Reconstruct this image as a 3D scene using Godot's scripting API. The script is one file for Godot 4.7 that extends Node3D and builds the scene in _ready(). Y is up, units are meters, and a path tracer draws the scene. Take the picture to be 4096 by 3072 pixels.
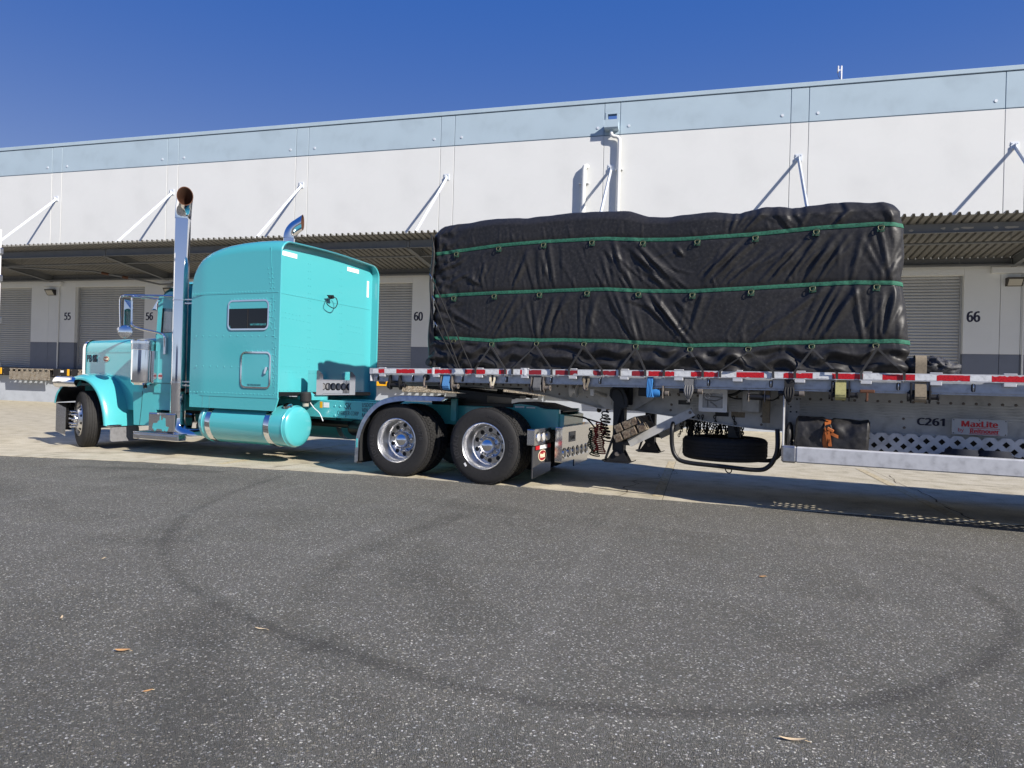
extends Node3D
# A teal road tractor with a tarped flatbed trailer in front of a loading-dock warehouse.
# World: metres, y up, the warehouse wall runs along x at z = -24.29, the photographer stands at the origin.

const WALL_Z := -24.29
const PITCH := 6.1            # pilaster spacing of the warehouse
const P0 := -27.65            # first pilaster in view
var rng := RandomNumberGenerator.new()
var used := {}
var M := {}

# ------------------------------------------------------------------ triangle gatherer
class G:
	var t := PackedVector3Array()
	func tri(a: Vector3, b: Vector3, c: Vector3) -> void:
		t.append(a); t.append(b); t.append(c)
	func quad(a: Vector3, b: Vector3, c: Vector3, d: Vector3) -> void:
		t.append(a); t.append(b); t.append(c); t.append(a); t.append(c); t.append(d)
	# box with chamfered edges, counter-clockwise seen from outside
	func box(c: Vector3, s: Vector3, b := 0.004, bas := Basis()) -> G:
		var h := s * 0.5
		b = minf(b, minf(h.x, minf(h.y, h.z)) * 0.45)
		if b <= 0.0005:
			var p := []
			for i in 8:
				p.append(c + bas * Vector3(h.x if i & 1 else -h.x, h.y if i & 2 else -h.y, h.z if i & 4 else -h.z))
			quad(p[4], p[5], p[7], p[6]); quad(p[1], p[0], p[2], p[3])
			quad(p[5], p[1], p[3], p[7]); quad(p[0], p[4], p[6], p[2])
			quad(p[6], p[7], p[3], p[2]); quad(p[0], p[1], p[5], p[4])
			return self
		var v := {}
		for sx in [-1, 1]:
			for sy in [-1, 1]:
				for sz in [-1, 1]:
					v[Vector4i(sx, sy, sz, 0)] = c + bas * Vector3(sx * h.x, sy * (h.y - b), sz * (h.z - b))
					v[Vector4i(sx, sy, sz, 1)] = c + bas * Vector3(sx * (h.x - b), sy * h.y, sz * (h.z - b))
					v[Vector4i(sx, sy, sz, 2)] = c + bas * Vector3(sx * (h.x - b), sy * (h.y - b), sz * h.z)
		for s1 in [-1, 1]:
			oquad(c, v[Vector4i(s1, -1, -1, 0)], v[Vector4i(s1, 1, -1, 0)], v[Vector4i(s1, 1, 1, 0)], v[Vector4i(s1, -1, 1, 0)])
			oquad(c, v[Vector4i(-1, s1, -1, 1)], v[Vector4i(1, s1, -1, 1)], v[Vector4i(1, s1, 1, 1)], v[Vector4i(-1, s1, 1, 1)])
			oquad(c, v[Vector4i(-1, -1, s1, 2)], v[Vector4i(1, -1, s1, 2)], v[Vector4i(1, 1, s1, 2)], v[Vector4i(-1, 1, s1, 2)])
			for s2 in [-1, 1]:
				oquad(c, v[Vector4i(s1, s2, -1, 0)], v[Vector4i(s1, s2, 1, 0)], v[Vector4i(s1, s2, 1, 1)], v[Vector4i(s1, s2, -1, 1)])
				oquad(c, v[Vector4i(s1, -1, s2, 0)], v[Vector4i(s1, 1, s2, 0)], v[Vector4i(s1, 1, s2, 2)], v[Vector4i(s1, -1, s2, 2)])
				oquad(c, v[Vector4i(-1, s1, s2, 1)], v[Vector4i(1, s1, s2, 1)], v[Vector4i(1, s1, s2, 2)], v[Vector4i(-1, s1, s2, 2)])
				for s3 in [-1, 1]:
					otri(c, v[Vector4i(s1, s2, s3, 0)], v[Vector4i(s1, s2, s3, 1)], v[Vector4i(s1, s2, s3, 2)])
		return self
	func otri(o: Vector3, a: Vector3, b: Vector3, c: Vector3) -> void:
		if (b - a).cross(c - a).dot(a + b + c - o * 3.0) < 0.0: tri(a, c, b)
		else: tri(a, b, c)
	func oquad(o: Vector3, a: Vector3, b: Vector3, c: Vector3, d: Vector3) -> void:
		if (b - a).cross(c - a).dot(a + b + c + d - o * 4.0) < 0.0: quad(a, d, c, b)
		else: quad(a, b, c, d)
	# polygon in local XY pushed from z0 to z1
	func prism(poly: Array, z0: float, z1: float, xf := Transform3D()) -> G:
		var p := PackedVector2Array(poly)
		if Geometry2D.is_polygon_clockwise(p): p.reverse()
		var ix := Geometry2D.triangulate_polygon(p)
		var lo := minf(z0, z1); var hi := maxf(z0, z1)
		for i in range(0, ix.size(), 3):
			var a := p[ix[i]]; var b := p[ix[i + 1]]; var c := p[ix[i + 2]]
			if (b - a).cross(c - a) < 0.0:
				var w := b; b = c; c = w
			tri(xf * Vector3(a.x, a.y, hi), xf * Vector3(b.x, b.y, hi), xf * Vector3(c.x, c.y, hi))
			tri(xf * Vector3(a.x, a.y, lo), xf * Vector3(c.x, c.y, lo), xf * Vector3(b.x, b.y, lo))
		var n := p.size()
		for i in n:
			var a := p[i]; var b := p[(i + 1) % n]
			quad(xf * Vector3(a.x, a.y, lo), xf * Vector3(b.x, b.y, lo), xf * Vector3(b.x, b.y, hi), xf * Vector3(a.x, a.y, hi))
		return self
	# flat ring between two outlines of equal length (a frame with an opening)
	func ring(outer: Array, inner: Array, z0: float, z1: float, xf := Transform3D()) -> G:
		var n := outer.size()
		for i in n:
			var j := (i + 1) % n
			var a: Vector2 = outer[i]; var b: Vector2 = outer[j]; var c: Vector2 = inner[j]; var d: Vector2 = inner[i]
			quad(xf * Vector3(a.x, a.y, z1), xf * Vector3(b.x, b.y, z1), xf * Vector3(c.x, c.y, z1), xf * Vector3(d.x, d.y, z1))
			quad(xf * Vector3(a.x, a.y, z0), xf * Vector3(d.x, d.y, z0), xf * Vector3(c.x, c.y, z0), xf * Vector3(b.x, b.y, z0))
			quad(xf * Vector3(a.x, a.y, z0), xf * Vector3(b.x, b.y, z0), xf * Vector3(b.x, b.y, z1), xf * Vector3(a.x, a.y, z1))
			quad(xf * Vector3(d.x, d.y, z1), xf * Vector3(c.x, c.y, z1), xf * Vector3(c.x, c.y, z0), xf * Vector3(d.x, d.y, z0))
		return self
	# open or closed lists of points joined into a skin; rows run one way, points in a row the other
	func skin(rows: Array, closed := true, flip := false) -> G:
		for r in rows.size() - 1:
			var a: Array = rows[r]; var b: Array = rows[r + 1]
			var n := a.size()
			for i in (n if closed else n - 1):
				var j := (i + 1) % n
				if flip: quad(a[i], b[i], b[j], a[j])
				else: quad(a[i], a[j], b[j], b[i])
		return self
	func cap(row: Array, flip := false) -> G:
		var c := Vector3.ZERO
		for p in row: c += p
		c /= row.size()
		for i in row.size():
			if flip: tri(c, row[(i + 1) % row.size()], row[i])
			else: tri(c, row[i], row[(i + 1) % row.size()])
		return self
	func rings(path: Array, r: Variant, sides: int) -> Array:
		var out := []
		var up := Vector3.UP
		var t0: Vector3 = (path[1] - path[0]).normalized()
		if absf(t0.dot(up)) > 0.9: up = Vector3.RIGHT
		var nrm := t0.cross(up).normalized()
		for k in path.size():
			var tg: Vector3
			if k == 0: tg = path[1] - path[0]
			elif k == path.size() - 1: tg = path[k] - path[k - 1]
			else: tg = (path[k] - path[k - 1]).normalized() + (path[k + 1] - path[k]).normalized()
			tg = tg.normalized()
			nrm = (nrm - tg * nrm.dot(tg)).normalized()
			var bi := tg.cross(nrm)
			var rad: float = r[k] if r is Array else r
			var row := []
			for i in sides:
				var an := TAU * i / sides
				row.append(path[k] + (nrm * cos(an) + bi * sin(an)) * rad)
			out.append(row)
		return out
	func tube(path: Array, r: Variant, sides := 8, caps := true) -> G:
		var rw := rings(path, r, sides)
		skin(rw, true)
		if caps:
			cap(rw[0], true); cap(rw[-1], false)
		return self
	# profile of (radius, height) turned about local Y
	func lathe(prof: Array, xf := Transform3D(), seg := 24) -> G:
		var rows := []
		for p in prof:
			var row := []
			for i in seg:
				var an := TAU * i / seg
				row.append(xf * Vector3(cos(an) * maxf(p.x, 0.0001), p.y, -sin(an) * maxf(p.x, 0.0001)))
			rows.append(row)
		skin(rows, true)
		return self
	# one open polyline swept straight along a direction, with thickness
	func sheet(line: Array, push: Vector3, thick: Vector3) -> G:
		for i in line.size() - 1:
			var a: Vector3 = line[i]; var b: Vector3 = line[i + 1]
			var o: Vector3 = (a + b) * 0.5 + push * 0.5 + thick * 0.5
			oquad(o, a, b, b + push, a + push)
			oquad(o, a + thick, b + thick, b + push + thick, a + push + thick)
			oquad(o, a, b, b + thick, a + thick)
			oquad(o, a + push, b + push, b + push + thick, a + push + thick)
			if i == 0: oquad(o, a, a + push, a + push + thick, a + thick)
			if i == line.size() - 2: oquad(o, b, b + push, b + push + thick, b + thick)
		return self
	func add(g: G, xf := Transform3D()) -> G:
		for p in g.t: t.append(xf * p)
		return self
	func mesh(smooth := 34.0) -> ArrayMesh:
		var n := PackedVector3Array(); n.resize(t.size())
		var fn := PackedVector3Array(); fn.resize(t.size() / 3)
		var at := {}
		for f in fn.size():
			fn[f] = (t[f * 3 + 1] - t[f * 3]).cross(t[f * 3 + 2] - t[f * 3])
			for k in 3:
				var key := Vector3i((t[f * 3 + k] * 5000.0).round())
				if at.has(key): at[key].append(f)
				else: at[key] = PackedInt32Array([f])
		var lim := cos(deg_to_rad(smooth))
		var out := PackedVector3Array(); out.resize(t.size())
		for f in fn.size():
			var u := fn[f].normalized()
			for k in 3:
				var sum := Vector3.ZERO
				for g in at[Vector3i((t[f * 3 + k] * 5000.0).round())]:
					if fn[g].normalized().dot(u) > lim: sum += fn[g]
				var to: int = f * 3 + [0, 2, 1][k]
				out[to] = t[f * 3 + k]
				n[to] = sum.normalized() if sum.length() > 0.0 else u
		var arr := []; arr.resize(Mesh.ARRAY_MAX)
		arr[Mesh.ARRAY_VERTEX] = out; arr[Mesh.ARRAY_NORMAL] = n
		var m := ArrayMesh.new()
		m.add_surface_from_arrays(Mesh.PRIMITIVE_TRIANGLES, arr)
		return m

# a smooth grid of points, rows of equal length; colours optional
func grid_mesh(rows: Array, closed := false, cols: Array = []) -> ArrayMesh:
	var nr := rows.size(); var nc: int = rows[0].size()
	var v := PackedVector3Array(); var n := PackedVector3Array(); var c := PackedColorArray(); var ix := PackedInt32Array()
	for r in nr:
		for k in nc:
			var p0: Vector3 = rows[r][(k - 1 + nc) % nc] if closed or k > 0 else rows[r][k]
			var p1: Vector3 = rows[r][(k + 1) % nc] if closed or k < nc - 1 else rows[r][k]
			var q0: Vector3 = rows[maxi(r - 1, 0)][k]; var q1: Vector3 = rows[mini(r + 1, nr - 1)][k]
			v.append(rows[r][k]); n.append((p1 - p0).cross(q1 - q0).normalized())
			if cols.size() > 0: c.append(cols[r][k])
	for r in nr - 1:
		for k in (nc if closed else nc - 1):
			var a := r * nc + k; var b := r * nc + (k + 1) % nc; var d := a + nc; var e := b + nc
			ix.append_array(PackedInt32Array([a, e, b, a, d, e]))
	var arr := []; arr.resize(Mesh.ARRAY_MAX)
	arr[Mesh.ARRAY_VERTEX] = v; arr[Mesh.ARRAY_NORMAL] = n; arr[Mesh.ARRAY_INDEX] = ix
	if cols.size() > 0: arr[Mesh.ARRAY_COLOR] = c
	var m := ArrayMesh.new(); m.add_surface_from_arrays(Mesh.PRIMITIVE_TRIANGLES, arr)
	return m

func rrect(x0: float, y0: float, x1: float, y1: float, r: float, n := 5) -> Array:
	var out := []
	for q in [[x1 - r, y1 - r, 0.0], [x0 + r, y1 - r, 90.0], [x0 + r, y0 + r, 180.0], [x1 - r, y0 + r, 270.0]]:
		for i in n + 1:
			var a := deg_to_rad(q[2] + 90.0 * i / n)
			out.append(Vector2(q[0] + cos(a) * r, q[1] + sin(a) * r))
	return out

func ellipse(cx: float, cy: float, rx: float, ry: float, n := 24) -> Array:
	var out := []
	for i in n: out.append(Vector2(cx + cos(TAU * i / n) * rx, cy + sin(TAU * i / n) * ry))
	return out

func curve(pts: Array, steps := 6) -> Array:
	var out := []
	for i in pts.size() - 1:
		var a = pts[maxi(i - 1, 0)]; var b = pts[i]; var c = pts[i + 1]; var d = pts[mini(i + 2, pts.size() - 1)]
		for k in steps:
			var t := float(k) / steps
			out.append(0.5 * ((2.0 * b) + (c - a) * t + (2.0 * a - 5.0 * b + 4.0 * c - d) * t * t + (3.0 * b - a - 3.0 * c + d) * t * t * t))
	out.append(pts[-1])
	return out

# piecewise linear table lookup
func tab(t: Array, x: float) -> float:
	if x <= t[0][0]: return t[0][1]
	for i in t.size() - 1:
		if x <= t[i + 1][0]: return lerpf(t[i][1], t[i + 1][1], (x - t[i][0]) / (t[i + 1][0] - t[i][0]))
	return t[-1][1]

# ------------------------------------------------------------------ nodes
func numbered(called: String) -> String:
	var k: int = used.get(called, -1) + 1
	used[called] = k
	return called if k == 0 else "%s_%03d" % [called, k]

func part(parent: Node3D, called: String, mesh: Mesh, mat: Material, xf := Transform3D()) -> MeshInstance3D:
	var o := MeshInstance3D.new()
	o.name = called if parent != self else numbered(called)
	o.mesh = mesh; o.material_override = mat; o.transform = xf
	o.cast_shadow = GeometryInstance3D.SHADOW_CASTING_SETTING_ON
	parent.add_child(o, true)
	return o

func group_part(parent: Node3D, called: String, xf := Transform3D()) -> Node3D:
	var o := Node3D.new(); o.name = called; o.transform = xf
	parent.add_child(o, true)
	return o

func thing(called: String, label: String, category: String, at := Vector3.ZERO, turn := 0.0, group := "") -> Node3D:
	var o := Node3D.new(); o.name = numbered(called); add_child(o, true)
	o.position = at; o.rotation.y = turn
	tag(o, label, category, group)
	return o

func tag(o: Node, label: String, category: String, group := "", kind := "") -> void:
	if label != "": o.set_meta("label", label)
	if category != "": o.set_meta("category", category)
	if group != "": o.set_meta("group", group)
	if kind != "": o.set_meta("kind", kind)

func setting(called: String, mesh: Mesh, mat: Material) -> MeshInstance3D:
	var o := part(self, called, mesh, mat)
	o.set_meta("kind", "structure")
	return o

func at(x: float, y: float, z: float) -> Transform3D: return Transform3D(Basis(), Vector3(x, y, z))

func bxm(size: Vector3, b := 0.004) -> ArrayMesh: return G.new().box(Vector3.ZERO, size, b).mesh(1.0)

var font: SystemFont
func letters(txt: String, height: float, depth := 0.004, squeeze := 1.0, bold := false) -> ArrayMesh:
	if font == null:
		font = SystemFont.new(); font.font_names = PackedStringArray(["Droid Sans"])
	var tm := TextMesh.new()
	tm.font = font; tm.text = txt; tm.font_size = 64; tm.depth = 0.02; tm.curve_step = 2.0
	tm.pixel_size = 1.0 / (64.0 * 0.714)
	var st := SurfaceTool.new(); st.begin(Mesh.PRIMITIVE_TRIANGLES)
	var xf := Transform3D(Basis().scaled(Vector3(height * squeeze, height, depth / 0.02)), Vector3.ZERO)
	st.append_from(tm, 0, xf)
	if bold:
		for d in [[0.07, 0.0], [-0.07, 0.0], [0.035, 0.03], [-0.035, -0.03]]:
			st.append_from(tm, 0, Transform3D(xf.basis.scaled(Vector3(1, 1, 0.97 - absf(d[0]) * 2.0 + d[1])), Vector3(d[0] * height * squeeze, d[1] * height, 0.0)))
	return st.commit()

# ------------------------------------------------------------------ materials
func noise_tex(freq: float, ramp: Array, size := 512, kind := FastNoiseLite.TYPE_SIMPLEX_SMOOTH, oct := 4, sd := 1, normal := 0.0) -> NoiseTexture2D:
	var n := FastNoiseLite.new(); n.noise_type = kind; n.frequency = freq; n.seed = sd
	n.fractal_octaves = oct
	if oct <= 1: n.fractal_type = FastNoiseLite.FRACTAL_NONE
	var t := NoiseTexture2D.new(); t.width = size; t.height = size; t.seamless = true; t.seamless_blend_skirt = 0.2
	t.noise = n
	if normal > 0.0:
		t.as_normal_map = true; t.bump_strength = normal
	elif ramp.size() > 0:
		var g := Gradient.new()
		g.offsets = PackedFloat32Array(ramp.map(func(e): return e[0]))
		g.colors = PackedColorArray(ramp.map(func(e): return e[1]))
		t.color_ramp = g
	return t

func grey(v: float) -> Color: return Color(v, v, v)
func lin(r: float, g: float, b: float) -> Color: return Color(r, g, b).linear_to_srgb()

func mat(called: String, col: Color, rough := 0.6, metal := 0.0, tex: Texture2D = null, scale := 1.0, nrm: Texture2D = null, nstr := 1.0) -> StandardMaterial3D:
	var m := StandardMaterial3D.new()
	m.albedo_color = col; m.roughness = rough; m.metallic = metal
	if tex != null or nrm != null:
		m.uv1_triplanar = true; m.uv1_scale = Vector3.ONE * scale
		if tex != null: m.albedo_texture = tex
		if nrm != null:
			m.normal_enabled = true; m.normal_texture = nrm; m.normal_scale = nstr
	M[called] = m
	return m

func _ready() -> void:
	rng.seed = 20240611
	# ---- camera: level, a little above a crouching eye, rolled by a hand's error, 24 mm lens
	var cam := Camera3D.new(); cam.name = "camera"
	cam.keep_aspect = Camera3D.KEEP_HEIGHT
	cam.fov = 57.72; cam.near = 0.05; cam.far = 900.0
	cam.position = Vector3(0, 1.33, 0)
	cam.rotation_order = EULER_ORDER_YXZ
	cam.rotation = Vector3(deg_to_rad(0.048), deg_to_rad(15.235), deg_to_rad(1.557))
	add_child(cam); cam.current = true
	# ---- sky
	var sm := ProceduralSkyMaterial.new()
	sm.sky_top_color = Color8(38, 90, 170)
	sm.sky_horizon_color = Color8(200, 216, 233)
	sm.sky_curve = 0.118
	sm.ground_bottom_color = Color8(92, 90, 88); sm.ground_horizon_color = Color8(160, 165, 172)
	sm.sun_angle_max = 1.0
	var sky := Sky.new(); sky.sky_material = sm
	var env := Environment.new()
	env.background_mode = Environment.BG_SKY; env.sky = sky
	env.background_energy_multiplier = 0.83
	env.tonemap_mode = Environment.TONE_MAPPER_LINEAR
	env.tonemap_exposure = 1.34
	env.sdfgi_enabled = true; env.ssao_enabled = true; env.ssil_enabled = true
	var we := WorldEnvironment.new(); we.name = "world_environment"; we.environment = env
	add_child(we)
	# ---- sun: high right, behind the photographer's right shoulder
	var sun := DirectionalLight3D.new(); sun.name = "sun"
	sun.light_energy = 1.6; sun.light_angular_distance = 0.53
	sun.light_color = Color(1.0, 0.972, 0.932)
	sun.shadow_enabled = true
	add_child(sun)
	sun.look_at_from_position(Vector3(1.73, 1.2, 1.0) * 40.0, Vector3.ZERO, Vector3.UP)

	make_materials()
	make_ground()
	make_warehouse()
	make_canopy()
	make_dock()
	make_roof_antenna()
	make_parked_trailer()
	make_tractor()
	make_trailer()
	make_cargo()
	make_cargo_bits()
	make_litter()
	make_across_lot()

func make_materials() -> void:
	var fine := noise_tex(0.05, [], 512, FastNoiseLite.TYPE_SIMPLEX, 3, 7, 6.0)
	var crinkle := noise_tex(0.02, [], 512, FastNoiseLite.TYPE_SIMPLEX_SMOOTH, 5, 9, 10.0)
	# painted tilt-up concrete
	var wallt := noise_tex(0.006, [[0.0, grey(0.965)], [0.45, grey(0.99)], [1.0, grey(1.0)]], 512, FastNoiseLite.TYPE_SIMPLEX_SMOOTH, 5, 3)
	mat("white_wall", Color8(219, 220, 217), 0.85, 0.0, wallt, 0.14)
	var bandt := noise_tex(0.007, [[0.0, grey(0.93)], [0.5, grey(0.985)], [1.0, grey(1.0)]], 512, FastNoiseLite.TYPE_SIMPLEX_SMOOTH, 5, 4)
	mat("blue_band", Color8(170, 188, 199), 0.85, 0.0, bandt, 0.2)
	mat("blue_groove", Color8(120, 143, 166), 0.9)
	mat("slate_band", Color8(112, 118, 130), 0.8, 0.0, bandt, 0.4)
	mat("dock_base", Color8(176, 182, 190), 0.85, 0.0, bandt, 0.5)
	mat("ink", Color8(30, 30, 52), 0.6)
	mat("door_metal", Color8(170, 171, 170), 0.45, 0.25, bandt, 0.8)
	mat("canopy_deck", Color8(122, 121, 117), 0.6, 0.0, bandt, 0.5)
	mat("canopy_steel", Color8(112, 114, 115), 0.6, 0.0, bandt, 0.7)
	mat("primer", Color8(170, 164, 152), 0.8)
	mat("galvanised", Color8(214, 219, 224), 0.5, 0.2)
	mat("rust", Color8(96, 62, 44), 0.9, 0.0, bandt, 3.0)
	mat("lens_glass", Color8(164, 160, 148), 0.35)
	mat("bronze_dark", Color8(42, 38, 36), 0.5)
	mat("black_rubber", Color8(34, 34, 35), 0.75, 0.0, bandt, 2.0)
	mat("safety_yellow", Color8(240, 176, 24), 0.5)
	mat("label_white", Color8(232, 232, 232), 0.5)
	var treadn := noise_tex(0.12, [], 256, FastNoiseLite.TYPE_CELLULAR, 1, 5, 14.0)
	var dirt := noise_tex(0.02, [[0.0, Color8(150, 134, 116)], [0.4, Color8(190, 184, 176)], [1.0, Color8(208, 206, 202)]], 256, FastNoiseLite.TYPE_SIMPLEX_SMOOTH, 4, 12)
	mat("tread_plate", Color8(215, 208, 196), 0.5, 0.5, dirt, 1.0, treadn, 0.8)
	# ground
	var conc := noise_tex(0.010, [[0.0, Color8(160, 151, 129)], [0.35, Color8(190, 181, 157)], [0.6, Color8(197, 188, 165)], [1.0, Color8(207, 199, 178)]], 1024, FastNoiseLite.TYPE_SIMPLEX_SMOOTH, 6, 21)
	var cm := mat("concrete", Color.WHITE, 0.9, 0.0, conc, 0.22)
	cm.uv1_world_triplanar = true
	cm.detail_enabled = true; cm.detail_blend_mode = BaseMaterial3D.BLEND_MODE_MUL
	cm.detail_albedo = noise_tex(0.09, [[0.0, grey(0.74)], [0.3, grey(0.95)], [0.7, grey(1.0)], [1.0, grey(1.0)]], 512, FastNoiseLite.TYPE_SIMPLEX, 4, 31)
	cm.detail_uv_layer = BaseMaterial3D.DETAIL_UV_2; cm.uv2_triplanar = true; cm.uv2_world_triplanar = true; cm.uv2_scale = Vector3.ONE * 0.6
	mat("crack_dark", Color8(96, 84, 66), 1.0)
	mat("joint_fill", Color8(134, 124, 104), 1.0)
	mat("faded_paint", Color8(214, 206, 186), 0.85, 0.0, noise_tex(0.03, [[0.0, Color8(190, 176, 140)], [0.5, Color8(230, 222, 204)], [1.0, Color8(240, 236, 222)]], 256, FastNoiseLite.TYPE_SIMPLEX, 4, 33), 1.5)
	var am := mat("asphalt", Color.WHITE, 0.92, 0.0, asphalt_tex(), 0.5, noise_tex(0.25, [], 1024, FastNoiseLite.TYPE_SIMPLEX, 3, 41, 9.0), 0.9)
	am.uv1_world_triplanar = true; am.vertex_color_use_as_albedo = true
	# paints and metals of the lorry
	var peel := noise_tex(0.03, [], 256, FastNoiseLite.TYPE_SIMPLEX_SMOOTH, 2, 51, 1.2)
	var tl := mat("teal", lin(0.080, 0.46, 0.49), 0.28, 0.0, null, 1.3, peel, 0.10)
	tl.clearcoat_enabled = true; tl.clearcoat = 1.0; tl.clearcoat_roughness = 0.06
	mat("chrome", Color8(232, 232, 234), 0.045, 1.0)
	mat("chrome_disc", Color8(196, 196, 198), 0.12, 1.0)
	mat("chrome_soft", Color8(214, 214, 216), 0.16, 1.0)
	mat("polished_alu", Color8(222, 222, 222), 0.33, 1.0)
	mat("satin_alu", Color8(206, 207, 210), 0.38, 1.0, noise_tex(0.02, [[0.0, grey(0.8)], [1.0, grey(1.0)]], 256, FastNoiseLite.TYPE_SIMPLEX_SMOOTH, 4, 52), 2.0)
	var scuff := noise_tex(0.012, [[0.0, grey(0.84)], [0.35, grey(0.95)], [0.7, grey(1.0)], [1.0, grey(0.96)]], 512, FastNoiseLite.TYPE_SIMPLEX_SMOOTH, 6, 53)
	mat("mill_alu", Color8(204, 205, 207), 0.5, 0.25, scuff, 1.1)
	mat("rail_alu", Color8(188, 192, 198), 0.45, 0.5, scuff, 1.6)
	mat("beam_paint", Color8(196, 195, 191), 0.55, 0.1, scuff, 0.8)
	mat("tape_red", Color8(196, 24, 34), 0.35, 0.0, noise_tex(0.05, [[0.0, grey(0.72)], [0.5, grey(1.0)], [1.0, grey(1.0)]], 256, FastNoiseLite.TYPE_SIMPLEX, 3, 61), 3.0)
	mat("tape_dull", Color8(146, 34, 42), 0.5, 0.0, scuff, 5.0)
	mat("tape_white", Color8(222, 224, 224), 0.4, 0.0, scuff, 3.0)
	mat("tyre", Color8(42, 41, 41), 0.78, 0.0, noise_tex(0.03, [[0.0, grey(0.78)], [1.0, grey(1.0)]], 256, FastNoiseLite.TYPE_SIMPLEX_SMOOTH, 4, 71), 2.0, fine, 0.3)
	mat("tyre_letter", Color8(50, 49, 49), 0.6)
	mat("tread_worn", Color8(84, 82, 80), 0.9, 0.0, scuff, 4.0, fine, 0.5)
	mat("dark_steel", Color8(38, 38, 40), 0.6, 0.3, scuff, 3.0)
	mat("black_paint", Color8(22, 22, 24), 0.45)
	mat("grease_black", Color8(17, 17, 17), 0.4)
	mat("worn_steel", Color8(128, 120, 112), 0.65, 0.4, scuff, 4.0)
	mat("rusty_hook", Color8(120, 110, 102), 0.6, 0.5, scuff, 6.0)
	var gl := mat("cab_glass", Color(0.78, 0.86, 0.86, 0.16), 0.02)
	gl.transparency = BaseMaterial3D.TRANSPARENCY_ALPHA
	mat("dark_glass", Color8(8, 8, 10), 0.05)
	mat("mirror", Color8(235, 238, 240), 0.02, 1.0)
	mat("interior", Color8(96, 92, 86), 0.9)
	mat("led_clear", Color8(232, 232, 230), 0.2, 0.0, noise_tex(0.2, [[0.0, grey(0.7)], [1.0, grey(1.0)]], 128, FastNoiseLite.TYPE_CELLULAR, 1, 73), 9.0)
	mat("led_smoke", Color8(150, 150, 152), 0.25, 0.3)
	mat("badge_red", Color8(146, 32, 40), 0.35)
	mat("badge_cream", Color8(238, 226, 196), 0.4)
	mat("flap_rubber", Color8(66, 66, 68), 0.6, 0.0, scuff, 2.0)
	mat("flap_clear", Color8(128, 128, 130), 0.5, 0.0, scuff, 2.0)
	mat("tape_strip", Color8(240, 240, 240), 0.5)
	mat("hose_red", Color8(122, 22, 28), 0.5)
	mat("hose_black", Color8(20, 20, 21), 0.5)
	mat("hose_green", Color8(22, 44, 32), 0.5)
	mat("plate_grey", Color8(176, 178, 180), 0.5, 0.3)
	# tarp, straps, timber
	var tw := noise_tex(0.03, [[0.0, Color8(34, 33, 33)], [0.45, Color8(42, 41, 41)], [0.7, Color8(46, 45, 45)], [0.85, Color8(55, 54, 53)], [1.0, Color8(84, 82, 80)]], 1024, FastNoiseLite.TYPE_SIMPLEX, 6, 81)
	var tp := mat("tarp", Color.WHITE, 0.47, 0.0, tw, 0.55, crinkle, 0.10)
	tp.metallic_specular = 0.42
	mat("webbing_green", Color8(44, 108, 85), 0.8, 0.0, noise_tex(0.04, [[0.0, grey(0.7)], [0.6, grey(1.0)], [1.0, grey(1.0)]], 256, FastNoiseLite.TYPE_SIMPLEX, 4, 82), 2.0)
	mat("webbing_dark", Color8(38, 74, 60), 0.85)
	mat("ring_brass", Color8(96, 98, 74), 0.6, 0.4)
	mat("bungee", Color8(58, 57, 56), 0.55)
	mat("strap_blue", Color8(92, 152, 208), 0.8, 0.0, noise_tex(0.06, [[0.0, grey(0.82)], [1.0, grey(1.0)]], 256, FastNoiseLite.TYPE_SIMPLEX, 3, 83), 4.0)
	mat("strap_blue_bright", Color8(44, 116, 178), 0.75)
	mat("strap_grey", Color8(112, 112, 112), 0.85, 0.0, scuff, 4.0)
	mat("strap_yellow", Color8(172, 167, 112), 0.85, 0.0, scuff, 4.0)
	mat("strap_brown", Color8(140, 128, 108), 0.9, 0.0, scuff, 5.0)
	mat("strap_black", Color8(26, 26, 27), 0.8)
	mat("strap_navy", Color8(26, 31, 44), 0.75)
	mat("strap_orange", Color8(164, 88, 34), 0.7)
	var woodt := noise_tex(0.02, [[0.0, Color8(92, 86, 78)], [0.5, Color8(134, 126, 114)], [1.0, Color8(170, 162, 148)]], 256, FastNoiseLite.TYPE_SIMPLEX, 5, 84)
	mat("old_timber", Color8(236, 228, 216), 0.9, 0.0, woodt, 4.0, fine, 0.8)
	mat("trailer_white", Color8(232, 231, 228), 0.4, 0.0, bandt, 0.8)
	mat("leaf_dry", Color8(196, 150, 98), 0.8)
	mat("foliage", lin(0.06, 0.085, 0.035), 0.8)
	mat("leaf_tan", Color8(214, 190, 152), 0.8)

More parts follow.
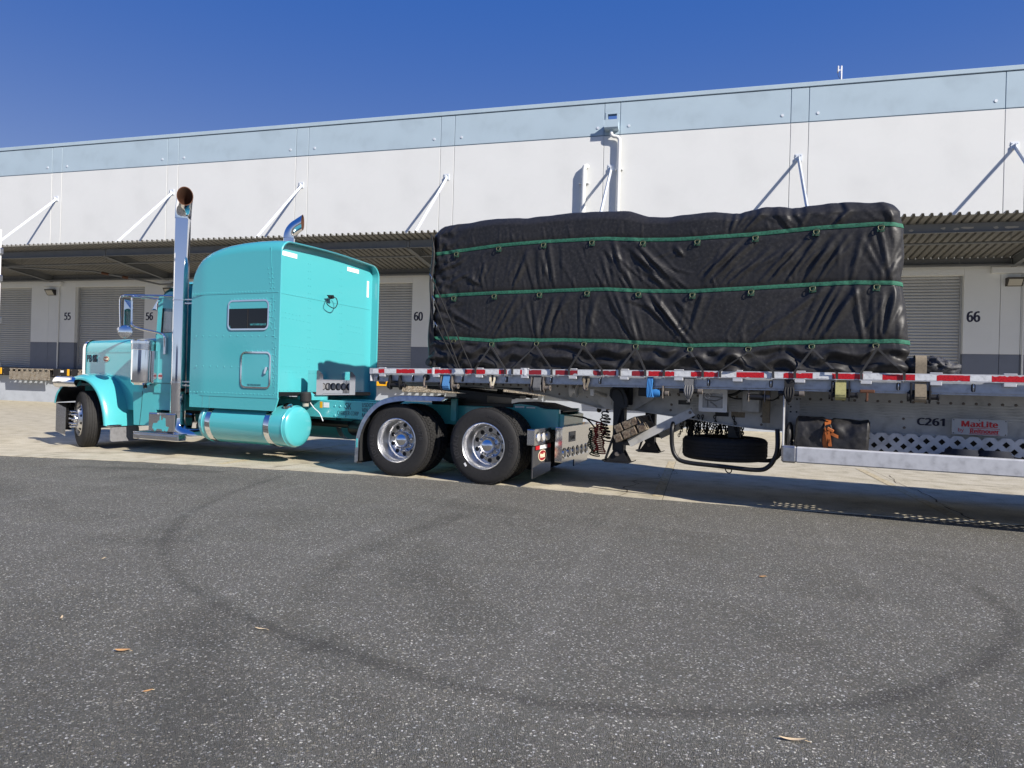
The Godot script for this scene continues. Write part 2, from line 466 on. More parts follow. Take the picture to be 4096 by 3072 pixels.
# dark binder with pale and grey stone chips of many sizes, tiling over two metres
func asphalt_tex() -> ImageTexture:
	var n := 1024
	var im := Image.create(n, n, false, Image.FORMAT_RGB8)
	var nz := FastNoiseLite.new(); nz.seed = 5; nz.frequency = 0.02
	var r := RandomNumberGenerator.new(); r.seed = 99
	var d := PackedByteArray(); d.resize(n * n * 3)
	for i in n * n:
		var v := 104 + r.randi_range(-16, 16)
		d[i * 3] = v + 2; d[i * 3 + 1] = v; d[i * 3 + 2] = v - 8
	for k in 72000:
		var cx := r.randf() * n; var cy := r.randf() * n
		var rad := 0.75 + pow(r.randf(), 3.0) * 2.6
		var tone := r.randf()
		var base := 110.0 + 46.0 * r.randf()
		if tone > 0.74: base = 152.0 + 86.0 * pow(r.randf(), 1.2)
		elif tone < 0.22: base = 72.0 + 24.0 * r.randf()
		var warm := r.randf_range(2.0, 15.0)
		var sq := r.randf_range(0.6, 1.0); var an := r.randf() * PI
		var ca := cos(an); var sa := sin(an)
		var q := int(ceil(rad)) + 1
		for y in range(-q, q + 1):
			for x in range(-q, q + 1):
				var u := (x * ca + y * sa) / rad; var w := (-x * sa + y * ca) / (rad * sq)
				if absf(u) + absf(w) * 0.9 < 1.15 and u * u + w * w < 1.0:
					var px := posmod(int(cx) + x, n); var py := posmod(int(cy) + y, n)
					var o := (py * n + px) * 3
					d[o] = clampi(int(base + warm * 0.6), 0, 255); d[o + 1] = clampi(int(base + warm * 0.2), 0, 255); d[o + 2] = clampi(int(base - warm), 0, 255)
	im = Image.create_from_data(n, n, false, Image.FORMAT_RGB8, d)
	return ImageTexture.create_from_image(im)

# ------------------------------------------------------------------ ground
const EDGE := [[-60.0, -8.3], [-16.0, -8.35], [-10.556, -8.42], [-8.46, -8.717], [-6.372, -8.878], [-4.398, -8.955], [-2.536, -8.847], [-0.866, -8.56], [0.296, -8.482], [1.104, -8.438], [2.116, -8.429], [3.3, -8.48], [6.0, -8.5], [60.0, -8.5]]

func seg_dist(p: Vector2, line: Array) -> Vector2:   # distance to a polyline, and how far along (0..1)
	var best := 1e9; var al := 0.0
	for i in line.size() - 1:
		var a: Vector2 = line[i]; var b: Vector2 = line[i + 1]
		var ab := b - a
		var t := clampf((p - a).dot(ab) / ab.length_squared(), 0.0, 1.0)
		var dd := p.distance_to(a + ab * t)
		if dd < best:
			best = dd; al = (i + t) / (line.size() - 1)
	return Vector2(best, al)

func make_ground() -> void:
	# asphalt: one sheet to the horizon, finely divided where tyre rubber and stains colour it
	var marks := [
		{"l": [[-5.49, -8.31], [-5.14, -6.73], [-4.73, -5.61], [-4.15, -4.7], [-3.64, -4.14], [-3.14, -3.74], [-2.56, -3.42], [-2.04, -3.19], [-1.45, -3.02], [-1.04, -2.9], [-0.58, -2.85], [-0.17, -2.92], [0.23, -3.05], [0.65, -3.26], [1.01, -3.54], [1.42, -4.01], [1.73, -4.53], [1.88, -5.0], [1.88, -5.56], [1.73, -6.15], [1.38, -6.36]], "w": 0.055, "d": 0.42, "e": 1.0},
		{"l": [[-5.62, -8.3], [-5.25, -6.7], [-4.82, -5.5], [-4.2, -4.55], [-3.68, -4.0], [-3.15, -3.6]], "w": 0.028, "d": 0.22, "e": 1.0},
		{"l": [[-2.98, -3.47], [-2.36, -2.86], [-1.97, -2.43], [-1.65, -2.02], [-1.3, -1.5]], "w": 0.22, "d": 0.30, "e": 0.5},
		{"l": [[-2.22, -3.6], [-2.55, -4.72], [-2.41, -5.96], [-2.27, -6.98]], "w": 0.11, "d": 0.30, "e": 0.7},
		{"l": [[-1.82, -3.0], [-1.77, -3.36]], "w": 0.05, "d": 0.32, "e": 0.3},
		{"l": [[-1.11, -3.48], [-1.45, -4.03], [-1.78, -4.5], [-2.6, -5.6]], "w": 0.26, "d": 0.22, "e": 0.6},
		{"l": [[-8.6, -7.9], [-7.0, -8.25], [-6.3, -8.35]], "w": 0.12, "d": 0.4, "e": 0.4},
		{"l": [[-9.4, -6.6], [-6.5, -5.6], [-5.0, -5.1]], "w": 0.24, "d": 0.24, "e": 0.6},
		{"l": [[-4.9, -4.6], [-3.9, -5.0]], "w": 0.32, "d": 0.27, "e": 0.4},
		{"l": [[0.2, -4.4], [0.9, -3.4], [1.3, -2.6]], "w": 0.16, "d": 0.2, "e": 0.6},
		{"l": [[-7.5, -5.2], [-5.6, -4.3], [-4.4, -3.3], [-3.4, -2.4]], "w": 0.16, "d": 0.22, "e": 0.6},
		{"l": [[-3.6, -7.6], [-1.6, -6.9], [0.6, -6.6]], "w": 0.2, "d": 0.16, "e": 0.6},
		{"l": [[-0.9, -2.4], [0.3, -2.2], [1.5, -2.4]], "w": 0.3, "d": 0.14, "e": 0.6},
	]
	for m in marks:
		var bx: Array = m.l.map(func(e): return e[0]); var bz: Array = m.l.map(func(e): return e[1])
		var mg: float = m.w * 2.7
		m.b = [bx.min() - mg, bx.max() + mg, bz.min() - mg, bz.max() + mg]
		m.l = m.l.map(func(e): return Vector2(e[0], e[1]))
	var pale := [[-2.9, -5.9, 0.3], [-0.9, -5.2, 0.5], [0.4, -7.7, 0.6], [-1.7, -6.6, 0.5], [1.6, -7.6, 0.5], [-4.9, -3.2, 0.4], [-1.2, -7.4, 0.7], [2.4, -6.9, 0.5], [-7.5, -6.9, 0.7]]
	var chalk := [Vector2(-2.46, -2.5), Vector2(-2.45, -2.64), Vector2(-2.38, -2.85)]
	var chalk2 := [Vector2(-1.05, -4.2), Vector2(-0.55, -4.1), Vector2(-0.1, -4.15)]
	var nz := FastNoiseLite.new(); nz.seed = 11; nz.frequency = 0.9; nz.fractal_octaves = 4
	var n2 := FastNoiseLite.new(); n2.seed = 12; n2.frequency = 9.0; n2.fractal_octaves = 3
	var xs := [-400.0, -120.0, -60.0, -30.0, -16.0]
	var x := -12.0
	while x < 5.0: xs.append(x); x += 0.042
	xs.append_array([6.0, 9.0, 16.0, 30.0, 60.0, 120.0, 400.0])
	var zs := [-400.0, -120.0, -40.0, -12.0]
	var z := -9.3
	while z < -1.2: zs.append(z); z += 0.04 if z > -5.0 else 0.055
	zs.append_array([-0.6, 1.0, 4.0, 12.0, 40.0, 120.0, 400.0])
	var rows := []; var cols := []
	for zz in zs:
		var row := []; var cr := []
		for xx in xs:
			row.append(Vector3(xx, 0.0, zz))
			var v := 1.0 + nz.get_noise_2d(xx, zz) * 0.20 + nz.get_noise_2d(xx * 0.22 + 40.0, zz * 0.22) * 0.28
			var p := Vector2(xx, zz)
			if zz > -9.5 and zz < -0.7 and xx > -12.5 and xx < 5.5:
				for m in marks:
					if xx < m.b[0] or xx > m.b[1] or zz < m.b[2] or zz > m.b[3]: continue
					var dd := seg_dist(p, m.l)
					if dd.x < m.w * 2.6:
						var gap: float = 0.72 + 0.28 * n2.get_noise_2d(xx * 1.7 + dd.y * 9.0, zz * 1.7) + 0.15 * nz.get_noise_2d(dd.y * 30.0, 4.0)
						var ends: float = smoothstep(0.0, 0.06, dd.y) * smoothstep(0.0, 0.12, 1.0 - dd.y) if m.e < 1.0 else 1.0 - 0.55 * smoothstep(0.8, 1.0, dd.y)
						v *= 1.0 - m.d * gap * ends * exp(-pow(dd.x / m.w, 4.0) * 0.9)
				for q in pale:
					var e: float = p.distance_to(Vector2(q[0], q[1])) / q[2]
					if e < 1.6: v += 0.35 * exp(-e * e * 2.0) * clampf(0.4 + n2.get_noise_2d(xx * 0.8, zz * 0.8) * 2.0, 0.0, 1.0)
				for cl in [chalk, chalk2]:
					var c := seg_dist(p, cl)
					if c.x < 0.05: v += 0.9 * clampf(0.35 + n2.get_noise_2d(xx * 3.0, zz * 3.0) * 2.2, 0.0, 1.0) * smoothstep(0.05, 0.0, c.x)
			var t := n2.get_noise_2d(xx * 0.3, zz * 0.3 + 70.0) * 0.02
			cr.append(Color(v * (1.0 + t), v, v * (0.985 - t)))
		rows.append(row); cols.append(cr)
	rows.reverse(); cols.reverse()
	setting("asphalt_lot", grid_mesh(rows, false, cols), M.asphalt)

	# concrete apron: cast slabs with open joints, 4 mm proud of the asphalt at its edge
	var bed := G.new()
	var line := []
	for e in EDGE: line.append(Vector2(e[0], e[1] - 0.012))
	var poly := line.duplicate(); poly.append(Vector2(60, WALL_Z + 0.02)); poly.append(Vector2(-60, WALL_Z + 0.02))
	var flat := Transform3D(Basis(Vector3(1, 0, 0), Vector3(0, 0, 1), Vector3(0, -1, 0)), Vector3.ZERO)
	bed.prism(poly, -0.0025, 0.03, flat)
	var apron := setting("concrete_apron", bed.mesh(1.0), M.joint_fill)
	var jx := [-60.0, -45.0, -34.0, -27.0, -20.8, -15.4, -10.4, -5.72, -0.42, 2.9, 7.6, 13.0, 22.0, 60.0]
	var jz := [-8.0, -13.0, -18.6, WALL_Z]
	var g2 := 0.0045
	var er := RandomNumberGenerator.new(); er.seed = 4
	for i in jx.size() - 1:
		for j in jz.size() - 1:
			var pts := []
			if j == 0:
				pts.append(Vector2(jx[i] + g2, jz[1] + g2)); pts.append(Vector2(jx[i + 1] - g2, jz[1] + g2))
				var xx: float = jx[i + 1] - g2
				while xx > jx[i] + g2 + 0.02:
					pts.append(Vector2(xx, tab(EDGE, xx) + er.randf_range(-0.018, 0.016)))
					xx -= 0.12 if jx[i] > -16.0 and jx[i + 1] < 8.0 else 3.0
				pts.append(Vector2(jx[i] + g2, tab(EDGE, jx[i])))
			else:
				pts = [Vector2(jx[i] + g2, jz[j] - g2), Vector2(jx[i + 1] - g2, jz[j] - g2), Vector2(jx[i + 1] - g2, jz[j + 1] + g2), Vector2(jx[i] + g2, jz[j + 1] + g2)]
			part(apron, "slab", G.new().prism(pts, -0.0075, 0.02, flat).mesh(1.0), M.concrete)
	# cracks: ragged narrow gaps, drawn as dark slivers lying in the slab face
	var cracks := [
		[[-0.95, -8.5], [-0.86, -8.95], [-0.98, -9.3], [-0.8, -9.7], [-0.9, -10.0], [-0.55, -10.5], [-0.62, -10.9], [-0.35, -11.2], [-0.45, -12.1]],
		[[2.9, -8.45], [2.83, -9.4], [2.95, -10.4], [2.88, -11.6], [3.0, -12.9]],
		[[-6.1, -8.95], [-6.0, -9.5], [-5.8, -10.0], [-5.85, -10.6], [-5.5, -11.2], [-4.9, -11.6], [-4.2, -11.5]],
		[[-10.2, -9.1], [-9.6, -9.6], [-9.0, -9.7], [-8.4, -10.2], [-7.4, -10.3], [-6.4, -10.9]],
		[[3.0, -12.2], [4.0, -11.9], [5.4, -12.1], [6.6, -11.7], [7.5, -11.9]],
		[[-0.3, -15.2], [1.2, -14.9], [2.3, -15.3], [3.4, -15.0]],
		[[-3.9, -9.5], [-3.2, -10.4], [-2.4, -10.9]],
	]
	var cr2 := RandomNumberGenerator.new(); cr2.seed = 17
	for cset in cracks:
		var g := G.new()
		var pts := []
		for i in cset.size() - 1:
			var a := Vector2(cset[i][0], cset[i][1]); var b := Vector2(cset[i + 1][0], cset[i + 1][1])
			for k in 5: pts.append(a.lerp(b, k / 5.0) + Vector2(cr2.randf_range(-0.035, 0.035), cr2.randf_range(-0.05, 0.05)))
		for i in pts.size() - 1:
			var nn: Vector2 = (pts[i + 1] - pts[i]).orthogonal().normalized()
			var w := cr2.randf_range(0.002, 0.011)
			var y := 0.0095
			g.quad(Vector3(pts[i].x - nn.x * w, y, pts[i].y - nn.y * w), Vector3(pts[i + 1].x - nn.x * w, y, pts[i + 1].y - nn.y * w), Vector3(pts[i + 1].x + nn.x * w, y, pts[i + 1].y + nn.y * w), Vector3(pts[i].x + nn.x * w, y, pts[i].y + nn.y * w))
		part(apron, "crack", g.mesh(1.0), M.crack_dark)
	# faded stall lines between the docks
	for sx in [[-0.49, -8.72, -13.0], [-3.7, -8.97, -13.0], [-7.0, -9.0, -13.0], [2.72, -8.6, -13.0]]:
		var zz: float = sx[1]
		while zz > sx[2]:
			var len := cr2.randf_range(0.25, 0.6)
			part(apron, "painted_stall_line", bxm(Vector3(0.12, 0.002, len), 0.0), M.faded_paint, at(sx[0], 0.0105, zz - len * 0.5))
			zz -= len + cr2.randf_range(0.01, 0.09)

# ------------------------------------------------------------------ warehouse
func wall_box(parent: Node3D, called: String, x0: float, x1: float, y0: float, y1: float, z0: float, z1: float, m: Material, b := 0.008) -> MeshInstance3D:
	return part(parent, called, bxm(Vector3(x1 - x0, y1 - y0, z1 - z0), b), m, at((x0 + x1) * 0.5, (y0 + y1) * 0.5, (z0 + z1) * 0.5))

func make_warehouse() -> void:
	var w := thing("warehouse", "long white tilt-up warehouse with pale blue parapet band and numbered dock doors", "warehouse", Vector3(0, 0, WALL_Z))
	var a := P0 - PITCH * 3.0; var b := P0 + PITCH * 11.0
	# body behind the panels: shows only in the joints
	wall_box(w, "wall_core", a, b, 5.4, 10.12, -0.5, -0.03, M.white_wall)
	wall_box(w, "parapet_core", a, b, 10.12, 10.44, -0.2, -0.03, M.blue_groove)
	wall_box(w, "parapet_core", a, P0 + PITCH * 4 - 0.16, 10.44, 10.86, -0.2, -0.03, M.blue_groove)
	wall_box(w, "parapet_core", P0 + PITCH * 4 + 0.16, b, 10.44, 10.86, -0.2, -0.03, M.blue_groove)
	wall_box(w, "parapet_core", a, b, 10.86, 11.24, -0.2, -0.03, M.blue_groove)
	wall_box(w, "parapet_cap", a, b, 11.26, 11.41, -0.52, 0.035, M.blue_band, 0.012)
	wall_box(w, "roof_slab", a, b, 10.15, 10.3, -40.0, -0.52, M.canopy_steel)
	wall_box(w, "back_wall", a, b, 0.0, 1.2, -40.2, -40.0, M.white_wall)
	wall_box(w, "dock_floor", a, b, 1.3, 1.496, -40.0, -0.1, M.canopy_steel)
	wall_box(w, "side_wall", a, a + 0.2, 0.0, 10.3, -40.0, -0.55, M.white_wall)
	wall_box(w, "side_wall", b - 0.2, b, 0.0, 10.3, -40.0, -0.55, M.white_wall)
	wall_box(w, "dock_wall", a, b, 0.0, 1.46, -0.3, 0.0, M.dock_base, 0.003)
	# one slat of the roller doors: a shallow convex lath with a hooked joint
	var sl := G.new()
	var prof := [Vector2(-0.03, -0.0485), Vector2(-0.004, -0.047), Vector2(0.008, -0.034), Vector2(0.014, -0.012), Vector2(0.015, 0.008), Vector2(0.010, 0.030), Vector2(0.0, 0.044), Vector2(-0.03, 0.0475)]
	var ra := []; var rb := []
	for p in prof:
		ra.append(Vector3(-1.84, p.y, p.x)); rb.append(Vector3(1.84, p.y, p.x))
	sl.skin([ra, rb], false, false)
	var slat := sl.mesh(50.0)
	var bolt := G.new().lathe([Vector2(0.0, 0.03), Vector2(0.045, 0.03), Vector2(0.05, 0.0)], Transform3D(Basis(Vector3.RIGHT, PI / 2), Vector3.ZERO), 12).mesh(30.0)
	var nums := {0: [["55", 0.79], ["56", 5.12]], 2: [["60", 5.12]], 5: [["66", 5.12]]}
	for i in range(-3, 11):
		var p := P0 + PITCH * i
		# upper panels with open joints either side of the narrow pilaster panel
		wall_box(w, "pilaster_panel", p - 0.265, p + 0.265, 5.4, 10.105, -0.03, 0.0, M.white_wall)
		wall_box(w, "wall_panel", p + 0.285, p + PITCH - 0.285, 5.4, 10.105, -0.03, 0.0, M.white_wall)
		if i == 4:   # the panel that holds the roof scupper has a hole right through
			wall_box(w, "parapet_panel", p - 0.265, p + 0.265, 10.135, 10.44, -0.03, 0.0, M.blue_band)
			wall_box(w, "parapet_panel", p - 0.265, p + 0.265, 10.86, 11.245, -0.03, 0.0, M.blue_band)
			wall_box(w, "parapet_panel", p - 0.265, p - 0.16, 10.44, 10.86, -0.03, 0.0, M.blue_band)
			wall_box(w, "parapet_panel", p + 0.16, p + 0.265, 10.44, 10.86, -0.03, 0.0, M.blue_band)
		else:
			wall_box(w, "parapet_panel", p - 0.265, p + 0.265, 10.135, 11.245, -0.03, 0.0, M.blue_band)
		wall_box(w, "parapet_panel", p + 0.285, p + PITCH - 0.285, 10.135, 11.245, -0.03, 0.0, M.blue_band)
		for s in [-0.53, 0.55]:
			var bt := part(w, "lifting_insert", bolt, M.galvanised, at(p + s + (0.0 if i != 4 else 0.03), 10.42 - 0.016 * absf(i - 3), -0.012))
			bt.scale = Vector3(1, 1, 1)
		# piers, lintel and two-tone paint below the canopy
		for q in [[-0.265, 0.265, 0.0, "pilaster"], [0.277, 1.19, -0.006, "pier"], [4.85, PITCH - 0.277, -0.006, "pier"]]:
			wall_box(w, q[3], p + q[0], p + q[1], 2.652, 5.41, -0.32, q[2], M.white_wall, 0.004)
			wall_box(w, q[3] + "_base", p + q[0], p + q[1], 1.462, 2.648, -0.32, q[2] - 0.001, M.slate_band, 0.004)
		wall_box(w, "lintel", p + 1.192, p + 4.848, 5.07, 5.41, -0.32, -0.008, M.white_wall, 0.004)
		wall_box(w, "corbel", p - 0.55, p + 0.5, 5.10, 5.30, 0.0, 0.13, M.white_wall, 0.01)
		part(w, "conduit", G.new().tube([Vector3(p + 0.33, 1.46, 0.035), Vector3(p + 0.33, 5.1, 0.035)], 0.028, 8).mesh(), M.white_wall)
		# roller door
		var d := group_part(w, "roller_door", at(p + 3.02, 1.5, -0.22))
		for k in 37:
			part(d, "slat", slat, M.door_metal, at(0, 0.05 + k * 0.0965, 0))
		part(d, "guide", bxm(Vector3(0.05, 3.55, 0.07)), M.door_metal, at(-1.805, 1.78, 0.03))
		part(d, "guide", bxm(Vector3(0.05, 3.55, 0.07)), M.door_metal, at(1.805, 1.78, 0.03))
		if nums.has(i):
			for e in nums[i]:
				part(w, "dock_number", letters(e[0], 0.31, 0.004, 0.78, true), M.ink, at(p + e[1], 3.79, 0.002 - 0.006))
		# wall pack lamp, unlit by day
		var lp := group_part(w, "wall_lamp", at(p - 0.02 - (0.06 if i == 0 else -0.08), 4.83, 0.0))
		part(lp, "housing", G.new().prism([Vector2(0, -0.12), Vector2(0.06, -0.12), Vector2(0.2, 0.08), Vector2(0.22, 0.13), Vector2(0, 0.13)], -0.215, 0.215, Transform3D(Basis(Vector3(0, 0, 1), Vector3(0, 1, 0), Vector3(-1, 0, 0)), Vector3.ZERO)).mesh(20.0), M.bronze_dark)
		part(lp, "lens", G.new().prism([Vector2(0.05, -0.105), Vector2(0.075, -0.105), Vector2(0.2, 0.075), Vector2(0.17, 0.08)], -0.18, 0.18, Transform3D(Basis(Vector3(0, 0, 1), Vector3(0, 1, 0), Vector3(-1, 0, 0)), Vector3(0, 0, 0.004))).mesh(20.0), M.lens_glass)
	# scupper box and rainwater pipe
	var sp := P0 + PITCH * 4
	var sc := group_part(w, "scupper", at(sp, 0, 0))
	part(sc, "flange", G.new().ring([Vector2(-0.23, 10.42), Vector2(0.23, 10.42), Vector2(0.23, 10.92), Vector2(-0.23, 10.92)], [Vector2(-0.16, 10.46), Vector2(0.16, 10.46), Vector2(0.16, 10.86), Vector2(-0.16, 10.86)], 0.0, 0.012).mesh(5.0), M.blue_band)
	part(sc, "leader_head", G.new().prism([Vector2(0.0, 10.55), Vector2(0.0, 10.25), Vector2(0.26, 10.25), Vector2(0.3, 10.3), Vector2(0.3, 10.56), Vector2(0.28, 10.56), Vector2(0.28, 10.48), Vector2(0.02, 10.48), Vector2(0.02, 10.55)], -0.24, 0.24, Transform3D(Basis(Vector3(0, 0, 1), Vector3(0, 1, 0), Vector3(-1, 0, 0)), Vector3.ZERO)).mesh(5.0), M.blue_band)
	part(sc, "tail_pipe", G.new().tube([Vector3(0.0, 10.26, 0.15), Vector3(0.0, 10.12, 0.15)], 0.055, 12).mesh(), M.blue_band)
	part(w, "rainwater_pipe", G.new().tube(curve([Vector3(sp, 10.16, 0.15), Vector3(sp + 0.01, 10.08, 0.15), Vector3(sp + 0.08, 10.03, 0.14), Vector3(sp + 0.2, 10.0, 0.13), Vector3(sp + 0.27, 9.93, 0.12), Vector3(sp + 0.285, 9.8, 0.12), Vector3(sp + 0.285, 9.0, 0.12), Vector3(sp + 0.285, 5.9, 0.12)], 5), 0.062, 12).mesh(), M.white_wall)
	part(w, "pipe_strap", bxm(Vector3(0.26, 0.025, 0.13)), M.white_wall, at(sp + 0.285, 8.87, 0.065))
	part(w, "vent_pipe", G.new().tube([Vector3(sp - 0.93, 5.9, 0.14), Vector3(sp - 0.93, 8.9, 0.14), Vector3(sp - 0.91, 9.02, 0.12), Vector3(sp - 0.86, 9.06, 0.05), Vector3(sp - 0.84, 9.06, 0.0)], 0.085, 14).mesh(), M.white_wall)
	part(w, "pipe_strap", bxm(Vector3(0.34, 0.025, 0.15)), M.white_wall, at(sp - 0.93, 8.45, 0.075))

func deck_y(c: float) -> float: return 5.56 + 0.119 * c

# ------------------------------------------------------------------ canopy over the dock
func make_canopy() -> void:
	var cp := thing("dock_canopy", "ribbed grey steel canopy hung on sloping struts over the dock doors", "canopy", Vector3(0, 0, WALL_Z))
	var a := P0 - PITCH * 3.0; var b := P0 + PITCH * 11.0
	# ribbed decking: each trough is one sheet of its own
	var pit := 0.2135; var c1 := 3.92; var hh := 0.075
	var g := G.new()
	var prof := [Vector2(0, 0), Vector2(0.128, 0), Vector2(0.143, hh), Vector2(0.1985, hh), Vector2(0.2135, 0)]
	for th in [0.0, 0.004]:
		var r0 := []; var r1 := []
		for p in prof:
			r0.append(Vector3(p.x, deck_y(0.0) + p.y + th, 0.005)); r1.append(Vector3(p.x, deck_y(c1) + p.y + th, c1))
		g.skin([r0, r1], false, th > 0.0)
	for i in prof.size() - 1:
		var p: Vector2 = prof[i]; var q: Vector2 = prof[i + 1]; var y := deck_y(c1)
		g.quad(Vector3(p.x, y + p.y, c1), Vector3(q.x, y + q.y, c1), Vector3(q.x, y + q.y + 0.004, c1), Vector3(p.x, y + p.y + 0.004, c1))
	var rib := g.mesh(5.0)
	var rest := G.new()
	var n := int((b - a) / pit)
	for i in n:
		var x := a + i * pit
		if x > -31.5 and x < 11.5: part(cp, "deck_rib", rib, M.canopy_deck, at(x, 0, 0))
		elif true:
			for p in g.t: rest.t.append(p + Vector3(x, 0, 0))
	var rs := part(cp, "deck_ribs", rest.mesh(5.0), M.canopy_deck)
	rs.set_meta("kind", "stuff")
	# channel beam along the front, ledger on the wall
	var bc := 3.3
	var chan := func(c: float, top: float, h: float, x0: float, x1: float) -> ArrayMesh:
		var q := G.new()
		q.box(Vector3((x0 + x1) * 0.5, top - h * 0.5, c), Vector3(x1 - x0, h, 0.012), 0.002)
		q.box(Vector3((x0 + x1) * 0.5, top - 0.006, c - 0.045), Vector3(x1 - x0, 0.012, 0.08), 0.002)
		q.box(Vector3((x0 + x1) * 0.5, top - h + 0.006, c + 0.045), Vector3(x1 - x0, 0.012, 0.08), 0.002)
		return q.mesh(5.0)
	for i in range(-3, 11):
		var p := P0 + PITCH * i
		part(cp, "front_beam", chan.call(bc, deck_y(bc) - 0.004, 0.26, p + 0.06, p + PITCH - 0.06), M.canopy_steel)
		part(cp, "wall_ledger", chan.call(0.09, deck_y(0.09) - 0.004, 0.2, p + 0.05, p + PITCH - 0.05), M.canopy_steel)
		# tapered I-beam running out from the wall
		var ib := G.new()
		var y0 := deck_y(0.05) - 0.006; var y1 := deck_y(bc) - 0.006
		ib.prism([Vector2(0.02, y0), Vector2(bc - 0.02, y1), Vector2(bc - 0.02, y1 - 0.27), Vector2(0.02, y0 - 0.30)], -0.006, 0.006, Transform3D(Basis(Vector3(0, 0, 1), Vector3(0, 1, 0), Vector3(-1, 0, 0)), Vector3.ZERO))
		for e in [0.0, -0.285]:
			ib.prism([Vector2(0.02, y0 + e), Vector2(bc - 0.02, y1 + e * 0.93), Vector2(bc - 0.02, y1 + e * 0.93 - 0.012), Vector2(0.02, y0 + e - 0.012)], -0.07, 0.07, Transform3D(Basis(Vector3(0, 0, 1), Vector3(0, 1, 0), Vector3(-1, 0, 0)), Vector3.ZERO))
		part(cp, "cross_beam", ib.mesh(5.0), M.canopy_steel, at(p, 0, 0))
		part(cp, "splice_plate", bxm(Vector3(0.10, 0.2, 0.02)), M.canopy_steel, at(p, deck_y(bc) - 0.14, bc + 0.012))
		# strut from the wall down to the deck
		var top := Vector3(p, 8.93, 0.05); var low := Vector3(p, deck_y(3.12) + 0.08, 3.12)
		var dir := (low - top).normalized()
		var bs := Basis(Vector3(1, 0, 0), dir.cross(Vector3(1, 0, 0)).normalized() * -1.0, dir)
		var st := G.new()
		st.box((top + low) * 0.5, Vector3(0.009, 0.06, top.distance_to(low)), 0.002, bs)
		st.box((top + low) * 0.5 + bs.y * 0.034 + bs.x * 0.026, Vector3(0.052, 0.009, top.distance_to(low)), 0.002, bs)
		st.box((top + low) * 0.5 + bs.y * 0.034 - bs.x * 0.028, Vector3(0.044, 0.008, top.distance_to(low)), 0.002, bs)
		part(cp, "strut", st.mesh(5.0), M.galvanised)
		var br := group_part(cp, "strut_bracket", at(p, 8.97, 0.0))
		part(br, "plate", bxm(Vector3(0.22, 0.24, 0.016)), M.galvanised, at(0, 0, 0.01))
		part(br, "lug", bxm(Vector3(0.02, 0.15, 0.09)), M.galvanised, at(0, -0.02, 0.06))
		for s in [[-0.07, 0.07], [0.07, 0.07], [-0.07, -0.07], [0.07, -0.07]]:
			part(br, "bolt", G.new().lathe([Vector2(0, 0.022), Vector2(0.016, 0.022), Vector2(0.018, 0)], Transform3D(Basis(Vector3.RIGHT, PI / 2), Vector3(s[0], s[1], 0.017)), 6).mesh(10.0), M.galvanised)
		# hangers for the sprinkler lines
		for h in [[1.0, 2.35], [3.2, 2.35], [5.2, 2.35], [1.6, 0.35], [4.6, 0.35]]:
			var yy := deck_y(h[1])
			part(cp, "pipe_hanger", G.new().tube([Vector3(p + h[0], yy, h[1]), Vector3(p + h[0], yy - (0.24 if h[1] > 1.0 else 0.3), h[1])], 0.008, 5).mesh(), M.canopy_steel)
	part(cp, "sprinkler_pipe", G.new().tube([Vector3(a, deck_y(2.35) - 0.24, 2.35), Vector3(b, deck_y(2.35) - 0.24, 2.35)], 0.034, 8).mesh(), M.canopy_steel)
	part(cp, "sprinkler_pipe", G.new().tube([Vector3(a, deck_y(0.35) - 0.3, 0.35), Vector3(b, deck_y(0.35) - 0.3, 0.35)], 0.03, 8).mesh(), M.canopy_steel)
	# branch main that dips to the wall between doors 55 and 57, rusted at its couplings
	var px := P0 + PITCH
	part(cp, "branch_pipe", G.new().tube([Vector3(px - 5.9, deck_y(2.5) - 0.3, 2.4), Vector3(px - 2.6, 5.50, 1.3), Vector3(px - 0.9, 5.22, 0.6)], 0.036, 8).mesh(), M.canopy_steel)
	part(cp, "rusted_coupling", G.new().tube([Vector3(px - 2.3, 5.452, 1.18), Vector3(px - 2.05, 5.41, 1.07)], 0.055, 8).mesh(), M.rust)
	part(cp, "rusted_coupling", G.new().tube([Vector3(px - 1.55, 5.327, 0.87), Vector3(px - 1.35, 5.294, 0.78)], 0.058, 8).mesh(), M.rust)
	part(cp, "branch_pipe", G.new().tube([Vector3(px - 0.9, 5.22, 0.6), Vector3(px - 0.2, 5.08, 0.32), Vector3(px + 0.2, 5.1, 0.2), Vector3(px + 0.5, 5.2, 0.1)], 0.036, 8).mesh(), M.canopy_steel)
	# bare patches on the front beam at the right
	var pr := RandomNumberGenerator.new(); pr.seed = 8
	for e in [[5.28, 0.16], [5.95, 0.06], [6.72, 0.07], [7.02, 0.08], [7.3, 0.19], [7.95, 0.07], [8.3, 0.2], [4.45, 0.12], [8.75, 0.05]]:
		var pts := []
		for k in 12:
			var an := TAU * k / 12
			pts.append(Vector2(cos(an) * e[1] * pr.randf_range(0.65, 1.1), sin(an) * 0.032 * pr.randf_range(0.6, 1.4)))
		part(cp, "bare_patch", G.new().prism(pts, 0.0, 0.0015).mesh(1.0), M.primer, at(e[0] - 0.6, deck_y(bc) - 0.15 + pr.randf_range(-0.02, 0.03), bc + 0.0065))

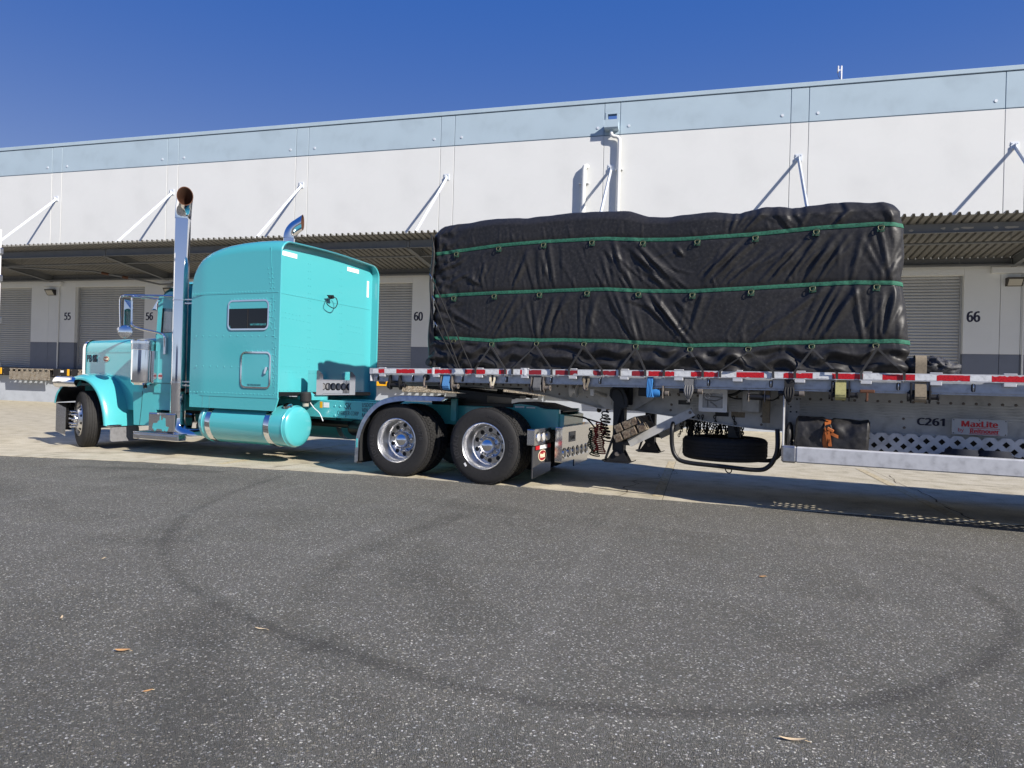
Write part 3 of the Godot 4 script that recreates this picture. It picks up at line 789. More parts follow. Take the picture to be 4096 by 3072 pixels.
# ------------------------------------------------------------------ dock levellers and bumpers
func make_dock() -> void:
	var words := {-28.4: "tread-plate dock leveller lip at far left, beside the chrome headlamp", -24.62: "tread-plate dock leveller lip half hidden behind the teal bonnet", -9.6: "tread-plate dock leveller lip seen under the flatbed's front corner", -5.9: "tread-plate dock leveller lip seen above the rear drive wheel", -2.2: "tread-plate dock leveller lip behind the trailer's landing legs"}
	var cs := words.keys()
	for c in cs:
		var t := thing("dock_leveller", words[c], "dock leveller", Vector3(c, 0, WALL_Z), 0.0, "dock levellers along the warehouse")
		part(t, "lip", bxm(Vector3(2.26, 0.37, 0.025), 0.006), M.tread_plate, Transform3D(Basis(Vector3.RIGHT, 0.06), Vector3(0, 1.145, 0.415)))
		part(t, "deck_edge", bxm(Vector3(2.26, 0.05, 0.42), 0.006), M.tread_plate, at(0, 1.44, 0.21))
		for k in 8:
			part(t, "hinge_lug", bxm(Vector3(0.11, 0.09, 0.05), 0.01), M.tread_plate, at(-1.04 + k * 0.297, 1.372, 0.40))
		part(t, "cheek", bxm(Vector3(0.02, 0.3, 0.3)), M.dark_steel, at(-1.0, 1.26, 0.16))
		part(t, "cheek", bxm(Vector3(0.02, 0.3, 0.3)), M.dark_steel, at(1.0, 1.26, 0.16))
	var bw := {-30.28: "black dock bumper blocks at the extreme left, beside the parked white trailer", -26.51: "black dock bumper blocks with a yellow stripe, left of the lorry's grille", -11.5: "black dock bumper blocks with a yellow guard under the flatbed's front corner", -7.75: "black dock bumper blocks behind the fifth wheel", -4.05: "black dock bumper blocks behind the tractor's tail"}
	for c in bw:
		var t := thing("dock_bumper", bw[c], "dock bumper", Vector3(c, 0, WALL_Z), 0.0, "dock bumpers along the warehouse")
		for e in [[-0.56, 0.36], [-0.12, 0.48], [0.48, 0.5]]:
			part(t, "block", bxm(Vector3(e[1], 0.34, 0.3), 0.015), M.black_rubber, at(e[0], 1.31, 0.151))
			for s in [-0.12, 0.12]:
				part(t, "bolt", G.new().lathe([Vector2(0, 0.015), Vector2(0.018, 0.012), Vector2(0.02, 0)], Transform3D(Basis(Vector3.RIGHT, PI / 2), Vector3(e[0] - e[1] * 0.4, 1.31 + s, 0.302)), 6).mesh(10.0), M.worn_steel)
		part(t, "yellow_stripe", bxm(Vector3(0.11, 0.28, 0.02)), M.safety_yellow, at(0.12, 1.33, 0.311))
		part(t, "notice", bxm(Vector3(0.17, 0.09, 0.006), 0.0), M.label_white, at(-0.22, 1.37, 0.304))
		if absf(c + 11.5) < 0.3:
			part(t, "yellow_guard", G.new().prism([Vector2(-0.55, 1.15), Vector2(-0.3, 1.15), Vector2(0.15, 1.15), Vector2(0.15, 1.2), Vector2(-0.2, 1.22), Vector2(-0.28, 1.36), Vector2(-0.55, 1.38)], 0.32, 0.36).mesh(5.0), M.safety_yellow)

func make_roof_antenna() -> void:
	var t := thing("roof_antenna", "small white panel antenna on a thin pole above the parapet", "antenna", Vector3(5.02, 10.3, -30.0))
	part(t, "pole", G.new().tube([Vector3(0, 0, 0), Vector3(0, 4.02, 0)], 0.028, 8).mesh(), M.label_white)
	part(t, "panel", bxm(Vector3(0.05, 0.24, 0.16), 0.01), M.label_white, at(-0.13, 3.88, 0.02))
	part(t, "arm", bxm(Vector3(0.12, 0.03, 0.03)), M.label_white, at(-0.06, 3.86, 0))
	part(t, "cable", G.new().tube(curve([Vector3(-0.13, 3.76, 0), Vector3(-0.11, 3.6, 0.03), Vector3(-0.03, 3.48, 0.03)], 4), 0.008, 5).mesh(), M.hose_black)

func make_parked_trailer() -> void:
	var t := thing("box_trailer", "white box trailer parked at the left edge, only its hinged rear corner showing", "trailer", Vector3(-13.78, 0, -10.9))
	part(t, "box", bxm(Vector3(12.0, 2.95, 2.55), 0.03), M.trailer_white, at(-6.08, 2.6, 1.3))
	part(t, "corner_post", bxm(Vector3(0.09, 3.1, 0.08), 0.012), M.trailer_white, at(-0.03, 2.64, 0.04))
	part(t, "corner_post", bxm(Vector3(0.09, 3.1, 0.08), 0.012), M.trailer_white, at(-0.03, 2.64, 2.56))
	part(t, "header", bxm(Vector3(0.09, 0.12, 2.44), 0.012), M.trailer_white, at(-0.03, 4.13, 1.3))
	part(t, "sill", bxm(Vector3(0.12, 0.16, 2.6), 0.012), M.dark_steel, at(-0.05, 1.0, 1.3))
	for y in [1.45, 2.35, 3.2, 3.75]:
		part(t, "hinge", bxm(Vector3(0.07, 0.13, 0.09), 0.015), M.satin_alu, at(0.035, y, 0.045))
	for s in [-1.6, -2.9]:
		for z in [0.25, 2.3]:
			part(t, "wheel", G.new().lathe([Vector2(0.0, -0.13), Vector2(0.28, -0.12), Vector2(0.46, -0.14), Vector2(0.51, -0.1), Vector2(0.51, 0.1), Vector2(0.46, 0.14), Vector2(0.28, 0.12), Vector2(0.0, 0.13)], Transform3D(Basis(Vector3.RIGHT, PI / 2), Vector3(s, 0.515, z)), 28).mesh(), M.tyre)
	part(t, "bogie", bxm(Vector3(2.2, 0.35, 1.1)), M.dark_steel, at(-2.25, 0.85, 1.3))
	for z in [0.35, 2.2]:
		part(t, "landing_leg", bxm(Vector3(0.14, 1.1, 0.14)), M.dark_steel, at(-9.6, 0.56, z))

# ------------------------------------------------------------------ the road tractor
# local frame: x runs to the rear, y up, z towards the photographer; s counts metres forward of the rear drive axle
func K(s: float, y: float, o: float) -> Vector3: return Vector3(-s, y, o)
func K2(pts: Array) -> Array: return pts.map(func(p): return Vector2(-p[0], p[1]))
func turn_z(o: float) -> Transform3D: return Transform3D(Basis(Vector3.RIGHT, PI / 2), Vector3(0, 0, o))   # lathe axis towards the photographer
func rearward(s: float) -> Transform3D:   # local XY of a prism laid on a plane that faces the rear; local x runs away from the photographer
	return Transform3D(Basis(Vector3(0, 0, -1), Vector3(0, 1, 0), Vector3(1, 0, 0)), Vector3(-s, 0, 0))

func rivet_mesh(r := 0.008) -> G:
	return G.new().lathe([Vector2(r, 0.0), Vector2(r * 0.8, r * 0.45), Vector2(0.0, r * 0.7)], Transform3D(Basis(Vector3.RIGHT, PI / 2), Vector3.ZERO), 8)

func rivet_rows(parent: Node3D, rows: Array, o: float, r := 0.008) -> void:   # rows of [s0, y0, s1, y1, n]
	var one := rivet_mesh(r)
	var g := G.new()
	for e in rows:
		for k in e[4]:
			var f: float = float(k) / maxf(1.0, e[4] - 1.0)
			g.add(one, Transform3D(Basis(), K(lerpf(e[0], e[2], f), lerpf(e[1], e[3], f), o)))
	part(parent, "rivets", g.mesh(40.0), M.teal).set_meta("kind", "stuff")

func tyre_mesh(drive: bool) -> ArrayMesh:
	# axis along z, outer face towards +z at z = 0, width 0.28
	var g := G.new()
	var prof := [Vector2(0.29, -0.02), Vector2(0.315, -0.008), Vector2(0.33, -0.004), Vector2(0.36, -0.002), Vector2(0.41, 0.0), Vector2(0.45, -0.004), Vector2(0.478, -0.014), Vector2(0.494, -0.028), Vector2(0.50, -0.042)]
	var back := []
	for p in prof: back.append(Vector2(p.x, -0.28 - p.y))
	back.reverse()
	var mid := []
	for k in 5:
		var z0 := -0.045 - k * 0.038
		if drive: continue
		mid.append_array([Vector2(0.507, z0), Vector2(0.508, z0 - 0.028), Vector2(0.496, z0 - 0.0285), Vector2(0.496, z0 - 0.0375)])
	if drive: mid = [Vector2(0.496, -0.045), Vector2(0.496, -0.235)]
	var full := prof + mid + back
	full.reverse()
	g.lathe(full, turn_z(0.0), 64)
	if drive:   # tread blocks
		var n := 58
		for i in n:
			for k in 4:
				var a := TAU * (i + (0.5 if k % 2 else 0.0)) / n
				var z := -0.052 - k * 0.058
				var w := 0.050
				var sh := 0.012 if k in [0, 3] else 0.0
				var b := Basis(Vector3(0, 0, 1), a)
				g.box(b * Vector3(0.500 - sh * 0.5, 0, 0) + Vector3(0, 0, z), Vector3(0.020, TAU * 0.505 / n * 0.82, w), 0.0, b)
	return g.mesh(32.0)

func ring_letters(txt: String, rad: float, start_deg: float, h: float, m: Material, parent: Node3D, called: String) -> void:
	var st := SurfaceTool.new(); st.begin(Mesh.PRIMITIVE_TRIANGLES)
	var a := start_deg
	for ch in txt:
		if ch != " ":
			var lm := letters(ch, h, 0.004, 1.0, true)
			st.append_from(lm, 0, Transform3D(Basis(Vector3(0, 0, 1), deg_to_rad(a - 90.0)), Vector3(cos(deg_to_rad(a)) * rad, sin(deg_to_rad(a)) * rad, 0.0005)))
		a -= rad_to_deg(h * 0.95 / rad)
	part(parent, called, st.commit(), m)

var TYRE_D: ArrayMesh
var TYRE_S: ArrayMesh
func drive_wheel(parent: Node3D, s: float, o: float, near: bool, words: Array) -> void:
	var w := group_part(parent, "drive_wheel", Transform3D(Basis() if near else Basis(Vector3.UP, PI), K(s, 0.508, o)))
	part(w, "tyre", TYRE_D, M.tyre, Transform3D(Basis(Vector3(0, 0, 1), rng.randf() * TAU), Vector3.ZERO))
	part(w, "tyre", TYRE_D, M.tyre, Transform3D(Basis(Vector3(0, 0, 1), rng.randf() * TAU), Vector3(0, 0, -0.335)))
	# deep-dish polished wheel: lip, barrel, disc with hand holes, hub
	var g := G.new()
	var dish := [Vector2(0.308, -0.022), Vector2(0.312, -0.004), Vector2(0.302, 0.0), Vector2(0.294, -0.008), Vector2(0.288, -0.03), Vector2(0.276, -0.05), Vector2(0.268, -0.09), Vector2(0.264, -0.215), Vector2(0.25, -0.232)]
	var d2 := dish.duplicate(); d2.reverse()
	g.lathe(dish, turn_z(0.0), 56)
	part(w, "rim", g.mesh(30.0), M.polished_alu)
	# disc with ten round holes: built from a flat ring cut into sectors
	var dg := G.new()
	var n := 10
	for i in n:
		var a0 := TAU * i / n
		var hole := []; var outline := []
		var mid := a0 + TAU / n * 0.5
		var hc := Vector2(cos(mid), sin(mid)) * 0.205
		var q := 16
		for k in q:
			var t := TAU * k / q + mid
			hole.append(hc + Vector2(cos(t), sin(t)) * 0.031)
			# matching point on the sector's outline
			var dirv := Vector2(cos(t), sin(t))
			var rr := hc + dirv * 0.2
			var ra := clampf(rr.length(), 0.168, 0.252)
			var aa := clampf(wrapf(rr.angle() - mid, -PI, PI), -TAU / n * 0.5, TAU / n * 0.5) + mid
			if absf(wrapf(t - mid, -PI, PI)) < 1.0: ra = 0.252
			if absf(wrapf(t - mid, -PI, PI)) > 2.1: ra = 0.168
			outline.append(Vector2(cos(aa), sin(aa)) * ra)
		dg.ring(outline, hole, -0.25, -0.232)
	part(w, "disc", dg.mesh(20.0), M.chrome_disc)
	part(w, "hub_flange", G.new().lathe([Vector2(0.17, -0.232), Vector2(0.166, -0.215), Vector2(0.152, -0.205), Vector2(0.0, -0.203)].map(func(e): return e), turn_z(0.0), 40).mesh(25.0), M.chrome_disc)
	part(w, "brake_drum", G.new().lathe([Vector2(0.25, -0.33), Vector2(0.25, -0.25), Vector2(0.0, -0.25)], turn_z(0.0), 24).mesh(), M.grease_black)
	part(w, "hub_cap", G.new().lathe([Vector2(0.114, -0.204), Vector2(0.112, -0.15), Vector2(0.106, -0.125), Vector2(0.09, -0.102), Vector2(0.06, -0.084), Vector2(0.025, -0.074), Vector2(0.0, -0.072)], turn_z(0.0), 32).mesh(40.0), M.chrome)
	var nut := G.new().lathe([Vector2(0.018, 0.0), Vector2(0.017, 0.03), Vector2(0.013, 0.045), Vector2(0.006, 0.052), Vector2(0.0, 0.053)], Transform3D(Basis(Vector3.RIGHT, PI / 2), Vector3.ZERO), 10).mesh(40.0)
	for i in 10:
		var a := TAU * (i + 0.25) / 10
		part(w, "nut_cover", nut, M.chrome, at(cos(a) * 0.142, sin(a) * 0.142, -0.206))
	for e in words: ring_letters(e[0], 0.405, e[1], e[2], M.tyre_letter, w, "sidewall_lettering")

func badge(parent: Node3D, xf: Transform3D, rx: float, ry: float) -> void:
	# red oval with a cream rim and the script name
	var b := group_part(parent, "maker_badge", xf)
	part(b, "rim", G.new().ring(ellipse(0, 0, rx, ry), ellipse(0, 0, rx * 0.92, ry * 0.9), 0.0, 0.004).mesh(5.0), M.badge_cream)
	part(b, "field", G.new().prism(ellipse(0, 0, rx * 0.93, ry * 0.91), 0.0, 0.003).mesh(5.0), M.badge_red)
	var lm := letters("Peterbilt", ry * 0.72, 0.003, 0.62, true)
	part(b, "script", lm, M.badge_cream, at(0, 0, 0.0045))

func make_tractor() -> void:
	TYRE_D = tyre_mesh(true); TYRE_S = tyre_mesh(false)
	var T := thing("road_tractor", "teal long-nose road tractor with tall sleeper, chrome exhaust stacks and fuel tank", "truck", Vector3(-2.58, 0, -8.727), deg_to_rad(-8.0))
	var n12 := Vector3(0, 0, 1)
	# ---------------- frame rails and drive line
	for o in [-0.80, -1.64]:
		var r := part(T, "frame_rail", bxm(Vector3(8.9, 0.28, 0.085), 0.008), M.teal, K(3.85, 0.865, o) * 1.0 if false else Transform3D(Basis(), K(3.85, 0.865, o)))
		if o > -1.0:
			part(r, "lettering", letters("SK", 0.10, 0.002, 0.8), M.ink, at(3.85 - 2.90, 0.055, 0.044))
			part(r, "lettering", letters("CARRIER CORP", 0.062, 0.002, 0.72), M.ink, at(3.85 - 2.90, -0.055, 0.044))
			for e in [["USDOT-3633", 0.085], ["VIN-ND7", 0.005], ["MC-1", -0.075]]:
				part(r, "lettering", letters(e[0], 0.062, 0.002, 0.78), M.ink, at(3.85 - 2.45 - 0.06 * float(10 - e[0].length()) * 0.3, e[1], 0.044))
			part(r, "warning_label", bxm(Vector3(0.05, 0.1, 0.002), 0.0), M.safety_yellow, at(3.85 - 3.42, 0.06, 0.0445))
			part(r, "warning_label", bxm(Vector3(0.11, 0.08, 0.002), 0.0), M.label_white, at(3.85 - 3.32, 0.06, 0.0445))
			for e in [[3.15, 0.05], [3.15, -0.1], [3.05, 0.05], [2.95, 0.05], [2.95, -0.1], [2.3, 0.08]]:
				part(r, "bolt", rivet_mesh(0.018).mesh(40.0), M.teal, at(3.85 - e[0], e[1], 0.0425))
	for s in [3.2, 2.0, 0.66, -0.3]:
		part(T, "cross_member", bxm(Vector3(0.12, 0.2, 0.76)), M.dark_steel, Transform3D(Basis(), K(s, 0.84, -1.22)))
	part(T, "drive_shaft", G.new().tube([K(5.4, 0.62, -1.22), K(1.6, 0.58, -1.22)], 0.06, 10).mesh(), M.grease_black)
	for s in [0.18, 1.52]:
		part(T, "axle", G.new().tube([K(s, 0.508, -0.35), K(s, 0.508, -2.1)], 0.075, 12).mesh(), M.grease_black)
		part(T, "differential", G.new().lathe([Vector2(0.0, 0.2), Vector2(0.16, 0.16), Vector2(0.22, 0.0), Vector2(0.16, -0.16), Vector2(0.0, -0.2)], Transform3D(Basis(Vector3(0, 0, 1), PI / 2), K(s, 0.508, -1.22)), 20).mesh(), M.grease_black)
		for o in [-0.86, -1.58]:
			part(T, "air_spring", G.new().lathe([Vector2(0.12, 0.0), Vector2(0.14, 0.04), Vector2(0.12, 0.08), Vector2(0.14, 0.12), Vector2(0.12, 0.17)], at(-s + 0.3, 0.55, o), 16).mesh(), M.grease_black)
	part(T, "suspension_beam", bxm(Vector3(1.9, 0.12, 0.1)), M.grease_black, Transform3D(Basis(), K(0.85, 0.5, -0.84)))
	part(T, "air_tank", G.new().lathe([Vector2(0.0, -0.5), Vector2(0.1, -0.48), Vector2(0.13, -0.42), Vector2(0.13, 0.42), Vector2(0.1, 0.48), Vector2(0.0, 0.5)], Transform3D(Basis(Vector3(0, 0, 1), PI / 2), K(2.6, 0.56, -1.1)), 16).mesh(), M.grease_black)
	# ---------------- drive wheels
	drive_wheel(T, 0.18, 0.0, true, [["JOYALL", 205.0, 0.062], ["A878", 12.0, 0.062], ["295/75R22.5", 82.0, 0.03]])
	drive_wheel(T, 1.52, 0.0, true, [["JOYALL", 215.0, 0.062], ["A878", 32.0, 0.062], ["295/75R22.5", 125.0, 0.03]])
	drive_wheel(T, 0.18, -2.44, false, []); drive_wheel(T, 1.52, -2.44, false, [])
	part(T, "tyre_sticker", bxm(Vector3(0.028, 0.05, 0.002), 0.0), M.label_white, Transform3D(Basis(Vector3(0, 0, 1), 0.55), K(0.43, 0.25, 0.0015)))
	# ---------------- half fenders over the front drive axle
	for o in [0.03, -1.86]:
		var ln := curve([K(2.17, 0.16, o), K(2.155, 0.51, o), K(2.04, 0.80, o), K(1.82, 1.02, o), K(1.56, 1.105, o), K(1.25, 1.13, o), K(0.75, 1.125, o)], 6)
		var fd := group_part(T, "half_fender")
		part(fd, "skin", G.new().sheet(ln, Vector3(0, 0, -0.61), Vector3(0.003, 0.004, 0)).mesh(30.0), M.satin_alu)
		var lip := []
		for p in ln: lip.append(p + Vector3(0.0, -0.03, 0.0))
		part(fd, "rolled_edge", G.new().tube(ln, 0.011, 8).mesh(40.0), M.satin_alu)
		part(fd, "liner", G.new().sheet(ln.map(func(p): return p + Vector3(0.012, -0.012, -0.02)), Vector3(0, 0, -0.57), Vector3(0.002, 0.002, 0)).mesh(30.0), M.black_rubber)
		var hub := K(1.45, 0.5, o)
		var inn := ln.map(func(p): return p + (hub - p).normalized() * 0.062)
		var wz := 0.012 if o > -1.0 else -0.622
		part(fd, "side_flange", G.new().skin([ln.map(func(p): return p + Vector3(0, 0, wz)), inn.map(func(p): return p + Vector3(0, 0, wz + 0.012))], false).skin([ln.map(func(p): return p + Vector3(0, 0, wz - 0.004)), inn.map(func(p): return p + Vector3(0, 0, wz + 0.006))], false, true).mesh(40.0), M.satin_alu)
		part(fd, "bracket", bxm(Vector3(0.09, 0.34, 0.06)), M.teal, Transform3D(Basis(), K(0.95, 0.95, o - 0.66)))
		part(fd, "stay", bxm(Vector3(0.03, 0.13, 0.02)), M.teal, Transform3D(Basis(), K(2.14, 0.44, o + 0.012)))
		part(fd, "flap", bxm(Vector3(0.01, 0.4, 0.54)), M.black_rubber, Transform3D(Basis(), K(2.13, 0.38, o - 0.31)))
	# ---------------- fifth wheel and frame tail
	var fw := group_part(T, "fifth_wheel")
	part(fw, "plate", G.new().prism([Vector2(-1.35, -0.45), Vector2(-0.7, -0.5), Vector2(-0.1, -0.48), Vector2(0.12, -0.36), Vector2(0.12, -0.12), Vector2(-0.35, -0.06), Vector2(-0.35, 0.06), Vector2(0.12, 0.12), Vector2(0.12, 0.36), Vector2(-0.1, 0.48), Vector2(-0.7, 0.5), Vector2(-1.35, 0.45)], -0.02, 0.02, Transform3D(Basis(Vector3(1, 0, 0), Vector3(0, 0, -1), Vector3(0, 1, 0)).rotated(Vector3(0, 0, 1), -0.07), Vector3(-0.15, 1.16, -1.22))).mesh(5.0), M.grease_black)
	part(fw, "saddle", bxm(Vector3(0.5, 0.16, 0.9)), M.grease_black, Transform3D(Basis(), K(0.75, 1.1, -1.22)))
	part(fw, "slide_rail", bxm(Vector3(1.3, 0.05, 0.12)), M.grease_black, Transform3D(Basis(), K(0.75, 1.03, -0.82)))
	part(fw, "release_handle", G.new().tube([K(1.2, 1.14, -0.75), K(1.2, 1.12, -0.4), K(1.15, 1.12, -0.34)], 0.012, 6).mesh(), M.grease_black)
	var tail := G.new()
	tail.prism(K2([[0.36, 1.02], [-0.02, 1.06], [-0.23, 1.04], [-0.67, 0.93], [-0.66, 0.76], [0.36, 0.76]]), -1.66, -0.795)
	part(T, "frame_tail", tail.mesh(5.0), M.teal)
	part(T, "tail_cover", G.new().prism(K2([[0.2, 1.05], [0.05, 1.085], [-0.25, 1.075], [-0.62, 0.98], [-0.62, 0.965], [0.2, 1.03]]), -1.58, -0.88).mesh(30.0), M.black_paint)
	part(T, "warning_label", bxm(Vector3(0.14, 0.06, 0.002), 0.0), M.label_white, Transform3D(Basis(), K(0.0, 1.0, -0.792)))
	part(T, "warning_label", bxm(Vector3(0.13, 0.11, 0.002), 0.0), M.label_white, Transform3D(Basis(), K(-0.17, 0.97, -0.792)))
	# ---------------- rear light bars, mud flaps, number-plate panel
	for side in [0, 1]:
		var o0 := 0.0 if side == 0 else -1.70
		var lb := group_part(T, "light_bar")
		part(lb, "box", G.new().prism(rrect(-o0 if false else 0.0, 0.555, 0.74, 0.765, 0.012, 2), -0.1, 0.0, rearward(-0.545) * Transform3D(Basis(), Vector3(-o0, 0, 0))).mesh(20.0), M.chrome_soft)
		for k in 3:
			var xf := rearward(-0.546) * at(-o0 + 0.13 + k * 0.185, 0.655, 0.0)
			var lamp := group_part(lb, "lamp", xf)
			part(lamp, "grommet", G.new().lathe([Vector2(0.07, 0.0), Vector2(0.068, 0.01), Vector2(0.056, 0.008)], Transform3D(Basis(Vector3.RIGHT, PI / 2), Vector3.ZERO), 20).mesh(20.0), M.chrome)
			part(lamp, "lens", G.new().lathe([Vector2(0.056, 0.002), Vector2(0.05, 0.012), Vector2(0.0, 0.016)], Transform3D(Basis(Vector3.RIGHT, PI / 2), Vector3.ZERO), 20).mesh(30.0), M.led_clear)
		var fl := group_part(T, "mud_flap")
		part(fl, "sheet", G.new().prism([Vector2(-o0 + 0.02, 0.56), Vector2(-o0 + 0.70, 0.56), Vector2(-o0 + 0.70, 0.17), Vector2(-o0 + 0.02, 0.13)], -0.012, 0.0, rearward(-0.52)).mesh(5.0), M.flap_rubber)
		part(fl, "weight", G.new().prism([Vector2(-o0 + 0.03, 0.27), Vector2(-o0 + 0.36, 0.31), Vector2(-o0 + 0.69, 0.29), Vector2(-o0 + 0.69, 0.175), Vector2(-o0 + 0.03, 0.135)], 0.0, 0.004, rearward(-0.52)).mesh(5.0), M.chrome_soft)
		if side == 0:
			badge(fl, rearward(-0.522) * at(0.36, 0.405, 0.0), 0.15, 0.075)
			for e in [[0.08, 0.22, "tape_red"], [0.22, 0.5, "tape_white"], [0.5, 0.64, "tape_red"]]:
				part(fl, "reflector", G.new().prism([Vector2(e[0], 0.495), Vector2(e[1], 0.495), Vector2(e[1], 0.545), Vector2(e[0], 0.545)], 0.0, 0.006, rearward(-0.533)).mesh(5.0), M[e[2]])
	var np := group_part(T, "rear_panel")
	part(np, "panel", G.new().prism(rrect(0.58, 0.30, 1.86, 0.775, 0.01, 2), -0.1, 0.0, rearward(-0.72)).mesh(20.0), M.chrome_soft)
	part(np, "number_plate", G.new().prism(rrect(0.86, 0.56, 1.14, 0.70, 0.01, 2), 0.0, 0.004, rearward(-0.722)).mesh(5.0), M.plate_grey)
	part(np, "plate_number", letters("9G54967", 0.055, 0.002, 0.72), M.ink, rearward(-0.7275) * at(1.0, 0.615, 0))
	for k in 6:
		var lamp := group_part(np, "lamp", rearward(-0.721) * at(0.68 + k * 0.20, 0.42, 0.0))
		part(lamp, "grommet", G.new().lathe([Vector2(0.072, 0.0), Vector2(0.07, 0.012), Vector2(0.056, 0.01)], Transform3D(Basis(Vector3.RIGHT, PI / 2), Vector3.ZERO), 20).mesh(20.0), M.chrome)
		part(lamp, "lens", G.new().lathe([Vector2(0.056, 0.004), Vector2(0.05, 0.012), Vector2(0.0, 0.015)], Transform3D(Basis(Vector3.RIGHT, PI / 2), Vector3.ZERO), 20).mesh(30.0), M.led_smoke)
	make_sleeper(T)
	make_cab(T)
	make_front(T)

func make_sleeper(T: Node3D) -> void:
	var S := group_part(T, "sleeper")
	var roof := [[3.64, 3.44], [3.8, 3.46], [4.2, 3.465], [4.6, 3.45], [4.9, 3.41], [5.12, 3.35], [5.3, 3.27], [5.41, 3.17], [5.47, 3.05], [5.49, 2.9]]
	var sect := func(s: float, inset: float, base: float) -> Array:
		var ht: float = tab(roof, s) - inset
		var r := 0.20; var row := []
		var o0 := -inset; var o1 := -2.60 + inset
		var tap := 0.0 if s < 5.2 else (s - 5.2) * 0.12
		o0 -= tap; o1 += tap
		row.append(K(s, base, o0)); row.append(K(s, 2.0, o0)); row.append(K(s, 2.64, o0))
		for k in 9:
			var a := PI * 0.5 * k / 8
			row.append(K(s, ht - r + sin(a) * r, o0 - r + cos(a) * r))
		for k in 7: row.append(K(s, ht + 0.03 * sin(PI * (k + 1) / 8.0), lerpf(o0 - r, o1 + r, (k + 1) / 8.0)))
		for k in 9:
			var a := PI * 0.5 * (8 - k) / 8
			row.append(K(s, ht - r + sin(a) * r, o1 + r - cos(a) * r))
		row.append(K(s, 2.64, o1)); row.append(K(s, 2.0, o1)); row.append(K(s, base, o1))
		return row
	var rows := []
	for s in [3.64, 3.72, 3.9, 4.2, 4.5, 4.75, 4.95, 5.1, 5.2, 5.3, 5.37, 5.42, 5.46, 5.48, 5.49]: rows.append(sect.call(s, 0.0, 1.02))
	var g := G.new(); g.skin(rows, false, false)
	var fr: Array = rows[-1]
	for i in range(0, fr.size() / 2): # close the front
		g.quad(fr[i], fr[fr.size() - 1 - i], fr[fr.size() - 2 - i], fr[i + 1])
	g.skin([sect.call(3.64, 0.0, 1.02), sect.call(3.628, 0.010, 1.02), sect.call(3.64, 0.022, 1.02), sect.call(3.79, 0.03, 1.02)], false, true)
	part(S, "shell", g.mesh(30.0), M.teal)
	# rear wall, set inside the shell's lip
	var rr: Array = sect.call(3.77, 0.028, 1.12)
	var rg := G.new()
	for i in range(0, rr.size() / 2): rg.quad(rr[i], rr[i + 1], rr[rr.size() - 2 - i], rr[rr.size() - 1 - i])
	part(S, "rear_wall", rg.mesh(10.0), M.teal)
	# upper and lower rear sheets lap at a seam
	part(S, "lap_seam", bxm(Vector3(0.006, 0.012, 2.40), 0.001), M.teal, Transform3D(Basis(), K(3.768, 2.645, -1.30)))
	part(S, "floor", bxm(Vector3(1.9, 0.06, 2.4)), M.black_paint, Transform3D(Basis(), K(4.6, 1.09, -1.24)))
	# side seam and cover strip at the rear corner, skirt below
	part(S, "seam_strip", bxm(Vector3(1.78, 0.012, 0.006), 0.001), M.teal, Transform3D(Basis(), K(4.56, 2.635, 0.002)))
	part(S, "corner_seam", G.new().prism(K2([[3.842, 3.33], [3.848, 3.33], [3.79, 2.64], [3.70, 1.6], [3.68, 1.06], [3.672, 1.06], [3.692, 1.6], [3.782, 2.64]]), -0.002, 0.003).mesh(5.0), M.teal)
	part(S, "skirt", G.new().prism(K2([[5.45, 1.035], [3.635, 1.035], [3.64, 1.0], [3.70, 0.83], [5.45, 0.83]]), -0.03, -0.006).mesh(5.0), M.teal)
	part(S, "skirt", G.new().prism(K2([[5.45, 1.035], [3.635, 1.035], [3.64, 1.0], [3.70, 0.83], [5.45, 0.83]]), -2.595, -2.57).mesh(5.0), M.teal)
	for s in [5.17, 5.02]: part(S, "skirt_joint", bxm(Vector3(0.004, 0.2, 0.003), 0.0), M.chrome_soft, Transform3D(Basis(), K(s, 0.93, -0.006)))
	rivet_rows(S, [[5.43, 2.655, 3.9, 2.655, 26], [5.33, 1.97, 3.74, 1.97, 12], [5.31, 1.49, 4.42, 1.49, 7], [5.42, 1.075, 3.72, 1.075, 24], [3.88, 3.0, 3.82, 2.7, 5], [3.81, 3.0, 3.76, 2.7, 5], [3.80, 2.55, 3.70, 1.1, 16], [3.74, 2.5, 3.645, 1.1, 11], [4.62, 2.545, 3.9, 2.545, 11], [3.835, 2.5, 3.80, 2.1, 6], [4.27, 1.745, 3.85, 1.745, 5], [3.745, 1.68, 3.73, 1.25, 6]], 0.0008, 0.0105)
	var rv := G.new(); var one := rivet_mesh(0.0095)
	var to := Basis(Vector3(0, 0, -1), Vector3(0, 1, 0), Vector3(1, 0, 0))
	for e in [[0.1, 2.655, 2.36, 2.655, 30], [0.78, 3.2, 0.84, 1.3, 17], [0.83, 3.2, 0.89, 1.3, 17], [1.6, 3.2, 1.68, 1.3, 17], [1.65, 3.2, 1.73, 1.3, 17], [0.12, 1.85, 2.36, 1.80, 28], [0.12, 2.36, 0.6, 2.34, 7], [0.12, 2.28, 0.7, 2.26, 8], [0.15, 1.52, 0.65, 1.52, 7], [0.15, 1.43, 0.65, 1.43, 7], [1.85, 2.3, 2.3, 2.28, 6], [1.85, 2.2, 2.3, 2.18, 6], [0.2, 3.36, 2.2, 3.36, 30], [0.1, 1.15, 2.3, 1.15, 26]]:
		for k in e[4]:
			var f: float = float(k) / (e[4] - 1)
			rv.add(one, Transform3D(to, K(3.7695, lerpf(e[1], e[3], f), -lerpf(e[0], e[2], f))))
	part(S, "rivets", rv.mesh(40.0), M.teal).set_meta("kind", "stuff")
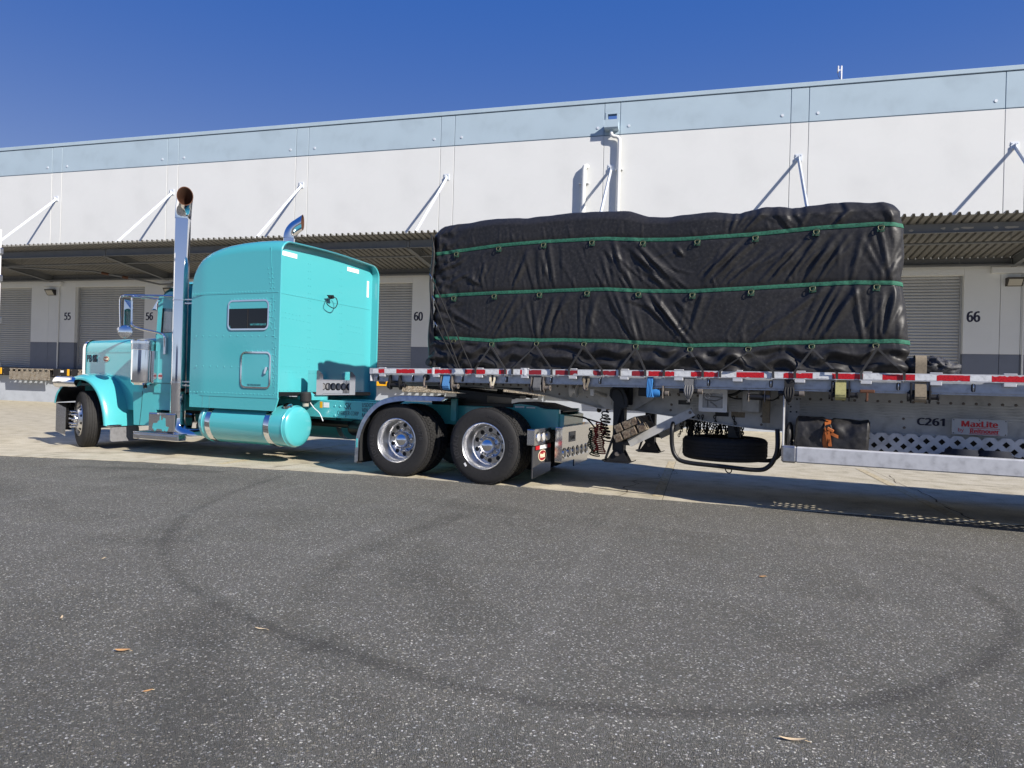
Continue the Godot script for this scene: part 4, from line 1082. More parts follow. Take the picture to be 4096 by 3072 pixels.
	# white tape marks on the rear wall
	for e in [[0.16, 3.23, 0.50, 3.30], [1.80, 3.25, 2.14, 3.32], [2.40, 2.86, 2.46, 3.16]]:
		part(S, "reflective_strip", G.new().prism([Vector2(e[0], e[1]), Vector2(e[2], e[1]), Vector2(e[2], e[3]), Vector2(e[0], e[3])], 0.0, 0.003, rearward(3.7685)).mesh(5.0), M.tape_strip)
	var wl := group_part(S, "work_lamp")
	part(wl, "lamp", G.new().lathe([Vector2(0.0, 0.03), Vector2(0.03, 0.03), Vector2(0.035, 0.0)], Transform3D(to * Basis(Vector3.RIGHT, PI / 2), K(3.68, 2.72, -1.28)), 12).mesh(), M.black_paint)
	part(wl, "cable", G.new().tube(curve([K(3.69, 2.7, -1.2), K(3.67, 2.6, -1.14), K(3.66, 2.55, -1.22), K(3.66, 2.54, -1.34), K(3.67, 2.62, -1.42), K(3.67, 2.7, -1.40), K(3.69, 2.73, -1.36)], 4), 0.008, 5).mesh(), M.hose_black)
	part(wl, "bracket", G.new().prism([Vector2(1.16, 2.74), Vector2(1.32, 2.76), Vector2(1.3, 2.7), Vector2(1.24, 2.68)], 0.0, 0.02, rearward(3.69)).mesh(5.0), M.black_paint)
	# side window
	var wn := group_part(S, "side_window")
	var wo := rrect(-4.66, 2.06, -3.835, 2.53, 0.085)
	var wi := rrect(-4.635, 2.085, -3.86, 2.505, 0.065)
	part(wn, "frame", G.new().ring(wo, wi, -0.002, 0.016).mesh(30.0), M.chrome)
	part(wn, "blind", G.new().prism(K2([[4.635, 2.395], [4.635, 2.44], [4.62, 2.48], [4.59, 2.5], [3.905, 2.5], [3.875, 2.48], [3.86, 2.44], [3.86, 2.395]]), 0.0, 0.01).mesh(5.0), M.teal)
	part(wn, "glass", G.new().prism(K2([[4.635, 2.394], [4.635, 2.15], [4.60, 2.087], [3.90, 2.087], [3.862, 2.15], [3.862, 2.394]]), 0.0, 0.004).mesh(5.0), M.dark_glass)
	part(wn, "mullion", bxm(Vector3(0.022, 0.29, 0.01)), M.dark_steel, Transform3D(Basis(), K(4.265, 2.24, 0.006)))
	part(wn, "lettering", letters("Lease To Sandhu Express LLC", 0.032, 0.001, 0.55), M.teal, Transform3D(Basis(), K(4.05, 2.15, 0.005)))
	# locker hatch
	var hc := group_part(S, "locker_hatch")
	part(hc, "frame", G.new().ring(rrect(-4.37, 1.165, -3.77, 1.73, 0.085), rrect(-4.345, 1.19, -3.795, 1.705, 0.065), -0.002, 0.016).mesh(30.0), M.chrome)
	part(hc, "door", G.new().prism(rrect(-4.343, 1.192, -3.797, 1.703, 0.063), 0.0, 0.005).mesh(5.0), M.teal)
	part(hc, "latch", G.new().prism([Vector2(-0.03, -0.05), Vector2(0.0, -0.06), Vector2(0.04, 0.02), Vector2(0.035, 0.045), Vector2(0.0, 0.045)], 0.0, 0.03, Transform3D(Basis(), K(3.86, 1.45, 0.005))).mesh(20.0), M.chrome)
	part(hc, "lettering", letters("FIRE EXTINGUISHER INSIDE", 0.026, 0.001, 0.6), M.ink, Transform3D(Basis(), K(4.10, 1.215, 0.006)))
	# chrome work-light box behind the sleeper
	var cb := group_part(T, "chrome_light_box")
	for o in [0.60, 1.46]:
		part(cb, "upright", G.new().prism([Vector2(o, 1.08), Vector2(o + 0.16, 1.08), Vector2(o + 0.16, 1.40), Vector2(o + 0.06, 1.47), Vector2(o, 1.47)], -0.17, 0.0, rearward(3.40)).mesh(5.0), M.chrome)
	part(cb, "back_panel", G.new().prism([Vector2(0.765, 1.1), Vector2(1.455, 1.1), Vector2(1.455, 1.33), Vector2(0.765, 1.33)], -0.03, 0.0, rearward(3.47)).mesh(5.0), M.chrome)
	part(cb, "tray", G.new().prism([Vector2(0.765, 1.08), Vector2(1.455, 1.08), Vector2(1.455, 1.10), Vector2(0.765, 1.10)], -0.1, 0.0, rearward(3.40)).mesh(5.0), M.chrome)
	for k in 5:
		var lamp := group_part(cb, "lamp", rearward(3.469) * at(0.84 + k * 0.135, 1.215, 0.0))
		part(lamp, "grommet", G.new().lathe([Vector2(0.062, 0.0), Vector2(0.06, 0.012), Vector2(0.05, 0.01)], Transform3D(Basis(Vector3.RIGHT, PI / 2), Vector3.ZERO), 20).mesh(20.0), M.black_rubber)
		part(lamp, "lens", G.new().lathe([Vector2(0.05, 0.004), Vector2(0.045, 0.012), Vector2(0.0, 0.015)], Transform3D(Basis(Vector3.RIGHT, PI / 2), Vector3.ZERO), 20).mesh(30.0), M.led_smoke)
	part(T, "cab_mount", G.new().prism(K2([[3.72, 1.0], [3.44, 1.0], [3.44, 1.07], [3.5, 1.12], [3.72, 1.12]]), -0.95, -0.55).mesh(5.0), M.teal)
	part(T, "hanging_cable", G.new().tube(curve([K(3.53, 0.98, -0.6), K(3.42, 0.88, -0.58), K(3.3, 0.8, -0.57), K(3.22, 0.68, -0.56)], 4), 0.007, 5).mesh(), M.label_white)
	var dr := group_part(T, "air_drier")
	part(dr, "canister", G.new().lathe([Vector2(0.0, 1.13), Vector2(0.07, 1.125), Vector2(0.085, 1.1), Vector2(0.085, 0.98), Vector2(0.07, 0.96), Vector2(0.0, 0.96)], at(-3.52, 0, -0.5), 16).mesh(), M.black_rubber)
	part(dr, "bowl", G.new().lathe([Vector2(0.05, 0.96), Vector2(0.05, 0.90), Vector2(0.0, 0.885)], at(-3.52, 0, -0.5), 14).mesh(), M.lens_glass)
	# far-side and near-side exhaust stacks
	for side in [0, 1]:
		var o := -0.13 if side == 0 else -2.55
		var ex := group_part(T, "exhaust_stack")
		var sg := 1.0 if side == 0 else -1.0
		var sx := 5.84 if side == 0 else 5.72
		var yt := 3.92 if side == 0 else 4.08
		var r := 0.119
		part(ex, "pipe", G.new().tube([K(sx, 0.74, o), K(sx, 1.2, o), K(sx, 2.0, o), K(sx, 3.0, o), K(sx, yt, o)], r, 32, false).mesh(30.0), M.chrome)
		for y in [1.21, 2.56]: part(ex, "clamp", G.new().tube([K(sx, y, o), K(sx, y + 0.022, o)], r + 0.008, 32).mesh(30.0), M.chrome_soft)
		for y in [1.17, 2.52]:
			part(ex, "stand_off", bxm(Vector3(0.28, 0.025, 0.04)), M.chrome_soft, Transform3D(Basis(), K(sx - 0.24, y, o)))
			part(ex, "stand_off", bxm(Vector3(0.28, 0.025, 0.04)), M.chrome_soft, Transform3D(Basis(), K(sx - 0.24, y + 0.06, o)))
		part(ex, "elbow", G.new().tube(curve([K(sx, 0.74, o), K(sx, 0.60, o), K(sx - 0.03, 0.47, o), K(sx - 0.11, 0.385, o - 0.02 * sg), K(sx - 0.24, 0.35, o - 0.10 * sg), K(sx - 0.36, 0.36, o - 0.34 * sg), K(sx - 0.4, 0.36, o - 0.6 * sg)], 5), r, 28, false).mesh(30.0), M.chrome)
		# turnout: bends to the rear and outwards, mouth cut upright
		var d := Vector3(0.80, 0.0, 0.60 * sg) if side == 0 else Vector3(0.9, 0.0, -0.44)
		var path := []
		for k in 9:
			var a := deg_to_rad(58.0) * k / 8
			path.append(K(sx, yt, o) + Vector3.UP * (sin(a) * 0.30) + d * ((1.0 - cos(a)) * 0.30))
		path.append(path[-1] + (path[-1] - path[-2]).normalized() * 0.1)
		var tg := G.new(); var rw := tg.rings(path, r + 0.006, 28)
		var tdir: Vector3 = (path[-1] - path[-2]).normalized()
		var cut: Vector3 = path[-1] + d * 0.02
		for i in 28:
			var p: Vector3 = rw[-1][i]
			rw[-1][i] = p + tdir * ((cut - p).dot(d) / tdir.dot(d))
		tg.skin(rw, true)
		part(ex, "turnout", tg.mesh(30.0), M.chrome)
		var tin := G.new(); var rin := tin.rings(path, r - 0.004, 28)
		for i in 28:
			var p: Vector3 = rin[-1][i]
			rin[-1][i] = p + tdir * ((cut - p).dot(d) / tdir.dot(d))
		tin.skin(rin, true, true); tin.skin([rin[-1], rw[-1]], true, true)
		part(ex, "sooty_bore", tin.mesh(30.0), M.rust)
	# fuel tanks
	for o in [-0.33, -2.11]:
		var ft := group_part(T, "fuel_tank")
		var ax := Transform3D(Basis(Vector3(0, 0, 1), -PI / 2), K(3.45, 0.59, o))   # lathe y runs forward
		part(ft, "drum", G.new().lathe([Vector2(0.0, 0.0), Vector2(0.12, 0.002), Vector2(0.22, 0.012), Vector2(0.275, 0.03), Vector2(0.305, 0.055), Vector2(0.32, 0.10), Vector2(0.326, 0.105), Vector2(0.326, 0.125), Vector2(0.32, 0.13), Vector2(0.32, 1.72), Vector2(0.326, 1.725), Vector2(0.326, 1.745), Vector2(0.32, 1.75), Vector2(0.3, 1.82), Vector2(0.2, 1.86), Vector2(0.0, 1.87)].map(func(e): return Vector2(e.x, -1.0 * (-e.y))), Transform3D(Basis(Vector3(0, 0, 1), PI / 2), K(3.45, 0.59, o)), 56).mesh(30.0), M.teal)
		for s in [3.86, 5.06]:
			part(ft, "strap", G.new().lathe([Vector2(0.3215, -0.052), Vector2(0.327, -0.05), Vector2(0.327, 0.05), Vector2(0.3215, 0.052)], Transform3D(Basis(Vector3(0, 0, 1), PI / 2), K(s, 0.59, o)), 56).mesh(30.0), M.chrome)
		part(ft, "filler_cap", G.new().lathe([Vector2(0.075, -0.02), Vector2(0.072, 0.03), Vector2(0.05, 0.045), Vector2(0.0, 0.05)], Transform3D(Basis(Vector3.RIGHT, 0.35), K(3.62, 0.895, o + 0.11)), 20).mesh(), M.chrome_soft)
	part(T, "tank_step", bxm(Vector3(0.5, 0.03, 0.1)), M.chrome_soft, Transform3D(Basis(), K(4.5, 0.26, -0.7)))

func make_cab(T: Node3D) -> void:
	var C := group_part(T, "cab")
	# cab shell: side walls with a window opening, rear wall, roof
	var prof := [[6.46, 1.03], [5.93, 1.03], [5.93, 2.93], [6.02, 2.965], [6.15, 2.95], [6.28, 2.89], [6.38, 2.77], [6.44, 2.60]]
	for o in [-0.22, -2.26]:
		# frame around the window
		var wo := K2([[6.49, 1.03], [6.44, 2.62], [6.40, 2.66], [5.93, 2.66], [5.93, 1.03]])
		part(C, "side_panel", G.new().prism(K2([[6.49, 1.03], [6.47, 2.03], [5.93, 2.06], [5.93, 1.03]]), o - 0.02, o + 0.02).mesh(5.0), M.teal)
		part(C, "side_panel", G.new().prism(K2([[6.47, 2.03], [6.435, 2.64], [6.36, 2.64], [6.34, 2.46], [6.365, 2.035]]), o - 0.02, o + 0.02).mesh(5.0), M.teal)
		part(C, "side_panel", G.new().prism(K2([[6.37, 2.62], [6.33, 2.68], [6.2, 2.735], [5.93, 2.745], [5.93, 2.44], [6.34, 2.46]]), o - 0.02, o + 0.02).mesh(5.0), M.teal)
		part(C, "side_glass", G.new().prism(K2([[6.338, 2.458], [5.95, 2.44], [5.95, 2.06], [6.365, 2.04]]), o - 0.008, o - 0.002).mesh(5.0), M.cab_glass)
		part(C, "glass_seal", G.new().sheet([K(6.345, 2.46, o + 0.02), K(6.372, 2.033, o + 0.02), K(5.94, 2.056, o + 0.02)], Vector3(0, 0, -0.02), Vector3(0.016, 0.012, 0)).mesh(5.0), M.black_rubber)
	var dz := group_part(C, "driver_door")
	part(dz, "skin", G.new().prism(K2([[6.455, 1.24], [6.44, 1.215], [6.40, 1.20], [5.96, 1.20], [5.96, 2.03], [6.455, 2.01]]), -0.20, -0.188).mesh(5.0), M.teal)
	part(dz, "gap", G.new().sheet(curve([K(6.462, 2.03, -0.196), K(6.463, 1.27, -0.196), K(6.452, 1.215, -0.196), K(6.40, 1.192, -0.196), K(5.96, 1.192, -0.196)], 4), Vector3(0, 0, -0.004), Vector3(0.006, 0.005, 0)).mesh(5.0), M.black_rubber)
	part(dz, "belt_seam", bxm(Vector3(0.48, 0.006, 0.004), 0.0), M.teal, Transform3D(Basis(), K(6.2, 1.94, -0.186)))
	part(dz, "emblem", G.new().prism(ellipse(0, 0, 0.055, 0.055, 20), 0.0, 0.003, Transform3D(Basis(), K(6.33, 1.31, -0.187))).mesh(5.0), M.plate_grey)
	part(dz, "emblem_band", bxm(Vector3(0.08, 0.03, 0.002), 0.0), M.badge_red, Transform3D(Basis(), K(6.33, 1.315, -0.183)))
	rivet_rows(dz, [[6.43, 1.965, 6.0, 1.965, 7]], -0.187, 0.007)
	# roof: rounded crown lofted from the windscreen header to the sleeper
	var rows := []
	for e in prof.slice(2):
		var row := []
		for k in 13:
			var f := k / 12.0
			var dy := -0.15 * pow(absf(f * 2.0 - 1.0), 6.0)
			row.append(K(e[0], maxf(e[1] + dy, 2.58), -0.2 - 2.08 * f))
		rows.append(row)
	part(C, "roof", G.new().skin(rows, false, false).mesh(40.0), M.teal)
	part(C, "rear_wall", bxm(Vector3(0.03, 1.8, 2.04)), M.teal, Transform3D(Basis(), K(5.92, 1.95, -1.24)))
	part(C, "drip_rail", bxm(Vector3(0.5, 0.02, 0.03)), M.teal, Transform3D(Basis(), K(6.17, 2.645, -0.2)))
	# windscreen in two flat panes with a post
	for o in [-0.28, -1.28]:
		part(C, "windscreen", G.new().prism([Vector2(0, 0), Vector2(0.94, 0), Vector2(0.94, 0.57), Vector2(0, 0.57)], -0.004, 0.004, Transform3D(Basis(Vector3(0, 0, -1), Vector3(0.06, 0.998, 0), Vector3(-0.998, 0.06, 0)), K(6.475, 2.03, o))).mesh(5.0), M.cab_glass)
	part(C, "centre_post", bxm(Vector3(0.03, 0.6, 0.05)), M.teal, Transform3D(Basis(Vector3(0, 0, 1), -0.06), K(6.46, 2.32, -1.245)))
	part(C, "header", bxm(Vector3(0.05, 0.06, 2.04)), M.teal, Transform3D(Basis(), K(6.425, 2.62, -1.24)))
	part(C, "cowl", bxm(Vector3(0.08, 0.1, 2.04), 0.02), M.teal, Transform3D(Basis(), K(6.49, 1.99, -1.24)))
	part(C, "floor", bxm(Vector3(0.55, 0.06, 2.0)), M.interior, Transform3D(Basis(), K(6.2, 1.08, -1.24)))
	part(C, "dashboard", bxm(Vector3(0.3, 0.25, 1.9), 0.04), M.interior, Transform3D(Basis(), K(6.3, 1.86, -1.24)))
	for o in [-0.75, -1.75]:
		var st := group_part(C, "seat")
		part(st, "cushion", bxm(Vector3(0.45, 0.14, 0.5), 0.04), M.interior, Transform3D(Basis(), K(6.1, 1.52, o)))
		part(st, "backrest", bxm(Vector3(0.12, 0.62, 0.48), 0.05), M.interior, Transform3D(Basis(Vector3(0, 0, 1), -0.1), K(5.99, 1.86, o)))
	part(C, "steering_wheel", G.new().tube(ring_path(K(6.12, 1.98, -0.75), 0.22, Vector3(0.5, 0.86, 0)), 0.016, 6, false).mesh(), M.black_paint)
	# visor
	var vs := []
	for k in 9:
		var f := k / 8.0
		vs.append([K(6.44 + 0.02 * sin(PI * f), 2.615, -0.2 - 2.08 * f), K(6.58 + 0.06 * sin(PI * f), 2.44 + 0.02 * sin(PI * f), -0.2 - 2.08 * f)])
	part(C, "sun_visor", G.new().skin(vs, false, false).skin(vs.map(func(r): return [r[0] + Vector3(0.004, -0.006, 0), r[1] + Vector3(0.004, -0.006, 0)]), false, true).mesh(40.0), M.chrome_soft)
	part(C, "visor_end", G.new().prism(K2([[6.44, 2.62], [6.585, 2.43], [6.55, 2.455], [6.50, 2.45], [6.45, 2.42], [6.425, 2.5]]), -0.20, -0.192).mesh(5.0), M.chrome)
	# lower cab and steps
	part(C, "lower_panel", G.new().prism(K2([[7.02, 1.03], [5.93, 1.03], [5.93, 0.74], [6.45, 0.74], [6.5, 0.46], [6.98, 0.46]]), -0.26, -0.22).mesh(5.0), M.teal)
	part(C, "lower_panel", G.new().prism(K2([[7.02, 1.03], [5.93, 1.03], [5.93, 0.74], [6.45, 0.74], [6.5, 0.46], [6.98, 0.46]]), -2.26, -2.22).mesh(5.0), M.teal)
	part(C, "panel_gap", G.new().sheet([K(6.79, 1.05, -0.217), K(6.80, 0.8, -0.217), K(6.84, 0.47, -0.217)], Vector3(0, 0, -0.003), Vector3(0.007, 0, 0)).mesh(5.0), M.black_rubber)
	rivet_rows(C, [[6.9, 1.0, 6.89, 0.5, 7], [6.72, 1.09, 6.0, 1.09, 10]], -0.22, 0.007)
	var sb := group_part(T, "step_box")
	part(sb, "box", G.new().box(K(6.06, 0.545, -0.18), Vector3(0.60, 0.30, 0.36), 0.012).mesh(20.0), M.chrome)
	part(sb, "tread", G.new().box(K(6.1, 0.365, -0.02), Vector3(1.04, 0.028, 0.20), 0.008).mesh(20.0), M.chrome_soft)
	part(sb, "riser", G.new().box(K(6.1, 0.305, 0.0), Vector3(1.04, 0.09, 0.16), 0.012).mesh(20.0), M.chrome)
	part(sb, "top_tread", G.new().box(K(6.06, 0.70, -0.16), Vector3(0.60, 0.012, 0.3), 0.003).mesh(20.0), M.chrome_soft)
	# a painted lorry picture on the box's face
	var pic := group_part(sb, "painted_lorry", Transform3D(Basis(), K(6.07, 0.42, 0.002)))
	part(pic, "silhouette", G.new().prism([Vector2(-0.19, 0.02), Vector2(0.17, 0.02), Vector2(0.18, 0.06), Vector2(0.11, 0.07), Vector2(0.10, 0.20), Vector2(0.05, 0.21), Vector2(0.045, 0.17), Vector2(0.0, 0.17), Vector2(-0.005, 0.24), Vector2(-0.02, 0.24), Vector2(-0.025, 0.16), Vector2(-0.06, 0.155), Vector2(-0.075, 0.12), Vector2(-0.17, 0.11), Vector2(-0.185, 0.06)], 0.0, 0.0015).mesh(5.0), M.teal)
	for x in [-0.13, 0.06, 0.13]: part(pic, "painted_wheel", G.new().prism(ellipse(x, 0.015, 0.03, 0.03, 14), 0.0, 0.0025).mesh(5.0), M.teal)
	# chrome air cleaner canister on the cowl
	for side in [0, 1]:
		var o := -0.12 if side == 0 else -2.36
		var ac := group_part(T, "air_cleaner", Transform3D(Basis(), K(6.66, 0, o)))
		part(ac, "canister", G.new().lathe([Vector2(0.0, 1.15), Vector2(0.15, 1.155), Vector2(0.17, 1.18), Vector2(0.182, 1.19), Vector2(0.186, 1.2), Vector2(0.19, 1.24), Vector2(0.19, 1.745), Vector2(0.197, 1.75)].map(func(e): return e), Transform3D(), 48).mesh(30.0), M.chrome)
		var holes := G.new()
		part(ac, "screen_band", G.new().lathe([Vector2(0.193, 1.75), Vector2(0.193, 1.845)], Transform3D(), 48).mesh(30.0), M.chrome_soft)
		for j in 6:
			for k in 64:
				var a := TAU * (k + 0.5 * (j % 2)) / 64
				holes.add(G.new().lathe([Vector2(0.0055, 0.0), Vector2(0.0, 0.0012)], Transform3D(Basis(Vector3(0, 1, 0), PI / 2 - a) * Basis(Vector3.RIGHT, PI / 2), Vector3(cos(a) * 0.1932, 1.76 + j * 0.0145, sin(a) * 0.1932)), 5))
		var hm := part(ac, "perforations", holes.mesh(10.0), M.black_paint); hm.set_meta("kind", "stuff")
		part(ac, "lid", G.new().lathe([Vector2(0.193, 1.845), Vector2(0.2, 1.85), Vector2(0.2, 1.895), Vector2(0.19, 1.91), Vector2(0.12, 1.925), Vector2(0.0, 1.93)], Transform3D(), 48).mesh(30.0), M.chrome)
		part(ac, "mount", bxm(Vector3(0.06, 0.55, 0.1)), M.chrome_soft, at(0.23, 1.46, -0.04))
		part(ac, "drain", G.new().tube([Vector3(0.05, 1.16, 0), Vector3(0.06, 1.1, 0)], 0.03, 10).mesh(), M.black_rubber)
	# mirror and its chrome arms
	for side in [0, 1]:
		var sg := 1.0 if side == 0 else -1.0
		var oo := 0.17 if side == 0 else -2.65
		var oi := -0.2 if side == 0 else -2.28
		var mr := group_part(T, "door_mirror")
		var up := oo
		part(mr, "upper_arm", G.new().tube(curve([K(6.86, 2.12, up), K(6.885, 2.5, up), K(6.875, 2.6, up), K(6.82, 2.635, up), K(6.7, 2.64, up - 0.01 * sg), K(6.3, 2.65, lerpf(up, oi, 0.55)), K(6.08, 2.655, oi + 0.02 * sg)], 5), 0.016, 8).mesh(40.0), M.chrome)
		part(mr, "brace_arm", G.new().tube([K(6.62, 2.62, up), K(6.4, 2.61, lerpf(up, oi, 0.6)), K(6.36, 2.6, oi)], 0.013, 8).mesh(40.0), M.chrome)
		part(mr, "lower_arm", G.new().tube(curve([K(6.60, 2.60, up), K(6.605, 2.5, up), K(6.60, 2.22, up), K(6.585, 2.14, up), K(6.50, 2.09, lerpf(up, oi, 0.2)), K(6.28, 2.03, lerpf(up, oi, 0.75)), K(6.20, 1.97, oi + 0.06 * sg), K(6.20, 1.80, oi + 0.05 * sg)], 5), 0.018, 8).mesh(40.0), M.chrome)
		part(mr, "mount", bxm(Vector3(0.05, 0.28, 0.05)), M.chrome_soft, Transform3D(Basis(), K(6.20, 1.82, oi + 0.04 * sg)))
		# housing seen nearly edge-on, glass to the rear
		var hb := Basis(Vector3.UP, deg_to_rad(12.0 * sg))
		part(mr, "housing", G.new().box(K(6.735, 2.35, up), Vector3(0.03, 0.46, 0.16), 0.01, hb).mesh(30.0), M.black_paint)
		part(mr, "glass", G.new().box(K(6.716, 2.35, up - 0.004 * sg), Vector3(0.006, 0.43, 0.145), 0.001, hb).mesh(10.0), M.mirror)
		part(mr, "marker_lamp", G.new().lathe([Vector2(0.0, -0.05), Vector2(0.04, -0.045), Vector2(0.048, 0.0), Vector2(0.04, 0.045), Vector2(0.0, 0.05)], Transform3D(Basis(Vector3(0, 0, 1), PI / 2), K(6.855, 2.07, up)), 14).mesh(), M.led_clear)
		part(mr, "convex_rim", G.new().lathe([Vector2(0.0, -0.05), Vector2(0.06, -0.04), Vector2(0.098, -0.01), Vector2(0.108, 0.0), Vector2(0.104, 0.008)], Transform3D(Basis(Vector3.UP, deg_to_rad(55.0 * sg - (0.0 if side == 0 else 180.0))) * Basis(Vector3.RIGHT, PI / 2), K(6.64, 2.03, up + 0.08 * sg)), 28).mesh(30.0), M.chrome)
		part(mr, "convex_glass", G.new().lathe([Vector2(0.102, 0.004), Vector2(0.07, 0.012), Vector2(0.03, 0.017), Vector2(0.0, 0.018)], Transform3D(Basis(Vector3.UP, deg_to_rad(55.0 * sg - (0.0 if side == 0 else 180.0))) * Basis(Vector3.RIGHT, PI / 2), K(6.64, 2.03, up + 0.08 * sg)), 28).mesh(40.0), M.mirror)
		part(mr, "bracket", bxm(Vector3(0.14, 0.05, 0.04)), M.black_paint, Transform3D(Basis(), K(6.76, 2.10, up)))

func ring_path(c: Vector3, r: float, axis: Vector3, n := 20) -> Array:
	var ax := axis.normalized()
	var u := ax.cross(Vector3.RIGHT if absf(ax.x) < 0.8 else Vector3.UP).normalized(); var v := ax.cross(u)
	var out := []
	for i in n + 1: out.append(c + (u * cos(TAU * i / n) + v * sin(TAU * i / n)) * r)
	return out

func make_front(T: Node3D) -> void:
	# bonnet: tapered box with rounded shoulders
	var H := group_part(T, "bonnet")
	var sect := func(s: float, top: float, half: float, base: float) -> Array:
		var row := []; var r := 0.17; var c := -1.24
		row.append(K(s, base, c + half))
		for k in 7:
			var a := PI * 0.5 * k / 6
			row.append(K(s, top - r + sin(a) * r, c + half - r + cos(a) * r))
		for k in 7:
			var a := PI * 0.5 * (6 - k) / 6
			row.append(K(s, top - r + sin(a) * r, c - half + r - cos(a) * r))
		row.append(K(s, base, c - half))
		return row
	var rows := []
	for e in [[6.5, 2.0, 0.92], [7.0, 1.975, 0.88], [7.6, 1.965, 0.84], [8.2, 1.95, 0.80], [8.58, 1.94, 0.785]]: rows.append(sect.call(e[0], e[1], e[2], 0.7))
	part(H, "skin", G.new().skin(rows, false, true).mesh(40.0), M.teal)
	part(H, "lap_strip", G.new().sheet([K(6.5, 1.735, -0.317), K(7.0, 1.725, -0.357), K(7.6, 1.72, -0.397), K(8.2, 1.715, -0.437), K(8.58, 1.71, -0.452)], Vector3(0, -0.008, 0), Vector3(0, 0, 0.004)).mesh(5.0), M.teal)
	var rv := G.new()
	for k in 22:
		var s := lerpf(6.6, 8.52, k / 21.0)
		rv.add(rivet_mesh(0.008), Transform3D(Basis(), K(s, 1.742, lerpf(-0.325, -0.448, k / 21.0))))
	part(H, "rivets", rv.mesh(40.0), M.teal).set_meta("kind", "stuff")
	var tilt := Transform3D(Basis(Vector3.UP, -0.064), Vector3.ZERO)
	part(H, "fleet_number", letters("PB 08", 0.125, 0.002, 0.66, true), M.ink, Transform3D(tilt.basis, K(8.40, 1.60, -0.442)))
	badge(H, Transform3D(tilt.basis, K(7.98, 1.595, -0.417)), 0.085, 0.052)
	var orn := group_part(H, "bonnet_ornament")
	part(orn, "wing", G.new().prism(K2([[8.1, 1.965], [7.95, 2.0], [7.72, 2.005], [7.7, 1.985], [7.9, 1.96]]), -1.255, -1.225).mesh(20.0), M.chrome)
	# grille shell
	var GR := group_part(T, "grille")
	var r0: Array = sect.call(8.575, 1.955, 0.80, 0.72); var r1: Array = sect.call(8.66, 1.945, 0.79, 0.72); var r2: Array = sect.call(8.67, 1.90, 0.74, 0.76)
	part(GR, "shell", G.new().skin([r0, r1, r2], false, true).mesh(30.0), M.chrome)
	for k in 17: part(GR, "bar", bxm(Vector3(0.02, 1.05, 0.02)), M.chrome, Transform3D(Basis(), K(8.66, 1.34, -0.56 - k * 0.085)))
	part(GR, "radiator", bxm(Vector3(0.03, 1.1, 1.46)), M.black_paint, Transform3D(Basis(), K(8.62, 1.34, -1.24)))
	# front fenders: an arched sheet with a rolled outer lip
	var arch := [[8.72, 0.78], [8.66, 0.96], [8.50, 1.11], [8.28, 1.215], [8.05, 1.24], [7.83, 1.19], [7.64, 1.05], [7.51, 0.85], [7.43, 0.62], [7.40, 0.43]]
	for side in [0, 1]:
		var sg := 1.0 if side == 0 else -1.0
		var oo := 0.0 if side == 0 else -2.48
		var F := group_part(T, "front_fender")
		var base := curve(arch.map(func(e): return Vector2(e[0], e[1])), 4)
		var cen := Vector2(8.05, 0.5)
		var lines := []
		# cross-section from the lip inwards, swelling upward to meet the bonnet
		for q in [[0.012, -0.028], [0.016, 0.0], [0.006, 0.022], [-0.05, 0.05], [-0.14, 0.075], [-0.28, 0.09], [-0.42, 0.10], [-0.60, 0.10]]:
			var row := []
			for p in base:
				var dirv: Vector2 = (p - cen).normalized()
				var w: Vector2 = p + dirv * q[1]
				row.append(K(w.x, w.y, oo + q[0] * sg))
			lines.append(row)
		part(F, "skin", G.new().skin(lines, false, side == 0).mesh(40.0), M.teal)
		var inner := []
		for q in [[0.010, -0.03], [-0.05, 0.03], [-0.6, 0.085]]:
			var row := []
			for p in base:
				var w: Vector2 = p + (p - cen).normalized() * q[1]
				row.append(K(w.x, w.y, oo + q[0] * sg))
			inner.append(row)
		part(F, "liner", G.new().skin(inner, false, side != 0).mesh(40.0), M.black_paint)
		part(F, "inner_panel", G.new().prism(K2(arch + [[7.9, 0.62], [8.4, 0.62]]), oo - 0.60 * sg, oo - 0.57 * sg).mesh(5.0), M.black_paint)
		part(F, "hem", G.new().box(K(7.36, 0.43, oo - 0.31 * sg), Vector3(0.09, 0.035, 0.6), 0.012).mesh(), M.chrome_soft)
		part(F, "rear_skirt", G.new().prism(K2([[7.5, 1.02], [7.36, 0.6], [7.34, 0.45], [6.78, 0.45], [6.80, 0.8], [6.95, 1.2], [7.2, 1.28]]), oo - 0.62 * sg, oo - 0.57 * sg).mesh(5.0), M.teal)
		part(F, "splash_flap", G.new().prism(rrect(0.06, 0.15, 0.62, 0.415, 0.05, 3), -0.006, 0.006, rearward(7.35) * at(0.0 if side == 0 else 1.84, 0, 0)).mesh(20.0), M.flap_clear)
		# headlight pod
		var hl := group_part(T, "headlamp")
		part(hl, "pod", G.new().lathe([Vector2(0.0, -0.47), Vector2(0.07, -0.46), Vector2(0.092, -0.42), Vector2(0.10, -0.3), Vector2(0.10, 0.03), Vector2(0.105, 0.05), Vector2(0.10, 0.07), Vector2(0.085, 0.085)], Transform3D(Basis(Vector3(0, 0, 1), PI / 2), K(8.62, 1.16, oo - 0.02 * sg)), 28).mesh(40.0), M.chrome)
		part(hl, "lens", G.new().lathe([Vector2(0.087, 0.08), Vector2(0.05, 0.1), Vector2(0.0, 0.108)], Transform3D(Basis(Vector3(0, 0, 1), PI / 2), K(8.62, 1.16, oo - 0.02 * sg)), 24).mesh(40.0), M.led_clear)
		part(hl, "arm", bxm(Vector3(0.05, 0.05, 0.5)), M.chrome_soft, Transform3D(Basis(), K(8.5, 1.12, oo - 0.3 * sg)))
		# steered front wheel
		var wz := Basis() if side == 0 else Basis(Vector3.UP, PI)
